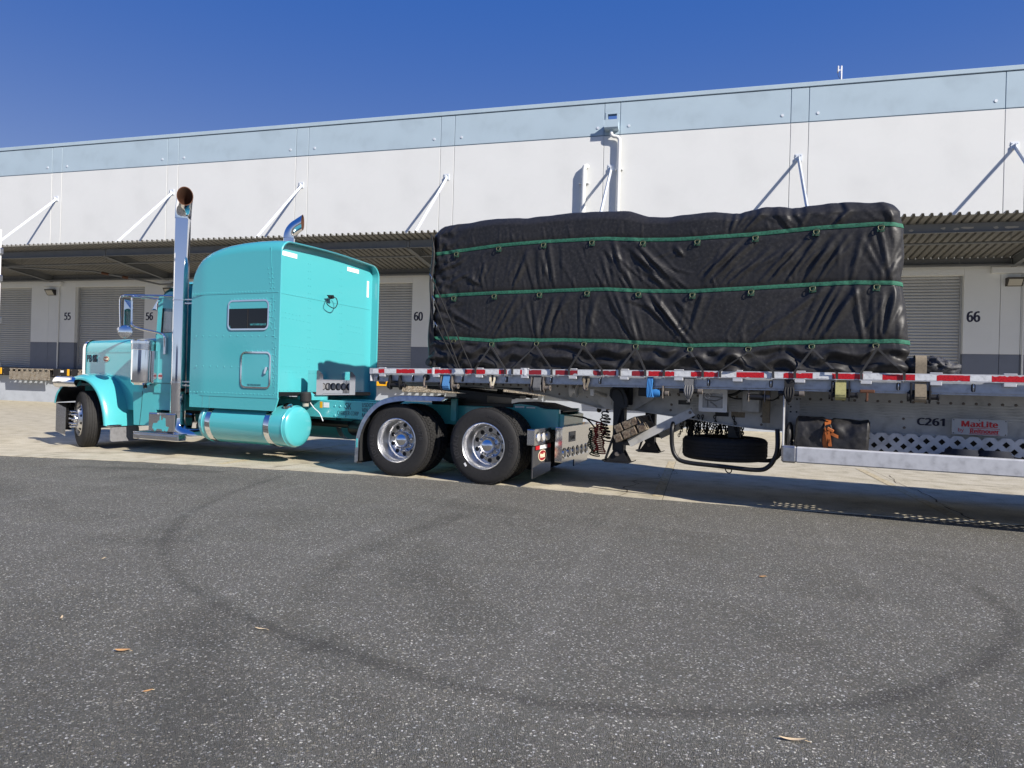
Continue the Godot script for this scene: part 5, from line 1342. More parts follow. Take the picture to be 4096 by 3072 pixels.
		var w := group_part(T, "front_wheel", Transform3D(Basis(Vector3.UP, deg_to_rad(-25.0)) * wz, K(8.2, 0.508, oo - 0.25 * sg) ) * at(0, 0, 0.14))
		part(w, "tyre", TYRE_S, M.tyre)
		part(w, "rim", G.new().lathe([Vector2(0.29, -0.25), Vector2(0.27, -0.15), Vector2(0.282, -0.04), Vector2(0.31, -0.01), Vector2(0.304, 0.0), Vector2(0.292, -0.008), Vector2(0.276, -0.03), Vector2(0.262, -0.05)], turn_z(0.0), 44).mesh(30.0), M.polished_alu)
		part(w, "disc", G.new().lathe([Vector2(0.265, -0.055), Vector2(0.24, -0.03), Vector2(0.19, 0.015), Vector2(0.17, 0.03), Vector2(0.15, 0.035), Vector2(0.11, 0.035), Vector2(0.11, 0.01), Vector2(0.0, 0.01)], turn_z(0.0), 44).mesh(30.0), M.polished_alu)
		for i in 10:
			var a := TAU * (i + 0.5) / 10
			part(w, "hand_hole", G.new().prism(ellipse(0, 0, 0.021, 0.027, 14), -0.004, 0.004, Transform3D(Basis(Vector3(0, 0, 1), a - PI / 2) * Basis(Vector3.RIGHT, -0.75), Vector3(cos(a) * 0.218, sin(a) * 0.218, -0.006))).mesh(10.0), M.black_paint)
			var b := TAU * i / 10
			part(w, "nut_cover", G.new().lathe([Vector2(0.019, 0.0), Vector2(0.018, 0.07), Vector2(0.022, 0.075), Vector2(0.022, 0.095), Vector2(0.0, 0.1)], Transform3D(Basis(Vector3.RIGHT, PI / 2), Vector3(cos(b) * 0.14, sin(b) * 0.14, 0.035)), 10).mesh(40.0), M.chrome)
		part(w, "hub_cap", G.new().lathe([Vector2(0.085, 0.01), Vector2(0.082, 0.06), Vector2(0.06, 0.08), Vector2(0.0, 0.085)], turn_z(0.0), 28).mesh(40.0), M.chrome)
	part(T, "front_axle", G.new().tube([K(8.1, 0.47, -0.35), K(8.1, 0.42, -0.7), K(8.1, 0.42, -1.8), K(8.1, 0.47, -2.15)], 0.06, 8).mesh(), M.grease_black)
	part(T, "engine_block", bxm(Vector3(1.7, 0.75, 0.8), 0.05), M.grease_black, Transform3D(Basis(), K(7.5, 1.0, -1.24)))
	# bumper wraps round at both ends
	var B := group_part(T, "bumper")
	part(B, "face", G.new().sheet([K(8.42, 0.70, 0.01), K(8.66, 0.78, 0.02), K(8.76, 0.78, -0.06), K(8.80, 0.78, -0.5), K(8.80, 0.78, -1.98), K(8.76, 0.78, -2.42), K(8.66, 0.78, -2.50), K(8.42, 0.70, -2.49)], Vector3(0, -0.50, 0), Vector3(0.012, 0, 0.0)).mesh(20.0), M.chrome)
	part(B, "mount", bxm(Vector3(0.3, 0.1, 1.0)), M.dark_steel, Transform3D(Basis(), K(8.55, 0.6, -1.24)))

# ------------------------------------------------------------------ flatbed trailer
# local frame: x = metres to the rear of the point over the coupling, y up, z towards the photographer (0 at the rub rail's face)
const TR_AT := Vector3(-3.27, 0, -8.76)
const TR_TURN := -9.5
const TR_END := 12.6
func ry(s: float) -> float: return 1.553 - 0.00078 * (s - 6.3) * (s - 6.3)   # deck height, cambered

func bar_along(parent: Node3D, called: String, s0: float, s1: float, dy0: float, dy1: float, o0: float, o1: float, m: Material) -> MeshInstance3D:
	var g := G.new(); var n := maxi(1, int((s1 - s0) / 0.8))
	for i in n + 1:
		if i == n: break
		var a := lerpf(s0, s1, float(i) / n); var b := lerpf(s0, s1, float(i + 1) / n)
		var c := Vector3((a + b) * 0.5, (ry(a) + ry(b)) * 0.5 + (dy0 + dy1) * 0.5, (o0 + o1) * 0.5)
		for f in [[o1, 1.0], [o0, -1.0]]:
			var q := [Vector3(a, ry(a) + dy0, f[0]), Vector3(b, ry(b) + dy0, f[0]), Vector3(b, ry(b) + dy1, f[0]), Vector3(a, ry(a) + dy1, f[0])]
			g.oquad(c, q[0], q[1], q[2], q[3])
		for d in [dy0, dy1]:
			g.oquad(c, Vector3(a, ry(a) + d, o0), Vector3(b, ry(b) + d, o0), Vector3(b, ry(b) + d, o1), Vector3(a, ry(a) + d, o1))
		if i == 0: g.oquad(c, Vector3(a, ry(a) + dy0, o0), Vector3(a, ry(a) + dy1, o0), Vector3(a, ry(a) + dy1, o1), Vector3(a, ry(a) + dy0, o1))
		if i == n - 1: g.oquad(c, Vector3(b, ry(b) + dy0, o0), Vector3(b, ry(b) + dy1, o0), Vector3(b, ry(b) + dy1, o1), Vector3(b, ry(b) + dy0, o1))
	return part(parent, called, g.mesh(8.0), m)

func along_x(r_h: Array, c: Vector3, seg := 16) -> G:   # lathe about the trailer's length
	return G.new().lathe(r_h, Transform3D(Basis(Vector3(0, 0, 1), -PI / 2), c), seg)

func winch(T: Node3D, s: float, strap: Material, worn := true) -> void:
	var W := group_part(T, "winch", at(s, ry(s), -0.045))
	var pl: Material = M.worn_steel if worn else M.dark_steel
	for e in [-0.082, 0.082]:
		part(W, "cheek", G.new().prism([Vector2(-0.02, -0.09), Vector2(0.045, -0.10), Vector2(0.06, -0.17), Vector2(0.05, -0.26), Vector2(0.02, -0.30), Vector2(-0.03, -0.29), Vector2(-0.05, -0.2)], -0.007, 0.007, Transform3D(Basis(Vector3(0, 0, 1), Vector3(0, 1, 0), Vector3(-1, 0, 0)), Vector3(e, 0, -0.01))).mesh(20.0), pl)
	part(W, "bridge", bxm(Vector3(0.2, 0.03, 0.08)), M.dark_steel, at(0, -0.185 + 0.0, -0.04))
	part(W, "drum", along_x([Vector2(0.0, -0.09), Vector2(0.03, -0.09), Vector2(0.03, 0.09), Vector2(0.0, 0.09)], Vector3(0, -0.235, 0)).mesh(), M.dark_steel)
	part(W, "ratchet", along_x([Vector2(0.0, -0.115), Vector2(0.05, -0.115), Vector2(0.05, -0.095), Vector2(0.03, -0.093)], Vector3(0, -0.235, 0), 12).mesh(20.0), M.dark_steel)
	part(W, "bar_socket", along_x([Vector2(0.026, 0.09), Vector2(0.026, 0.15), Vector2(0.034, 0.152), Vector2(0.034, 0.165), Vector2(0.016, 0.166), Vector2(0.016, 0.12), Vector2(0.0, 0.12)], Vector3(0, -0.235, 0)).mesh(20.0), pl)
	if strap != null:
		part(W, "wound_strap", along_x([Vector2(0.03, -0.052), Vector2(0.056, -0.052), Vector2(0.058, 0.0), Vector2(0.056, 0.052), Vector2(0.03, 0.052)], Vector3(0, -0.235, 0), 24).mesh(), strap)
		part(W, "strap", G.new().sheet([Vector3(-0.051, -0.235, 0.057), Vector3(-0.051, -0.20, 0.052), Vector3(-0.051, -0.08, 0.018), Vector3(-0.051, 0.0, 0.012)], Vector3(0.102, 0, 0), Vector3(0, 0, 0.004)).mesh(20.0), strap)

func jhook(T: Node3D, s: float, m: Material, pale: Material = null) -> void:
	var H := group_part(T, "strap_hook", at(s, ry(s), -0.05))
	part(H, "hook", G.new().tube(curve([Vector3(0, -0.09, 0), Vector3(-0.01, -0.15, 0.02), Vector3(-0.012, -0.2, 0.03), Vector3(0.004, -0.245, 0.04), Vector3(0.03, -0.25, 0.05), Vector3(0.045, -0.225, 0.05)], 4), [0.02, 0.019, 0.018, 0.017, 0.016, 0.016, 0.016, 0.015, 0.015, 0.015, 0.015, 0.014, 0.014, 0.013, 0.013, 0.012, 0.012, 0.011, 0.011, 0.01, 0.01], 8).mesh(40.0), m)
	part(H, "hanger", G.new().prism(ellipse(0, -0.12, 0.05, 0.045, 14), -0.03, 0.0).mesh(20.0), M.grease_black)
	if pale != null:
		for e in [-0.03, 0.032]:
			part(H, "strap_tail", G.new().sheet([Vector3(e, -0.06, 0.02), Vector3(e + 0.004, -0.14, 0.03), Vector3(e * 0.4, -0.22, 0.035)], Vector3(0.026, 0, 0), Vector3(0, 0, 0.006)).mesh(20.0), pale)

func bunched(T: Node3D, s: float, m: Material) -> void:   # webbing gathered round a winch bar
	var B := group_part(T, "winch", at(s, ry(s), -0.03))
	part(B, "drum", along_x([Vector2(0.0, -0.11), Vector2(0.026, -0.11), Vector2(0.026, 0.11), Vector2(0.0, 0.11)], Vector3(0, -0.235, 0)).mesh(), M.dark_steel)
	part(B, "bar_socket", along_x([Vector2(0.03, 0.10), Vector2(0.03, 0.15), Vector2(0.015, 0.152), Vector2(0.0, 0.13)], Vector3(0, -0.235, 0)).mesh(20.0), M.worn_steel)
	part(B, "strap", G.new().sheet([Vector3(-0.05, -0.18, 0.03), Vector3(-0.05, -0.06, 0.01), Vector3(-0.05, 0.0, 0.0)], Vector3(0.1, 0, 0), Vector3(0, 0, 0.005)).mesh(20.0), m)
	for k in 4:
		var e := -0.036 + k * 0.024
		part(B, "fold", G.new().tube(curve([Vector3(e, -0.17, 0.034), Vector3(e * 1.2, -0.22, 0.05), Vector3(e * 0.9, -0.27, 0.052), Vector3(e * 0.25, -0.315, 0.03)], 4), 0.014, 7).mesh(40.0), m)
	part(B, "tail", G.new().box(Vector3(0, -0.33, 0.03), Vector3(0.026, 0.06, 0.012), 0.003).mesh(), m)

func make_trailer() -> void:
	var T := thing("flatbed_trailer", "aluminium flatbed trailer with red and white reflective rail coupled behind the teal tractor", "trailer", TR_AT, deg_to_rad(TR_TURN))
	var s0 := -1.28; var s1 := TR_END
	for side in [0, 1]:
		var a := 0.0 if side == 0 else -2.59
		var b := -0.012 if side == 0 else -2.578
		bar_along(T, "rub_rail", s0, s1, -0.078, 0.0, minf(a, b), maxf(a, b), M.mill_alu)
		var c := -0.068 if side == 0 else -2.522
		var d := -0.09 if side == 0 else -2.50
		bar_along(T, "side_rail", s0 + 0.02, s1, -0.175, -0.004, minf(c, d), maxf(c, d), M.rail_alu)
		bar_along(T, "rail_flange", s0 + 0.02, s1, -0.185, -0.176, minf(c, d - (0.07 if side == 0 else -0.07)), maxf(c, d - (0.07 if side == 0 else -0.07)), M.rail_alu)
		bar_along(T, "winch_track", 1.9, s1, -0.205, -0.19, minf(c - 0.01, d), maxf(c - 0.01, d), M.rail_alu)
	for k in 8:   # deck planks run the length of the trailer
		bar_along(T, "deck_plank", s0 + 0.01, s1, -0.045, -0.006, -2.497 + k * 0.3005, -2.497 + (k + 1) * 0.3005 - 0.006, M.mill_alu)
	part(T, "nose_plate", bxm(Vector3(0.012, 0.17, 2.57)), M.mill_alu, at(s0 + 0.008, ry(s0) - 0.095, -1.295))
	# stake pockets between rub rail and side rail, their feet showing below the rail
	var pk := [-1.07, -0.195, 0.46, 1.11, 1.755, 2.405, 3.05, 3.70, 4.345, 4.98, 5.605, 6.22, 6.86, 7.5, 8.14, 8.78, 9.4, 10.0, 10.6, 11.2, 11.8]
	for p in pk:
		for o in [-0.034, -2.556]:
			part(T, "stake_pocket", bxm(Vector3(0.104, 0.122, 0.062), 0.004), M.mill_alu, at(p, ry(p) - 0.056, o + (0.002 if o > -1 else 0.0)))
		part(T, "pocket_lip", bxm(Vector3(0.11, 0.012, 0.03), 0.003), M.mill_alu, at(p, ry(p) + 0.0065, -0.012))
	for h in [-1.18, -0.6, 0.18, 0.83, 1.45, 2.09, 2.73, 3.38, 4.05, 4.67, 5.28, 5.93, 6.55]:
		var cl := group_part(T, "rope_cleat", at(h, ry(h) - 0.128, -0.066))
		part(cl, "back", G.new().prism(rrect(-0.018, -0.045, 0.018, 0.035, 0.012, 2), 0.0, 0.004).mesh(20.0), M.black_paint)
		part(cl, "bar", G.new().tube(curve([Vector3(0, 0.025, 0.0), Vector3(0, 0.02, 0.018), Vector3(0, -0.03, 0.018), Vector3(0, -0.036, 0.0)], 4), 0.007, 6).mesh(40.0), M.chrome_soft)
	# reflective tape along the rub rail: red and white lengths
	var red := [[-1.13, -1.03], [-0.83, -0.53], [-0.33, -0.26], [-0.215, 0.05], [0.25, 0.55], [0.75, 0.86], [1.05, 1.075], [1.17, 1.34], [1.53, 1.82], [2.02, 2.31], [2.50, 2.65], [2.70, 3.0], [3.19, 3.49], [3.69, 3.98], [4.18, 4.47], [4.66, 4.95], [5.13, 5.42], [5.61, 5.89], [6.07, 6.36], [6.55, 6.84], [7.03, 7.32], [7.5, 7.79], [7.98, 8.27], [8.45, 8.74], [8.92, 9.21]]
	var dull := [7, 8, 9, 10]
	var tr := RandomNumberGenerator.new(); tr.seed = 31
	var ragged := func(x0: float, x1: float, z: float, wear: float) -> ArrayMesh:
		# tape with nicked edges, following the rail's camber
		var n := maxi(3, int((x1 - x0) / 0.02)); var up := []; var dn := []
		for i in n + 1:
			var x := lerpf(x0, x1, float(i) / n)
			up.append(Vector2(x, ry(x) - 0.011 - (tr.randf() * wear if tr.randf() < 0.3 else 0.0)))
			dn.append(Vector2(x, ry(x) - 0.069 + (tr.randf() * wear if tr.randf() < 0.25 else 0.0)))
		dn.reverse()
		return G.new().prism(up + dn, z, z + 0.0022).mesh(1.0)
	var last := s0 + 0.05
	for i in red.size():
		var e: Array = red[i]
		if e[0] - last > 0.04: part(T, "white_tape", ragged.call(last + 0.002, e[0] - 0.002, 0.0, 0.006), M.tape_white)
		part(T, "red_tape", ragged.call(e[0], e[1], 0.0, 0.024 if i in dull else 0.010), M.tape_dull if i in dull else M.tape_red)
		last = e[1]
	for x in [-0.235, 1.12]: part(T, "rail_splice", bxm(Vector3(0.03, 0.09, 0.006)), M.label_white, at(x, ry(x) - 0.038, 0.002))
	# ---------------- main beams with gooseneck
	var prof := [Vector2(-1.25, 1.44), Vector2(-1.25, 1.29), Vector2(0.0, 1.30), Vector2(0.56, 1.27), Vector2(1.09, 1.21), Vector2(1.6, 1.12), Vector2(1.9, 1.055), Vector2(2.36, 1.05), Vector2(2.8, 1.0), Vector2(3.23, 0.955), Vector2(3.6, 0.91), Vector2(3.86, 0.89), Vector2(4.14, 0.88), Vector2(8.6, 0.9), Vector2(9.4, 1.1), Vector2(TR_END, 1.12), Vector2(TR_END, 1.46), Vector2(6.0, 1.48)]
	for o in [-0.76, -1.85]:
		var B := part(T, "main_beam", G.new().prism(prof, o - 0.012, o).mesh(5.0), M.beam_paint)
		var fl := []
		for p in prof.slice(1, 16): fl.append(Vector3(p.x, p.y, o - 0.06))
		part(B, "bottom_flange", G.new().sheet(fl, Vector3(0, 0, 0.11), Vector3(0, -0.014, 0)).mesh(12.0), M.beam_paint)
		if o > -1.0:
			var bt := G.new(); var one := rivet_mesh(0.016)
			for k in 62: bt.add(one, at(-0.6 + k * 0.117, 1.325 if k < 20 else 1.255 + 0.0 * k, o + 0.001))
			for e in [[1.7, 1.2], [1.3, 1.22], [0.9, 1.25], [2.82, 1.13], [2.81, 1.06], [3.05, 1.2], [2.9, 1.27], [3.9, 1.03], [3.9, 0.93], [5.39, 1.07], [5.40, 0.97]]: bt.add(one, at(e[0], e[1], o + 0.001))
			part(B, "bolts", bt.mesh(40.0), M.worn_steel).set_meta("kind", "stuff")
			for k in 6:
				part(B, "ridge", bxm(Vector3(TR_END - 2.9 - 0.05 * k, 0.012, 0.006), 0.002), M.beam_paint, at((TR_END + 2.9 + 0.05 * k) * 0.5, 1.235 - k * 0.031, o + 0.003))
			part(B, "worn_label", bxm(Vector3(0.15, 0.055, 0.002), 0.0), M.flap_rubber, at(2.98, 1.165, o + 0.002))
			part(B, "data_plate", bxm(Vector3(0.16, 0.05, 0.002), 0.0), M.black_paint, at(3.44, 1.035, o + 0.002))
			part(B, "data_plate", bxm(Vector3(0.16, 0.08, 0.002), 0.0), M.strap_brown, at(3.63, 1.045, o + 0.002))
			part(B, "joint_plate", bxm(Vector3(0.18, 0.27, 0.008)), M.beam_paint, at(4.05, 1.03, o + 0.005))
	for k in 22:
		var x := -0.9 + k * 0.6
		part(T, "cross_member", bxm(Vector3(0.06, 0.10, 2.38)), M.beam_paint, at(x, ry(x) - 0.1, -1.295))
	part(T, "coupler_plate", bxm(Vector3(1.9, 0.02, 1.1)), M.grease_black, at(-0.2, 1.275, -1.3))
	part(T, "king_pin", G.new().lathe([Vector2(0.0, 1.18), Vector2(0.05, 1.18), Vector2(0.045, 1.27), Vector2(0.0, 1.27)], at(0.15, 0, -1.3), 12).mesh(), M.grease_black)
	part(T, "sheave", along_x([Vector2(0.05, -0.05), Vector2(0.085, -0.045), Vector2(0.03, -0.01), Vector2(0.03, 0.01), Vector2(0.085, 0.045), Vector2(0.05, 0.05)], Vector3(1.56, 1.27, -0.62), 20).mesh(20.0), M.label_white)
	part(T, "sheave_bracket", bxm(Vector3(0.14, 0.1, 0.08)), M.beam_paint, at(1.62, 1.28, -0.72))
	# gusset plates of the landing gear
	part(T, "gusset", G.new().prism([Vector2(1.50, 1.33), Vector2(1.55, 1.29), Vector2(1.9, 1.10), Vector2(1.98, 1.045), Vector2(2.37, 1.05), Vector2(2.68, 1.245), Vector2(2.68, 1.34)], -0.71, -0.69).mesh(5.0), M.beam_paint)
	part(T, "access_plate", G.new().prism(rrect(1.86, 1.1, 2.06, 1.31, 0.01, 2), -0.69, -0.68).mesh(5.0), M.beam_paint)
	part(T, "crank_tube", G.new().tube([Vector3(1.98, 1.22, -0.68), Vector3(1.93, 1.25, -0.5), Vector3(1.9, 1.27, -0.42)], 0.024, 10).mesh(), M.beam_paint)
	part(T, "crank_end", bxm(Vector3(0.05, 0.09, 0.04), 0.01), M.label_white, at(1.885, 1.26, -0.4))
	for side in [0, 1]:
		var o := -0.46 if side == 0 else -2.13
		var L := group_part(T, "landing_leg", at(0, 0, o))
		part(L, "outer_tube", G.new().box(Vector3(2.225, 0.94, -0.05), Vector3(0.145, 0.82, 0.14), 0.012).mesh(20.0), M.black_paint)
		part(L, "inner_tube", G.new().box(Vector3(2.225, 0.53, -0.05), Vector3(0.115, 0.12, 0.11), 0.008).mesh(20.0), M.grease_black)
		part(L, "mount_plate", G.new().prism(rrect(2.13, 1.11, 2.365, 1.335, 0.02, 3), -0.14, -0.122).mesh(20.0), M.black_paint)
		part(L, "gear_case", G.new().prism([Vector2(2.12, 1.30), Vector2(2.16, 1.335), Vector2(2.23, 1.34), Vector2(2.29, 1.31), Vector2(2.345, 1.2), Vector2(2.35, 1.09), Vector2(2.31, 1.07), Vector2(2.25, 1.09), Vector2(2.18, 1.14), Vector2(2.115, 1.22)], 0.02, 0.07).mesh(40.0), M.black_paint)
		part(L, "gear_rib", G.new().tube(curve([Vector3(2.14, 1.19, 0.072), Vector3(2.15, 1.29, 0.074), Vector3(2.22, 1.31, 0.074), Vector3(2.28, 1.24, 0.074), Vector3(2.31, 1.12, 0.072)], 4), 0.008, 6).mesh(40.0), M.dark_steel)
		part(L, "crank_rod", G.new().tube([Vector3(2.27, 1.06, 0.06), Vector3(2.2, 0.78, 0.06), Vector3(2.13, 0.55, 0.08), Vector3(2.09, 0.43, 0.08)], 0.016, 8).mesh(), M.black_paint)
		var ft := group_part(L, "foot", at(2.225, 0, -0.05))
		for e in [-0.07, 0.07]:
			part(ft, "web", G.new().prism([Vector2(-0.045, 0.55), Vector2(0.06, 0.55), Vector2(0.145, 0.40), Vector2(-0.145, 0.40)], e - 0.005, e + 0.005).mesh(5.0), M.dark_steel if side == 0 else M.grease_black)
		part(ft, "shoe", G.new().prism([Vector2(-0.19, 0.415), Vector2(-0.15, 0.395), Vector2(0.15, 0.395), Vector2(0.19, 0.415), Vector2(0.19, 0.405), Vector2(0.15, 0.384), Vector2(-0.15, 0.384), Vector2(-0.19, 0.405)], -0.12, 0.12).mesh(20.0), M.dark_steel if side == 0 else M.grease_black)
		part(ft, "axle_pin", G.new().lathe([Vector2(0.0, 0.1), Vector2(0.028, 0.1), Vector2(0.028, -0.1), Vector2(0.0, -0.1)], Transform3D(Basis(Vector3.RIGHT, PI / 2), Vector3(0, 0.495, 0)), 12).mesh(), M.worn_steel)
		part(T, "leg_brace", G.new().prism([Vector2(3.13, 1.105), Vector2(3.19, 1.025), Vector2(2.42, 0.60), Vector2(2.37, 0.685)], o + 0.1, o + 0.115).mesh(5.0), M.beam_paint)
		part(T, "leg_brace_edge", G.new().prism([Vector2(3.13, 1.105), Vector2(3.137, 1.096), Vector2(2.377, 0.676), Vector2(2.37, 0.685)], o + 0.02, o + 0.1).mesh(5.0), M.beam_paint)
		part(T, "brace_bolt", rivet_mesh(0.02).mesh(40.0), M.worn_steel, at(3.13, 1.055, o + 0.116))
		part(T, "brace_lug", bxm(Vector3(0.1, 0.06, 0.1)), M.black_paint, at(2.36, 0.645, o + 0.06))
	part(T, "cross_shaft", G.new().tube([Vector3(2.225, 1.15, -0.5), Vector3(2.225, 1.15, -2.15)], 0.02, 8).mesh(), M.grease_black)
	part(T, "leg_cross_brace", bxm(Vector3(0.05, 0.08, 1.6)), M.grease_black, at(2.225, 0.75, -1.3))
	# ---------------- spare wheel carrier hoops
	for o in [-0.30, -1.5]:
		part(T, "spare_carrier", G.new().tube(curve([Vector3(2.93, 1.0 - 0.05, o - 0.1), Vector3(2.93, 0.85, o), Vector3(2.935, 0.66, o), Vector3(2.98, 0.53, o), Vector3(3.10, 0.465, o), Vector3(3.5, 0.445, o), Vector3(3.9, 0.432, o), Vector3(4.03, 0.48, o), Vector3(4.10, 0.60, o), Vector3(4.12, 0.72, o), Vector3(4.11, 0.9, o - 0.05)], 5), 0.026, 10).mesh(40.0), M.black_paint)
	part(T, "carrier_loop", G.new().tube(curve([Vector3(3.55, 0.44, -0.3), Vector3(3.57, 0.39, -0.3), Vector3(3.6, 0.375, -0.3), Vector3(3.625, 0.39, -0.3), Vector3(3.63, 0.44, -0.3)], 4), 0.007, 6).mesh(), M.black_paint)
	# ---------------- gauge box, valve cover, hoses
	var gb := group_part(T, "gauge_box", at(0, 0, -0.58))
	part(gb, "case", G.new().box(Vector3(3.37, 1.205, 0.04), Vector3(0.33, 0.27, 0.1), 0.012).mesh(20.0), M.beam_paint)
	part(gb, "frame", G.new().ring(rrect(3.205, 1.068, 3.535, 1.342, 0.015, 3), rrect(3.25, 1.115, 3.485, 1.293, 0.01, 3), 0.09, 0.105).mesh(20.0), M.label_white)
	part(gb, "pane", G.new().prism(rrect(3.25, 1.115, 3.485, 1.293, 0.01, 3), 0.091, 0.094).mesh(5.0), M.led_smoke)
	part(gb, "gauge", G.new().lathe([Vector2(0.035, 0.095), Vector2(0.034, 0.1), Vector2(0.028, 0.099)], Transform3D(Basis(Vector3.RIGHT, PI / 2), Vector3(3.305, 1.262, 0.0)), 18).mesh(20.0), M.label_white)
	for e in [[Vector3(3.33, 1.255, 0.096), Vector3(3.48, 1.245, 0.096)], [Vector3(3.28, 1.21, 0.096), Vector3(3.4, 1.20, 0.096), Vector3(3.48, 1.235, 0.096)], [Vector3(3.31, 1.2, 0.096), Vector3(3.31, 1.12, 0.096)], [Vector3(3.34, 1.19, 0.096), Vector3(3.42, 1.13, 0.096)]]:
		part(gb, "air_line", G.new().tube(e, 0.006, 6).mesh(), M.strap_grey)
	part(T, "valve_plate", G.new().prism(rrect(3.62, 1.07, 3.97, 1.24, 0.015, 2), -0.755, -0.745).mesh(20.0), M.beam_paint)
	part(T, "valve_cover", G.new().box(Vector3(3.785, 1.205, -0.69), Vector3(0.215, 0.265, 0.1), 0.015).mesh(20.0), M.beam_paint)
	part(T, "air_hose", G.new().tube(curve([Vector3(3.54, 1.27, -0.5), Vector3(3.62, 1.29, -0.5), Vector3(3.7, 1.345, -0.5), Vector3(3.75, 1.37, -0.55)], 5), 0.016, 8).mesh(40.0), M.hose_black)
	part(T, "air_hose", G.new().tube(curve([Vector3(3.54, 1.26, -0.52), Vector3(3.62, 1.235, -0.52), Vector3(3.69, 1.235, -0.56)], 5), 0.008, 8).mesh(40.0), M.hose_black)
	part(T, "air_hose", G.new().tube(curve([Vector3(3.99, 1.235, -0.3), Vector3(4.06, 1.235, -0.3), Vector3(4.12, 1.28, -0.3), Vector3(4.14, 1.36, -0.3)], 5), 0.008, 8).mesh(40.0), M.hose_black)
	part(T, "valve_strut", bxm(Vector3(0.085, 0.40, 0.03)), M.strap_brown, at(3.965, 1.16, -0.6))
	# open-bottomed winch that hangs below the track
	var ow := group_part(T, "winch", at(3.9, 0, -0.12))
	for x in [-0.085, 0.085]: part(ow, "cheek", G.new().box(Vector3(x, 1.29, 0), Vector3(0.012, 0.16, 0.07), 0.003).mesh(), M.worn_steel)
	part(ow, "bridge", G.new().box(Vector3(0, 1.368, 0), Vector3(0.19, 0.012, 0.07), 0.003).mesh(), M.worn_steel)
	part(ow, "drum", along_x([Vector2(0.0, -0.1), Vector2(0.034, -0.1), Vector2(0.034, 0.1), Vector2(0.0, 0.1)], Vector3(0, 1.265, 0)).mesh(), M.black_paint)
	part(ow, "bar_socket", along_x([Vector2(0.028, 0.1), Vector2(0.028, 0.14), Vector2(0.015, 0.142), Vector2(0.0, 0.12)], Vector3(0, 1.265, 0)).mesh(20.0), M.worn_steel)
	# ---------------- winches and their straps along the near rail
	winch(T, -0.87, null, false)
	jhook(T, -0.38, M.rusty_hook)
	winch(T, -0.035, M.strap_blue)
	jhook(T, 0.63, M.rusty_hook, M.badge_cream)
	winch(T, 1.285, M.strap_grey)
	jhook(T, 1.91, M.rusty_hook, M.strap_brown)
	part(T, "manual_box", bxm(Vector3(0.165, 0.105, 0.05), 0.006), M.black_paint, at(2.60, 1.285, -0.28))
	var bl := group_part(T, "winch", at(0, 0, -0.06))
	part(bl, "drum", along_x([Vector2(0.0, -0.11), Vector2(0.03, -0.11), Vector2(0.03, 0.11), Vector2(0.0, 0.11)], Vector3(2.78, 1.275, 0)).mesh(), M.dark_steel)
	part(bl, "wound_strap", along_x([Vector2(0.02, -0.05), Vector2(0.044, -0.045), Vector2(0.05, 0.0), Vector2(0.042, 0.05), Vector2(0.02, 0.055)], Vector3(2.78, 1.275, 0), 20).mesh(), M.strap_blue_bright)
	for k in 4:
		var e := 2.69 + k * 0.017
		part(bl, "fold", G.new().tube(curve([Vector3(e + 0.006, 1.5, 0.03), Vector3(e, 1.4, 0.045), Vector3(e - 0.004, 1.3, 0.05), Vector3(e + 0.005 * k, 1.225, 0.045)], 4), 0.011, 6).mesh(40.0), M.strap_blue_bright)
	part(bl, "bar_socket", along_x([Vector2(0.03, 0.09), Vector2(0.03, 0.15), Vector2(0.014, 0.152), Vector2(0.0, 0.12)], Vector3(2.78, 1.275, 0)).mesh(20.0), M.worn_steel)
	part(bl, "cheek", G.new().box(Vector3(2.865, 1.29, 0), Vector3(0.012, 0.15, 0.08), 0.003).mesh(), M.worn_steel)
	bunched(T, 3.17, M.strap_grey)
	bunched(T, 4.24, M.strap_black)
	winch(T, 4.745, M.strap_yellow, false)
	winch(T, 5.475, M.strap_brown, false)
	part(T, "winch_tee", G.new().box(Vector3(4.995, 1.36, -0.04), Vector3(0.14, 0.035, 0.03), 0.006).mesh(), M.rust)
	part(T, "winch_tee", G.new().box(Vector3(4.995, 1.30, -0.04), Vector3(0.022, 0.09, 0.03), 0.005).mesh(), M.rust)
	for s in [6.9, 7.7, 8.5]: winch(T, s, M.strap_grey, false)
	# ---------------- side rack
	var R := group_part(T, "side_rack")
	part(R, "rail_cap", G.new().box(Vector3(4.255, 0.658, -0.045), Vector3(0.155, 0.185, 0.108), 0.02).mesh(20.0), M.satin_alu)
	part(R, "rail", G.new().box(Vector3(6.9, 0.658, -0.045), Vector3(5.15, 0.17, 0.10), 0.012).mesh(20.0), M.mill_alu)
	part(R, "end_plate", G.new().box(Vector3(4.19, 1.03, -0.36), Vector3(0.012, 0.62, 0.7), 0.002).mesh(), M.mill_alu)
	var fp := G.new()
	var lie := Transform3D(Basis(Vector3(1, 0, 0), Vector3(0, 0, -1), Vector3(0, 1, 0)), Vector3.ZERO)
	part(R, "gusset", G.new().prism(rrect(4.2, 0.95, 4.32, 1.29, 0.03, 3), -0.74, -0.73).mesh(5.0), M.mill_alu)
	for e in [[4.22, 1.25], [4.29, 1.25], [4.225, 1.16], [4.225, 1.1], [4.29, 1.1]]: part(R, "bolt", rivet_mesh(0.011).mesh(40.0), M.black_paint, at(e[0], e[1], -0.729))
	# back panel pierced with diamonds
	var dp := G.new(); var w := 0.0715; var h := 0.07; var dd := 0.034
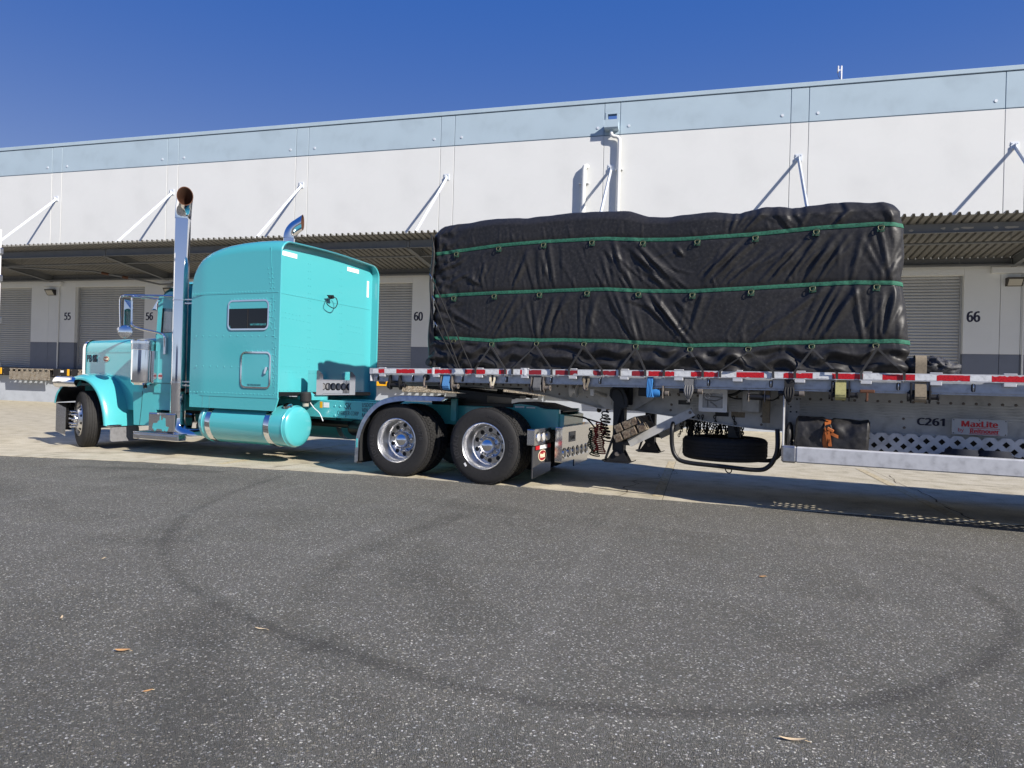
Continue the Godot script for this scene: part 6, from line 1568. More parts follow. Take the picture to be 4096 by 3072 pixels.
	for i in range(0, 56):
		for j in 4:
			var cx := 5.10 + (i - 12) * w; var cy := 0.63 + j * h
			var q: Array
			if (i + j) % 2 == 0: q = [Vector2(dd, 0), Vector2(w, 0), Vector2(w, h - dd), Vector2(w - dd, h), Vector2(0, h), Vector2(0, dd)]
			else: q = [Vector2(0, 0), Vector2(w - dd, 0), Vector2(w, dd), Vector2(w, h), Vector2(dd, h), Vector2(0, h - dd)]
			dp.prism(q.map(func(p): return p + Vector2(cx, cy)), -0.612, -0.606)
	part(R, "pierced_panel", dp.mesh(1.0), M.mill_alu)
	for i in range(0, 56):
		for j in 8:
			var q: Array
			if (i + j) % 2 == 0: q = [Vector2(dd, 0), Vector2(w, 0), Vector2(w, h - dd), Vector2(w - dd, h), Vector2(0, h), Vector2(0, dd)]
			else: q = [Vector2(0, 0), Vector2(w - dd, 0), Vector2(w, dd), Vector2(w, h), Vector2(dd, h), Vector2(0, h - dd)]
			fp.prism(q.map(func(p): return p + Vector2(5.10 + (i - 12) * w, 0.05 + j * h)), 0.575, 0.581, lie)
	part(R, "pierced_floor", fp.mesh(1.0), M.mill_alu)
	part(T, "far_locker", bxm(Vector3(4.6, 0.72, 0.6), 0.01), M.dark_steel, at(6.7, 0.96, -2.2))
	part(T, "fleet_number", letters("C261", 0.078, 0.002, 1.15, true), M.ink, at(5.66, 1.045, -0.7525))
	var sg := group_part(T, "maker_plate", at(6.075, 1.015, -0.60))
	part(sg, "plate", G.new().prism(rrect(-0.245, -0.083, 0.245, 0.083, 0.01, 2), 0.0, 0.004).mesh(5.0), M.plate_grey)
	part(sg, "lettering", letters("MaxLite", 0.058, 0.002, 1.15, true), M.tape_red, at(0.0, 0.03, 0.0055))
	part(sg, "lettering", letters("by", 0.036, 0.002, 1.0), M.tape_red, at(-0.165, -0.035, 0.0055))
	part(sg, "lettering", letters("Reitnouer", 0.044, 0.002, 0.95, true), M.tape_red, at(0.045, -0.042, 0.0055))
	for y in [-0.012, -0.072]: part(sg, "rule", bxm(Vector3(0.27, 0.005, 0.002), 0.0), M.tape_red, at(0.045, y, 0.0055))
	for e in [[-0.23, 0.07], [0.23, 0.07], [-0.23, -0.07], [0.23, -0.07], [0.0, 0.075]]: part(sg, "rivet", rivet_mesh(0.006).mesh(40.0), M.dark_steel, at(e[0], e[1], 0.004))
	for x in [5.87, 6.28]: part(sg, "stand_off", bxm(Vector3(0.03, 0.08, 0.15)), M.mill_alu, at(x - 6.075, 0, -0.078))
	# rear tandem
	for s in [10.3, 11.55]:
		part(T, "axle", G.new().tube([Vector3(s, 0.508, -0.3), Vector3(s, 0.508, -2.3)], 0.06, 10).mesh(), M.grease_black)
		for o in [-0.06, -2.53]:
			var wl := group_part(T, "wheel", Transform3D(Basis() if o > -1 else Basis(Vector3.UP, PI), Vector3(s, 0.508, o)))
			part(wl, "tyre", TYRE_S, M.tyre); part(wl, "tyre", TYRE_S, M.tyre, at(0, 0, -0.335))
			part(wl, "rim", G.new().lathe([Vector2(0.308, -0.02), Vector2(0.302, 0.0), Vector2(0.27, -0.05), Vector2(0.25, -0.16), Vector2(0.0, -0.16)], turn_z(0.0), 32).mesh(30.0), M.polished_alu)

# ------------------------------------------------------------------ tarped load
const TOPL := [[-0.44, 3.409], [-0.36, 3.445], [0.05, 3.481], [0.61, 3.518], [0.92, 3.507], [1.04, 3.489], [1.17, 3.491], [1.42, 3.506], [2.1, 3.493], [2.39, 3.46], [2.62, 3.395], [2.89, 3.374], [3.02, 3.385], [3.39, 3.382], [3.66, 3.349], [3.79, 3.374], [3.95, 3.396], [4.22, 3.36], [4.39, 3.371], [4.8, 3.366], [5.07, 3.353], [5.3, 3.34]]
const BAND1 := [[-0.36, 3.077], [0.05, 3.102], [0.68, 3.136], [1.31, 3.15], [1.95, 3.142], [2.16, 3.136], [2.58, 3.097], [2.97, 3.075], [3.22, 3.07], [3.85, 3.075], [4.47, 3.1], [5.08, 3.105], [5.3, 3.086]]
const BAND2 := [[-0.19, 2.504], [0.03, 2.513], [0.64, 2.52], [1.27, 2.523], [1.91, 2.523], [2.17, 2.518], [2.54, 2.489], [2.7, 2.481], [3.18, 2.462], [3.82, 2.476], [4.44, 2.496], [4.85, 2.503], [5.06, 2.492], [5.3, 2.483]]
const BAND3 := [[-0.25, 1.934], [0.03, 1.933], [0.62, 1.897], [0.93, 1.915], [1.25, 1.902], [1.61, 1.905], [1.89, 1.895], [2.25, 1.892], [2.53, 1.871], [2.71, 1.865], [3.17, 1.836], [3.49, 1.847], [3.81, 1.841], [4.08, 1.868], [4.45, 1.872], [4.69, 1.885], [5.06, 1.88], [5.21, 1.886], [5.32, 1.873]]
const FOLDS := [[0.49, 2.938, 0.43, 2.661], [1.23, 3.066, 1.28, 2.57], [1.37, 3.132, 1.47, 2.579], [1.1, 3.028, 0.9, 2.568], [2.22, 3.094, 2.35, 2.661], [2.28, 2.934, 2.48, 2.515], [2.41, 3.082, 2.86, 2.502], [2.46, 3.093, 2.98, 2.553], [0.98, 2.474, 0.65, 1.931], [1.18, 2.469, 1.25, 1.929], [1.47, 2.416, 1.33, 1.943], [1.6, 2.427, 1.45, 1.972], [1.97, 2.446, 1.92, 1.941], [2.03, 2.444, 1.95, 1.941], [2.25, 2.48, 2.5, 1.882], [2.32, 2.435, 2.53, 1.882], [2.38, 2.49, 2.54, 1.896], [2.55, 2.457, 2.84, 2.144], [2.69, 2.452, 3.0, 2.073], [-0.31, 2.833, 0.18, 2.969], [0.2, 2.764, 0.4, 2.647], [-0.11, 2.347, 0.45, 2.04], [2.69, 2.868, 3.11, 2.504], [2.69, 2.751, 3.04, 2.492], [2.7, 2.445, 3.14, 1.862], [2.79, 2.34, 3.17, 1.847], [2.97, 2.983, 3.06, 2.877], [3.3, 2.427, 3.18, 2.046], [3.87, 3.04, 3.4, 2.578], [3.66, 2.984, 3.29, 2.582], [4.0, 2.881, 3.59, 2.543], [4.28, 2.946, 3.91, 2.545], [4.4, 2.992, 4.01, 2.541], [4.52, 3.037, 4.19, 2.534], [4.66, 3.001, 4.37, 2.541], [4.78, 2.994, 4.5, 2.536], [4.92, 3.023, 4.82, 2.524], [4.43, 2.379, 3.85, 1.889], [4.56, 2.481, 4.07, 2.037], [4.75, 2.487, 4.48, 1.914], [4.68, 2.477, 4.43, 1.967], [4.91, 2.494, 4.57, 1.927], [5.04, 2.412, 5.05, 1.899], [5.11, 2.41, 5.1, 1.899], [5.25, 2.405, 5.13, 1.899], [5.12, 2.742, 5.09, 2.5], [5.08, 3.025, 5.18, 2.535], [3.65, 3.317, 3.58, 3.114], [3.96, 3.347, 3.74, 3.131], [4.04, 3.313, 4.21, 3.112], [4.12, 3.28, 4.22, 3.165], [4.4, 3.324, 4.31, 3.118], [4.82, 3.316, 4.64, 3.108], [5.12, 3.291, 5.19, 3.119]]
var fold_list := []
var tn1 := FastNoiseLite.new()
var tn2 := FastNoiseLite.new()

# how far the sheet stands out from its mean plane on the near side
func bulge(s: float, y: float) -> float:
	var d := 0.0
	for f in fold_list:
		var ax: float = f[0]; var ay: float = f[1]
		var bx: float = f[2]; var by: float = f[3]
		if s < minf(ax, bx) - 0.14 or s > maxf(ax, bx) + 0.14 or y < minf(ay, by) - 0.1 or y > maxf(ay, by) + 0.1: continue
		var dx := bx - ax; var dy := by - ay
		var t := ((s - ax) * dx + (y - ay) * dy) / (dx * dx + dy * dy)
		var q := clampf(t, 0.0, 1.0)
		var px := s - ax - dx * q; var py := y - ay - dy * q
		var dist := sqrt(px * px + py * py)
		var w: float = f[4] * (1.15 - 0.5 * q)
		var side: float = signf(px * dy - py * dx)
		var e := dist / w
		if e < 3.0:
			var env := sin(PI * clampf(0.12 + 0.76 * q, 0.0, 1.0)) if t > 0.0 and t < 1.0 else 0.3
			d += f[5] * env * (exp(-e * e) - 0.45 * exp(-(e - 1.6) * (e - 1.6)) * (0.6 + 0.4 * side))
	return d

func sheet_out(s: float, y: float) -> float:
	var out := bulge(s, y)
	# pulled in a little by each webbing band, slack between them
	for b in [BAND1, BAND2, BAND3]:
		var dy := y - tab(b, s)
		out -= 0.012 * exp(-dy * dy / 0.0012)
	# general slack and creases
	out += tn1.get_noise_2d(s * 0.8, y * 0.6) * 0.016 + tn2.get_noise_2d(s * 1.1, y * 0.5) * 0.0025
	# skirt below the lowest band: heavy horizontal sags between the tie points
	var low := tab(BAND3, s) - y
	if low > 0.0:
		var ph := (s - 0.62) / 0.638
		var tie := pow(absf(cos(PI * ph)), 3.0)
		var k := smoothstep(0.0, 0.1, low)
		out += k * (0.03 + 0.028 * sin(low * 34.0 + 2.2 * sin(s * 2.3) + tn1.get_noise_2d(s * 2.0, 9.0) * 4.0) * (1.0 - 0.5 * tie))
		out += k * (tn1.get_noise_2d(s * 1.3, y * 4.0 + 40.0) * 0.03 + tn2.get_noise_2d(s * 0.7, y * 2.2) * 0.008)
		out -= 0.03 * smoothstep(0.28, 0.36, low)
	# front corner sucked in round the cargo, deep creases
	if s < 0.35:
		var fz := smoothstep(0.35, -0.3, s)
		out -= fz * 0.02
		out += fz * tn2.get_noise_2d(s * 1.2 + 5.0, y * 1.6) * 0.03
	return out

# outline of the load in plan: point, outward direction; q runs 0..1 round it, starting at the near front corner
func plan(q: float, y: float) -> Array:
	var s0 := -0.36; var s1 := 5.29
	var rear := 0.0
	rear = 0.06 * smoothstep(3.3, 1.6, y) - 0.05 * smoothstep(2.6, 3.3, y)
	s1 += rear
	var o0 := -0.045; var o1 := -2.48; var r := 0.13
	var L := s1 - s0 - 2 * r; var Wd := o0 - o1 - 2 * r; var arc := PI * 0.5 * r
	var total := 2 * L + 2 * Wd + 4 * arc
	var d := fposmod(q, 1.0) * total
	if d < L: return [Vector2(s0 + r + d, o0), Vector2(0, 1)]
	d -= L
	if d < arc:
		var a := PI * 0.5 - d / r
		return [Vector2(s1 - r + cos(a) * r, o0 - r + sin(a) * r), Vector2(cos(a), sin(a))]
	d -= arc
	if d < Wd: return [Vector2(s1, o0 - r - d), Vector2(1, 0)]
	d -= Wd
	if d < arc:
		var a := -d / r
		return [Vector2(s1 - r + cos(a) * r, o1 + r + sin(a) * r), Vector2(cos(a), sin(a))]
	d -= arc
	if d < L: return [Vector2(s1 - r - d, o1), Vector2(0, -1)]
	d -= L
	if d < arc:
		var a := -PI * 0.5 - d / r
		return [Vector2(s0 + r + cos(a) * r, o1 + r + sin(a) * r), Vector2(cos(a), sin(a))]
	d -= arc
	if d < Wd: return [Vector2(s0, o1 + r + d), Vector2(-1, 0)]
	d -= Wd
	var a2 := PI - d / r
	return [Vector2(s0 + r + cos(a2) * r, o0 - r + sin(a2) * r), Vector2(cos(a2), sin(a2))]

func cargo_pt(q: float, y: float, extra := 0.0) -> Vector3:
	var p := plan(q, y)
	var c: Vector2 = p[0]; var n: Vector2 = p[1]
	var out := 0.0
	if n.y > 0.05:
		out = sheet_out(c.x, y) * clampf(n.y * 1.6, 0.0, 1.0)
	if n.y < 0.95:
		out += (tn1.get_noise_3d(c.x * 1.5, y * 1.0, c.y * 1.6 + 30.0) * 0.05 + tn2.get_noise_3d(c.x * 1.2, y * 0.8, c.y * 1.5) * 0.02) * (1.0 - n.y)
		if n.x > 0.3: out += 0.03 * sin((y - 1.55) * 5.0) * n.x
	c += n * (out + extra)
	return Vector3(c.x, y, c.y)

func make_cargo() -> void:
	tn1.seed = 5; tn1.frequency = 1.0; tn1.fractal_octaves = 2
	tn2.seed = 6; tn2.frequency = 4.5; tn2.fractal_octaves = 2
	var fr := RandomNumberGenerator.new(); fr.seed = 77
	for f in FOLDS: fold_list.append(f + [fr.randf_range(0.022, 0.036), fr.randf_range(0.013, 0.024)])
	for f in FOLDS:   # fainter companions beside each fold
		for m in 3:
			var k := fr.randf_range(0.04, 0.24) * (1.0 if m % 2 else -1.0)
			fold_list.append([f[0] + k, f[1] + fr.randf_range(-0.12, 0.04), f[2] + k * 0.6, f[3] + fr.randf_range(-0.02, 0.16), fr.randf_range(0.019, 0.034), fr.randf_range(0.004, 0.010)])
	for m in 90:   # fine creases that follow the pull of the ties
		var s := fr.randf_range(-0.2, 5.2); var b: Array = [BAND3, BAND2][m % 2]
		var y0 := tab(b, s) + 0.04; var len := fr.randf_range(0.2, 0.5)
		var slant := (0.02 if s < 1.6 else (-0.25 if s < 2.9 else 0.42)) + fr.randf_range(-0.18, 0.18)
		fold_list.append([s + slant * len * 1.6, y0 + len, s, y0, fr.randf_range(0.017, 0.028), fr.randf_range(0.003, 0.0065)])
	for k in 70:   # short gathers just above and below each band
		var b: Array = [BAND1, BAND2, BAND3][k % 3]
		var s := fr.randf_range(-0.2, 5.2)
		var y := tab(b, s)
		var dirn := 1.0 if fr.randf() < 0.6 else -1.0
		fold_list.append([s, y + dirn * 0.03, s + fr.randf_range(-0.05, 0.05), y + dirn * fr.randf_range(0.1, 0.24), fr.randf_range(0.014, 0.024), fr.randf_range(0.004, 0.008)])
	var T := thing("tarped_cargo", "tall cargo wrapped in black tarpaulin with three green webbing bands on the flatbed", "tarp", TR_AT, deg_to_rad(TR_TURN))
	# one sheet: up the sides, over the shoulder, in across the top
	var qs := []
	var near := 5.65 - 0.26; var arc := PI * 0.5 * 0.13; var wid := 2.435 - 0.26
	var total := 2 * near + 2 * wid + 4 * arc
	var x := 0.0
	while x < 1.0:
		qs.append(x)
		var d := x * total
		x += (0.0155 if d < near + arc else (0.045 if d < near + arc + wid or d > total - arc - wid else 0.15)) / total
	var ys := []
	for k in 84: ys.append(k / 83.0)
	var rows := []
	for t in ys:
		var row := []
		for q in qs:
			var c: Vector2 = plan(q, 2.5)[0]
			var top := tab(TOPL, c.x) - 0.10
			var bot := ry(clampf(c.x, -1.2, 6.0)) + 0.004
			row.append(cargo_pt(q, lerpf(bot, top, t)))
		rows.append(row)
	for e in [[0.3, 0.035], [0.6, 0.07], [0.8, 0.088], [1.0, 0.098], [1.6, 0.107], [2.6, 0.115], [4.0, 0.118], [7.0, 0.115], [12.3, 0.112]]:
		var row := []
		for q in qs:
			var c: Vector2 = plan(q, 2.5)[0]
			var base := cargo_pt(q, tab(TOPL, c.x) - 0.10)
			var mid := Vector3(clampf(base.x, 0.9, 4.1), 0, -1.27)
			var flat := Vector3(base.x, 0, base.z)
			var dist := flat.distance_to(mid)
			var p := flat.move_toward(mid, minf(e[0] * 0.1, dist))
			row.append(Vector3(p.x, tab(TOPL, clampf(p.x, -0.3, 5.2)) - 0.10 + e[1] + tn1.get_noise_2d(p.x * 1.5, p.z * 1.5) * 0.02 * minf(e[0], 1.0), p.z))
		rows.append(row)
	part(T, "tarpaulin", grid_mesh(rows, true), M.tarp)
	# webbing bands sewn round the sheet
	var lows := {0: [-0.9, 5.45], 1: [-0.9, 5.45], 2: [-0.9, 5.45]}
	for bi in 3:
		var b: Array = [BAND1, BAND2, BAND3][bi]
		var strip := []
		for e in [[-0.0215, 0.0], [-0.021, 0.0065], [0.0, 0.0075], [0.021, 0.0065], [0.0215, 0.0]]:
			var row := []
			for k in 340:
				var d := lerpf(-arc - 0.5, near + arc + 0.6, k / 339.0)
				var q := d / total
				var c: Vector2 = plan(q, 2.5)[0]
				row.append(cargo_pt(q, tab(b, c.x) + e[0], e[1] + 0.001))
			strip.append(row)
		var wb := part(T, "webbing_band", grid_mesh(strip), M.webbing_green)
		# sewn-on tabs with D-rings
		var rs: Array = [[0.05, 0.68, 1.31, 1.95, 2.58, 3.22, 3.85, 4.47, 5.08], [0.03, 0.64, 1.27, 1.91, 2.54, 3.18, 3.82, 4.44, 5.06], [0.05, 0.62, 1.25, 1.89, 2.53, 3.17, 3.81, 4.45, 5.06]][bi]
		for s in rs:
			var yb := tab(b, s)
			var lean := fr.randf_range(-0.2, 0.2)
			var xf := Transform3D(Basis(Vector3(0, 0, 1), lean * 0.5), Vector3(s, yb, -0.045 + sheet_out(s, yb - 0.02) + 0.012))
			var tb := group_part(T, "ring_tab", xf)
			part(tb, "patch", G.new().box(Vector3(0, -0.052, 0.004), Vector3(0.068, 0.075, 0.006), 0.002, Basis(Vector3.RIGHT, -0.12)).mesh(), M.webbing_dark)
			part(tb, "loop", G.new().box(Vector3(0, -0.022, 0.012), Vector3(0.034, 0.03, 0.01), 0.003).mesh(), M.webbing_dark)
			part(tb, "d_ring", G.new().tube(curve([Vector3(-0.024, -0.03, 0.018), Vector3(-0.026, -0.05, 0.024), Vector3(-0.014, -0.072, 0.027), Vector3(0.014, -0.072, 0.027), Vector3(0.026, -0.05, 0.024), Vector3(0.024, -0.03, 0.018), Vector3(-0.024, -0.03, 0.018)], 3), 0.0048, 6, false).mesh(40.0), M.ring_brass)
	# rubber tie straps: each a V from a ring down to the rail
	var feet := [0.4, 0.83, 0.93, 1.47, 1.7, 2.12, 2.34, 2.65, 2.87, 3.31, 3.5, 4.06, 4.28, 4.69, 4.92, 5.31]
	var r3 := [0.62, 1.25, 1.89, 2.53, 3.17, 3.81, 4.45, 5.06]
	var nth := ["first", "second", "third", "fourth", "fifth", "sixth", "seventh", "eighth"]
	for i in 8:
		var t := thing("tie_strap", "%s V-shaped black rubber tie strap from the cab end, under the lowest green band" % nth[i], "strap", TR_AT, deg_to_rad(TR_TURN), "rubber tie straps along the tarp's foot")
		var yr := tab(BAND3, r3[i]) - 0.075
		var zr := -0.045 + sheet_out(r3[i], yr) + 0.04
		for k in 2:
			var fs: float = feet[i * 2 + k]
			var line := []
			for j in 8:
				var f := j / 7.0
				var p := Vector3(lerpf(r3[i], fs, f), lerpf(yr, ry(fs) + 0.0, f), 0)
				p.z = maxf(lerpf(zr, 0.012, f), -0.045 + sheet_out(p.x, maxf(p.y, 1.56)) + 0.022)
				line.append(p)
			line.append(Vector3(fs + 0.003, ry(fs) - 0.07, 0.012))
			part(t, "limb", G.new().sheet(line, Vector3(0.026, 0, 0), Vector3(0, 0, 0.009)).mesh(30.0), M.bungee)
			part(t, "hook", G.new().tube(curve([Vector3(fs + 0.008, ry(fs) - 0.06, 0.016), Vector3(fs + 0.008, ry(fs) - 0.085, 0.018), Vector3(fs + 0.012, ry(fs) - 0.098, 0.004), Vector3(fs + 0.014, ry(fs) - 0.085, -0.018)], 3), 0.004, 5).mesh(40.0), M.chrome_soft)
	# long cords from the folded front flap
	var cords := [[[-0.24, 2.445], [0.19, 1.53], "longest"], [[-0.29, 2.75], [0.37, 1.53], "highest"], [[-0.19, 2.093], [0.16, 1.53], "lowest"]]
	for c in cords:
		var t := thing("front_cord", "%s of the three black cords slanting down from the tarp's front fold" % c[2], "cord", TR_AT, deg_to_rad(TR_TURN), "cords at the tarp's front corner")
		var line := []
		for j in 9:
			var f := j / 8.0
			var p := Vector3(lerpf(c[0][0], c[1][0], f), lerpf(c[0][1], c[1][1], f), 0)
			p.z = maxf(0.02 + 0.02 * f, -0.045 + sheet_out(p.x, maxf(p.y, 1.56)) + 0.02)
			line.append(p)
		part(t, "cord", G.new().tube(line, 0.009, 6).mesh(40.0), M.strap_black)
		part(t, "hook", G.new().tube(curve([line[0] + Vector3(-0.03, 0.05, 0), line[0] + Vector3(-0.015, 0.03, 0.01), line[0] + Vector3(0.01, 0.0, 0.01), line[0] + Vector3(0.0, -0.03, 0.01)], 3), 0.006, 5).mesh(40.0), M.chrome_soft)
	# folded front flap: a hanging gore of tarp at the near front corner
	var flap := []
	for j in 30:
		var f := j / 29.0
		var y := lerpf(3.36, 1.545, f)
		var row := []
		for k in 9:
			var g := k / 8.0
			var wdt := 0.05 + 0.10 * smoothstep(0.1, 0.5, f) + 0.05 * sin(f * 9.0)
			row.append(Vector3(-0.40 + wdt * g * 0.9 + 0.02 * sin(f * 14.0), y, -0.17 + 0.13 * sqrt(g) + 0.012 * sin(g * 9.0 + f * 6.0) + 0.035 * sin(PI * g) * (0.4 + f)))
		flap.append(row)
	part(T, "front_flap", grid_mesh(flap), M.tarp)
	var tube := []
	for k in 10: tube.append(Vector3(-0.34 + 0.02 * sin(k), 1.60 + 0.008 * cos(k * 2.0), -0.02 - k * 0.05))
	part(T, "rolled_hem", G.new().tube(tube, 0.05, 14).mesh(40.0), M.tarp)
	# loose tarp bundled at the rear foot, held by a brown strap
	var bd := thing("tarp_bundle", "crumpled grey-black tarp tail lying on the deck behind the load", "tarp", TR_AT, deg_to_rad(TR_TURN))
	var br := []
	for j in 26:
		var f := j / 25.0
		var row := []
		for k in 24:
			var a := TAU * k / 24
			var rad := (0.105 + 0.05 * tn1.get_noise_3d(cos(a) * 1.1, sin(a) * 1.1, f * 4.0) + 0.03 * tn2.get_noise_3d(cos(a), sin(a), f * 2.0)) * sqrt(maxf(0.02, sin(PI * clampf(0.06 + f * 0.9, 0.0, 1.0))))
			row.append(Vector3(5.32 + f * 0.52, maxf(ry(5.5) + 0.004, ry(5.5) + 0.075 + sin(a) * rad * (1.0 - 0.25 * f)), -0.22 - cos(a) * rad * 1.5))
		br.append(row)
	part(bd, "sheet", grid_mesh(br, true), M.flap_rubber)
	var sp := thing("cargo_strap", "brown webbing strap over the tarp tail, running down to a winch", "strap", TR_AT, deg_to_rad(TR_TURN))
	part(sp, "webbing", G.new().sheet(curve([Vector3(5.425, ry(5.47) - 0.06, -0.03), Vector3(5.425, ry(5.47) + 0.02, -0.028), Vector3(5.425, ry(5.47) + 0.13, -0.03), Vector3(5.425, ry(5.47) + 0.18, -0.09), Vector3(5.425, ry(5.47) + 0.17, -0.3), Vector3(5.425, ry(5.47) + 0.02, -0.5)], 4), Vector3(0.1, 0, 0), Vector3(0, 0.005, 0.006)).mesh(30.0), M.strap_brown)

# ------------------------------------------------------------------ things carried on the trailer
func make_cargo_bits() -> void:
	# timber blocks strapped on the landing-leg brace
	var ang := deg_to_rad(26.0)
	var bas := Basis(Vector3(0, 0, 1), ang)
	var names := ["left end of the upper row", "middle of the upper row", "right end of the upper row", "left end of the lower row", "second from left in the lower row", "third from left in the lower row", "right end of the lower row"]
	var k := 0
	for e in [[0.5, 1], [1.5, 1], [2.55, 1], [0.0, 0], [1.0, 0], [2.0, 0], [3.05, 0]]:
		var org := Vector3(2.295, 0.715, -0.44) + bas * Vector3(e[0] * 0.104, e[1] * 0.105, 0)
		var t := thing("timber_block", "weathered square timber block, %s of the strapped stack" % names[k], "timber", TR_AT + Basis(Vector3.UP, deg_to_rad(TR_TURN)) * org, deg_to_rad(TR_TURN), "timber blocks strapped on the landing-leg brace")
		var g := G.new().box(Vector3(0, 0, 0), Vector3(0.094 + 0.004 * (k % 2), 0.095, 0.50), 0.007, bas * Basis(Vector3.UP, 0.05 * sin(k * 2.1)))
		part(t, "billet", g.mesh(10.0), M.old_timber)
		for r in [0.012, 0.024, 0.036]:
			part(t, "growth_ring", G.new().ring(ellipse(0.01, -0.01, r, r, 14), ellipse(0.01, -0.01, r - 0.0022, r - 0.0022, 14), 0.0, 0.0008, Transform3D(bas, Vector3(0, 0, 0.2525 + 0.002))).mesh(5.0), M.rust)
		k += 1
	var st := thing("block_strap", "pale wire strap round the timber blocks", "strap", TR_AT, deg_to_rad(TR_TURN))
	part(st, "wire", G.new().tube([2, 3, 0, 1, 2].map(func(i): return Vector3(2.425, 0.79, -0.5) + bas * Vector3([-0.19, 0.25, 0.25, -0.19][i], [-0.06, -0.06, 0.115, 0.115][i], 0)), 0.006, 6).mesh(), M.worn_steel)
	# spare tyre lying in its carrier
	var sw := thing("spare_tyre", "black spare tyre lying flat in the carrier hoops under the trailer", "tyre", TR_AT + Basis(Vector3.UP, deg_to_rad(TR_TURN)) * Vector3(3.46, 0.0, -0.9), deg_to_rad(TR_TURN))
	part(sw, "tyre", TYRE_S, M.tyre, Transform3D(Basis(Vector3.RIGHT, -PI / 2), Vector3(0, 0.755, 0)))
	part(sw, "rim", G.new().lathe([Vector2(0.3, 0.70), Vector2(0.27, 0.66), Vector2(0.12, 0.62), Vector2(0.0, 0.62)], Transform3D(), 28).mesh(), M.dark_steel)
	part(sw, "hanger_post", bxm(Vector3(0.14, 0.3, 0.14)), M.grease_black, at(0.12, 0.9, 0.05))
	# load chains hung above the spare
	var cr := RandomNumberGenerator.new(); cr.seed = 55
	var lk := G.new(); var ov := []
	for i in 9:
		var a := TAU * i / 8
		ov.append(Vector3(cos(a) * 0.013, sin(a) * 0.022, 0))
	lk.tube(ov, 0.0055, 4, false)
	var link := lk
	var CH := thing("cargo_chains", "bunch of dark load chains hanging above the spare tyre", "chains", TR_AT, deg_to_rad(TR_TURN))
	for i in 56:
		var g := G.new()
		var s := cr.randf_range(2.95, 3.45) if i < 44 else cr.randf_range(3.58, 3.68)
		var z := cr.randf_range(-1.1, -0.72)
		var y := 1.0 if i != 0 else 0.98
		var sway := cr.randf_range(-0.12, 0.12)
		var n := cr.randi_range(7, 9) if i > 3 else 6
		if i < 3: s = 2.88 + i * 0.035
		for j in n:
			var p := Vector3(s + sway * pow(j / 11.0, 1.5) + sin(j * 1.3 + i) * 0.006, y - j * 0.033, z)
			g.add(link, Transform3D(Basis(Vector3.UP, (PI / 2 if j % 2 else 0.0) + sway * 3.0) * Basis(Vector3(0, 0, 1), cr.randf_range(-0.3, 0.3)), p))
		part(CH, "chain", g.mesh(50.0), M.grease_black)
	# rolled tarp in the side rack, bound by an orange ratchet strap
	var RT := thing("rolled_tarp", "folded black tarp roll in the side rack with an orange ratchet strap", "tarp", TR_AT, deg_to_rad(TR_TURN))
	var rows := []
	for j in 44:
		var f := j / 43.0
		var row := []
		var pinch := 1.0 - 0.10 * exp(-pow((f - 0.45) / 0.05, 2.0))
		for q in 40:
			var a := TAU * q / 40
			var ca := cos(a); var sa := sin(a)
			var sq := 1.0 / pow(pow(absf(ca), 4.0) + pow(absf(sa), 4.0), 0.25)
			var rad := 0.225 * sq * pinch + tn1.get_noise_3d(ca * 0.9, sa * 0.9, f * 2.2) * 0.03 + tn2.get_noise_3d(ca * 0.5, sa * 0.5, f * 1.4) * 0.012
			if j == 0 or j == 43: rad *= 0.86
			row.append(Vector3(4.30 + 0.73 * f + 0.01 * sa, 0.825 + sa * rad, -0.345 - ca * rad * 0.95))
		rows.append(row)
	var gg := G.new(); gg.cap(rows[0]); gg.cap(rows[-1], true)
	part(RT, "roll", grid_mesh(rows, true), M.tarp)
	part(RT, "roll_end", gg.mesh(60.0), M.tarp)
	var band := []
	for e in [[-0.02, 0.0], [0.025, 0.0]]:
		var row := []
		for q in 27:
			var a := lerpf(-0.9, PI * 0.9, q / 26.0) + PI * 0.4
			var ca := cos(a); var sa := sin(a)
			var sq := 1.0 / pow(pow(absf(ca), 4.0) + pow(absf(sa), 4.0), 0.25)
			row.append(Vector3(4.62 + e[0] + 0.02 * cos(a * 3.0), 0.825 + sa * (0.205 * sq + 0.012), -0.345 - ca * (0.205 * sq * 0.95 + 0.014)))
		band.append(row)
	part(RT, "orange_strap", grid_mesh(band), M.strap_orange)
	part(RT, "orange_strap", G.new().sheet(curve([Vector3(4.60, 1.05, -0.28), Vector3(4.60, 1.0, -0.14), Vector3(4.62, 0.9, -0.12), Vector3(4.64, 0.76, -0.125)], 4), Vector3(0.036, 0, 0), Vector3(0, 0, 0.006)).mesh(30.0), M.strap_orange)
	part(RT, "ratchet", G.new().box(Vector3(4.64, 0.965, -0.10), Vector3(0.06, 0.06, 0.04), 0.01, Basis(Vector3(0, 0, 1), 0.3)).mesh(), M.dark_steel)
	part(RT, "ratchet_handle", G.new().box(Vector3(4.655, 0.94, -0.08), Vector3(0.075, 0.035, 0.03), 0.01, Basis(Vector3(0, 0, 1), -0.5)).mesh(), M.strap_orange)
	part(RT, "strap_tail", G.new().sheet([Vector3(4.66, 0.92, -0.085), Vector3(4.70, 0.90, -0.08), Vector3(4.735, 0.885, -0.085)], Vector3(0, -0.035, 0), Vector3(0, 0, 0.005)).mesh(), M.strap_orange)
	var SB := thing("black_sack", "black bag wedged between the rack's end plate and the rolled tarp", "bag", TR_AT, deg_to_rad(TR_TURN))
	var sb := []
